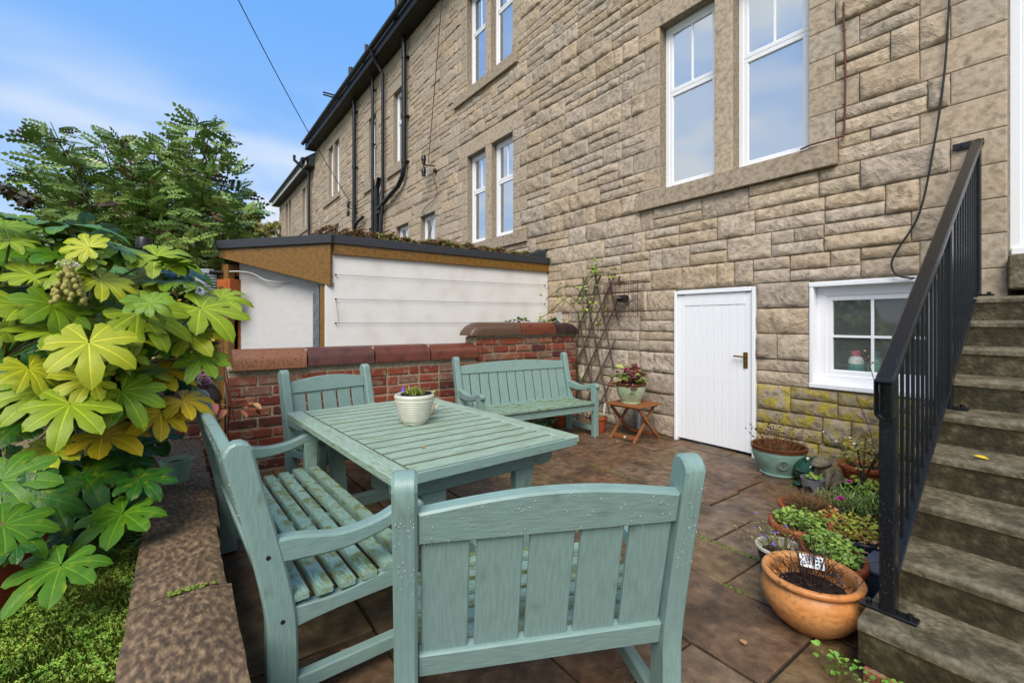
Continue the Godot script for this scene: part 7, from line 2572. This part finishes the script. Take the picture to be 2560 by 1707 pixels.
func background() -> void:
	# ash-like shrubby tree behind the fatsia
	var base := spot(380, 1000, 6.6)
	base.y = 0.31
	var t := thing("ash_tree", "bushy dark green tree of feathery divided leaves beyond the wall, left of the garage", "tree", base)
	var wood := MB.new()
	var where := []
	var tints := []
	var leafy := func(p: Vector3, d: Vector3, sc: float, shade: float) -> void:
		var x := d.normalized()
		var up := Vector3(rnd(-1, 1), rnd(0.15, 1), rnd(-1, 1)).normalized()
		var z := x.cross(up).normalized()
		var bs := Basis(x, z.cross(x).normalized(), z).scaled(Vector3.ONE * sc)
		where.append(Transform3D(bs, p - base))
		var c := Color(0.10, 0.19, 0.04).lerp(Color(0.27, 0.38, 0.09), rng.randf() * shade)
		if rng.randf() < 0.05: c = Color(0.10, 0.05, 0.035)
		if rng.randf() < 0.05: c = Color(0.20, 0.24, 0.05)
		tints.append(c)
	var tops := [[95, 330], [125, 305], [165, 372], [215, 410], [255, 350], [290, 330], [320, 385], [350, 420], [385, 360], [420, 345], [455, 330], [495, 292], [530, 300], [560, 345], [585, 400], [600, 455], [70, 420], [110, 440], [60, 480], [620, 510], [190, 460], [470, 400], [300, 450], [520, 420], [400, 440], [240, 500], [560, 500], [140, 520]]
	for q in tops:
		var tip := spot(q[0], q[1], rnd(5.9, 7.3))
		var st := base + Vector3(rnd(-0.25, 0.25), 0.2, rnd(-0.25, 0.25))
		var mid := st.lerp(tip, 0.5) + Vector3(0, 0.25, 0)
		var cv := curve([st - base, mid - base, tip - base], 8)
		var rad := []
		for i in cv.size(): rad.append(lerpf(0.030, 0.003, float(i) / cv.size()))
		wood.tube(cv, rad, 5, false)
		for k in 84:
			var f := pow(rng.randf(), 0.75)
			var i := clampi(int(lerpf(4.0, cv.size() - 1.0, f)), 0, cv.size() - 1)
			var p: Vector3 = cv[i] + base
			var an := rnd(0, TAU)
			var out := Vector3(cos(an), rnd(-0.3, 0.8), sin(an)).normalized()
			var reach := rnd(0.0, lerpf(0.55, 0.04, f))
			leafy.call(p + out * reach, out, rnd(0.7, 1.25) * lerpf(1.0, 0.95, f), 1.0)
	# denser lower body
	for k in 1700:
		var px := rnd(70, 640)
		var py := rnd(430, 740)
		var edge := 430.0 + 130.0 * pow(absf(px - 370.0) / 280.0, 2.0)
		if py < edge + rnd(0, 60): continue
		if px > 560 and py > 640: continue
		var p := spot(px, py, rnd(5.6, 7.6))
		if rock.get_noise_3d(p.x * 1.6, p.y * 1.6, p.z * 1.6) < -0.22: continue
		var an := rnd(0, TAU)
		leafy.call(p, Vector3(cos(an), rnd(-0.5, 0.3), sin(an)), rnd(0.7, 1.2), 0.75)
	part(t, "trunk", wood, M.bark)
	scatter(t, "crown", pinnate(5, 0.30).mesh(), M.leaf, where, tints)

	# golden pine far behind the garage
	var pb := spot(625, 800, 27)
	pb.y = -0.25
	t = thing("golden_pine", "pale golden-green pine far off, between the trees and the end of the terrace", "tree", pb)
	wood = MB.new()
	wood.tube([Vector3.ZERO, Vector3(0.1, 4, 0), Vector3(0, 8, 0)], [0.22, 0.16, 0.05], 7)
	where = []
	tints = []
	var clump := MB.new()
	clump.tinted = true
	for k in 16:
		var d := Vector3(rnd(-1, 1), rnd(-0.3, 1), rnd(-1, 1)).normalized()
		var s := d.cross(Vector3(0.3, 1, 0.2)).normalized() * 0.020
		clump.tri(-s, s, d * 0.24, Vector3.UP, Vector3.UP, d)
	for k in 46:
		var px := rnd(545, 720)
		var e := spot(px, rnd(525, 640) + 25.0 * pow((px - 640.0) / 70.0, 2.0), 27 + rnd(-1.5, 1.5)) - pb
		wood.tube([Vector3(0, e.y - 0.6, 0), (e + Vector3(0, e.y - 0.4, 0)) * 0.5 + Vector3(0, 0.1, 0), e], [0.05, 0.035, 0.015], 4, false)
		for j in 55:
			var f := rnd(0.35, 1.05)
			where.append(Transform3D(Basis.from_euler(Vector3(rnd(0, 6), rnd(0, 6), 0)).scaled(Vector3.ONE * rnd(0.6, 1.3)), Vector3(0, e.y - 0.6, 0).lerp(e, f) + Vector3(rnd(-0.3, 0.3), rnd(-0.12, 0.2), rnd(-0.3, 0.3))))
			tints.append(Color(0.22, 0.24, 0.05).lerp(Color(0.52, 0.44, 0.12), rng.randf()))
	part(t, "trunk", wood, M.bark)
	scatter(t, "crown", clump.mesh(), M.leaf, where, tints)

	# maple whose twigs reach in from the left
	var mb := spot(-330, 900, 6.5)
	mb.y = 0.31
	t = thing("maple_tree", "dark copper-leaved maple just left of the view, one twig against the sky", "tree", mb)
	wood = MB.new()
	var crown_at := spot(-330, 430, 6.5)
	wood.tube([Vector3.ZERO, (crown_at - mb) * 0.5 + Vector3(0.1, 0, 0), crown_at - mb], [0.12, 0.09, 0.05], 8)
	var tw := [crown_at - mb, spot(-100, 440, 6.3) - mb, spot(20, 470, 6.2) - mb, spot(70, 508, 6.15) - mb]
	var twc := curve(tw, 8)
	wood.tube(twc, 0.009, 5, false)
	part(t, "trunk", wood, M.bark)
	where = []
	tints = []
	for k in 150:
		var f := pow(rng.randf(), 0.8)
		var p: Vector3 = twc[clampi(int(f * (twc.size() - 1)), 0, twc.size() - 1)] + Vector3(rnd(-0.07, 0.07), rnd(-0.08, 0.05), rnd(-0.07, 0.07))
		where.append(Transform3D(Basis.from_euler(Vector3(rnd(-0.6, 0.6), rnd(0, 6), rnd(-0.9, 0.2))).scaled(Vector3.ONE * rnd(0.8, 1.3)), p))
		tints.append(Color(0.06, 0.035, 0.028).lerp(Color(0.10, 0.10, 0.04), rng.randf()))
	for k in 900:
		var d := Vector3(rnd(-1, 1), rnd(-1, 1), rnd(-1, 1))
		if d.length() > 1.0: continue
		where.append(Transform3D(Basis.from_euler(Vector3(rnd(-0.6, 0.6), rnd(0, 6), rnd(-0.9, 0.2))).scaled(Vector3.ONE * rnd(0.8, 1.4)), crown_at - mb + d * Vector3(0.8, 0.9, 0.8)))
		tints.append(Color(0.06, 0.035, 0.028).lerp(Color(0.10, 0.10, 0.04), rng.randf()))
	scatter(t, "crown", leaf_mesh(0.10, 0.07, 0.2, 0.3).mesh(), M.leaf, where, tints)

	# yellow-leaved shrub between the fatsia and the garage
	t = thing("yellow_shrub", "thin shrub of dark stems and round yellow leaves in front of the bronze garage side", "shrub", Vector3(0.02, 0.31, -5.6))
	wood = MB.new()
	for k in 9:
		var e := Vector3(rnd(-0.5, 0.3), rnd(0.9, 1.5), rnd(-0.3, 0.3))
		wood.tube(curve([Vector3(rnd(-0.2, 0.2), 0, 0), e * 0.5 + Vector3(rnd(-0.1, 0.1), 0, 0), e], 4), 0.007, 4, false)
	part(t, "stem", wood, M.stembrown)
	var rl := leaf_mesh(0.07, 0.06, 0.1, 0.1).mesh()
	spray(t, "leaves", rl, 130, func(): return Vector3(rnd(-0.6, 0.35), rnd(0.35, 1.45), rnd(-0.35, 0.35)), Color(0.50, 0.34, 0.02), Color(0.60, 0.42, 0.04), 0.6, 1.1)
	spray(t, "leaves", rl, 420, func(): return Vector3(rnd(-1.2, 0.35), rnd(0.1, 1.2), rnd(-0.5, 0.35)), Color(0.02, 0.07, 0.015), Color(0.09, 0.17, 0.03), 0.8, 1.5)
	t = thing("garage_gap_shrub", "yellow and dark green leaves seen through the gap beside the garage gate", "shrub", Vector3(1.95, 0, -8.3))
	spray(t, "leaves", rl, 260, func(): return Vector3(rnd(-0.6, 0.5), rnd(0.3, 2.0), rnd(-0.4, 0.4)), Color(0.03, 0.07, 0.015), Color(0.12, 0.16, 0.03), 0.9, 1.6)
	spray(t, "leaves", rl, 60, func(): return Vector3(rnd(-0.5, 0.4), rnd(1.0, 1.8), rnd(0.0, 0.5)), Color(0.50, 0.32, 0.02), Color(0.60, 0.42, 0.04), 0.8, 1.3)

	# a hedge closes the garden; an orange house shows through the tree
	t = thing("hedge", "tall dark clipped hedge along the back of the garden, behind the tree", "hedge", Vector3(-5, 0.31, -13))
	var core := MB.new()
	core.box(Vector3(0, 0.95, 0), Vector3(12, 1.9, 0.9), 0.1)
	part(t, "twigs", core, plain(Color(0.10, 0.13, 0.06), 0.95))
	spray(t, "leaves", leaf_mesh(0.09, 0.06).mesh(), 5200, func(): return Vector3(rnd(-6, 6), rnd(0.0, 2.05), 0.45 + rnd(0, 0.14)), Color(0.03, 0.075, 0.02), Color(0.12, 0.17, 0.04), 0.8, 1.5)
	var hp := spot(440, 800, 19)
	t = thing("orange_house", "orange rendered house with a slate roof, glimpsed through the tree", "house", Vector3(hp.x, -0.25, hp.z))
	core = MB.new()
	core.box(Vector3(0, 1.9, 0), Vector3(5.0, 3.8, 4.0), 0.02)
	part(t, "wall", core, mat(M.render.albedo_texture, Vector3.ONE * 0.5, 0.85, null, 0.0, false, Color(0.95, 0.55, 0.28)))
	core = MB.new()
	core.prism(PackedVector2Array([Vector2(-2.7, 3.75), Vector2(2.7, 3.75), Vector2(0, 5.4)]), 5.3, 0.01, Transform3D(Basis(Vector3(0, 1, 0), PI / 2), Vector3.ZERO))
	part(t, "roof", core, M.slate)
	for x in [-1.3, 1.2]:
		core = MB.new()
		core.box(Vector3(x, 2.2, 2.0), Vector3(0.9, 1.2, 0.12), 0.02)
		var w := part(t, "window", core, M.white)
		core = MB.new()
		core.box(Vector3(x, 2.2, 2.05), Vector3(0.74, 1.04, 0.06), 0.01)
		part(w, "pane", core, M.mirror)
	t = thing("mossy_boundary_wall", "lichened stone boundary wall glimpsed low behind the fatsia at the left edge", "wall", Vector3(-3.6, 0.31, -7.6))
	for j in 4:
		for i in 9:
			core = MB.new()
			core.box(Vector3.ZERO, Vector3(0.44, 0.20, 0.3), 0.03)
			part(t, "stone", core, M.coping, Transform3D(Basis(), Vector3(-2.0 + i * 0.46 + (0.2 if j % 2 else 0.0), 0.11 + j * 0.215, rnd(-0.02, 0.02))))


func litter() -> void:
	var lf := leaf_mesh(0.06, 0.042, 0.35, -0.15)
	var data := [
		["bright yellow fallen leaf lying on the fourth step", Vector3(3.085, 0.735, -0.42), Color(0.62, 0.44, 0.02), 0.9],
		["tiny orange-brown leaf near the front of the table top", Vector3(1.02, 0.733, -2.18), Color(0.45, 0.20, 0.04), 0.45],
		["curled pinkish leaf on the flagstones by the folding table", Vector3(4.06, 0.008, -3.52), Color(0.36, 0.16, 0.13), 1.1],
		["curled tan leaf on the flagstones below the honey-coloured bowl", Vector3(1.98, 0.008, -1.02), Color(0.42, 0.24, 0.12), 0.75],
		["pale tan leaf on the damp flags beneath the two-seat bench", Vector3(0.56, 0.008, -1.98), Color(0.42, 0.22, 0.13), 0.9],
	]
	for q in data:
		var m := MB.new()
		m.tinted = true
		for i in lf.v.size():
			m.v.append(lf.v[i])
			m.n.append(lf.n[i])
			m.c.append(q[2])
		solo("fallen_leaf", m, M.leaf_dull, q[0], "leaf", Transform3D(Basis.from_euler(Vector3(rnd(-0.15, 0.15), rnd(0, 6), 0)).scaled(Vector3.ONE * q[3]), q[1]))
	var where := []
	var tints := []
	for k in 190:
		var f := rng.randf()
		var p := Vector3(0.50, 0.006, -1.95).lerp(Vector3(0.40, 0.006, -1.35), f) + Vector3(rnd(-0.05, 0.05), rnd(0, 0.008), rnd(-0.05, 0.05))
		if k > 120: p = Vector3(rnd(3.9, 4.72), 0.008, rnd(-4.25, -3.85))
		where.append(Transform3D(Basis.from_euler(Vector3(rnd(-0.4, 0.4), rnd(0, 6), rnd(-0.4, 0.4))).scaled(Vector3.ONE * rnd(0.2, 0.6)), p))
		tints.append(Color(0.10, 0.045, 0.025).lerp(Color(0.27, 0.12, 0.06), rng.randf()))
	lf.c.fill(Color.WHITE)
	var o := scatter(self, "leaf_litter", lf.mesh(), M.leaf_dull, where, tints)
	meta(o, "drifts of crumbled brown leaves under the bench and in the house corner", "leaf litter")
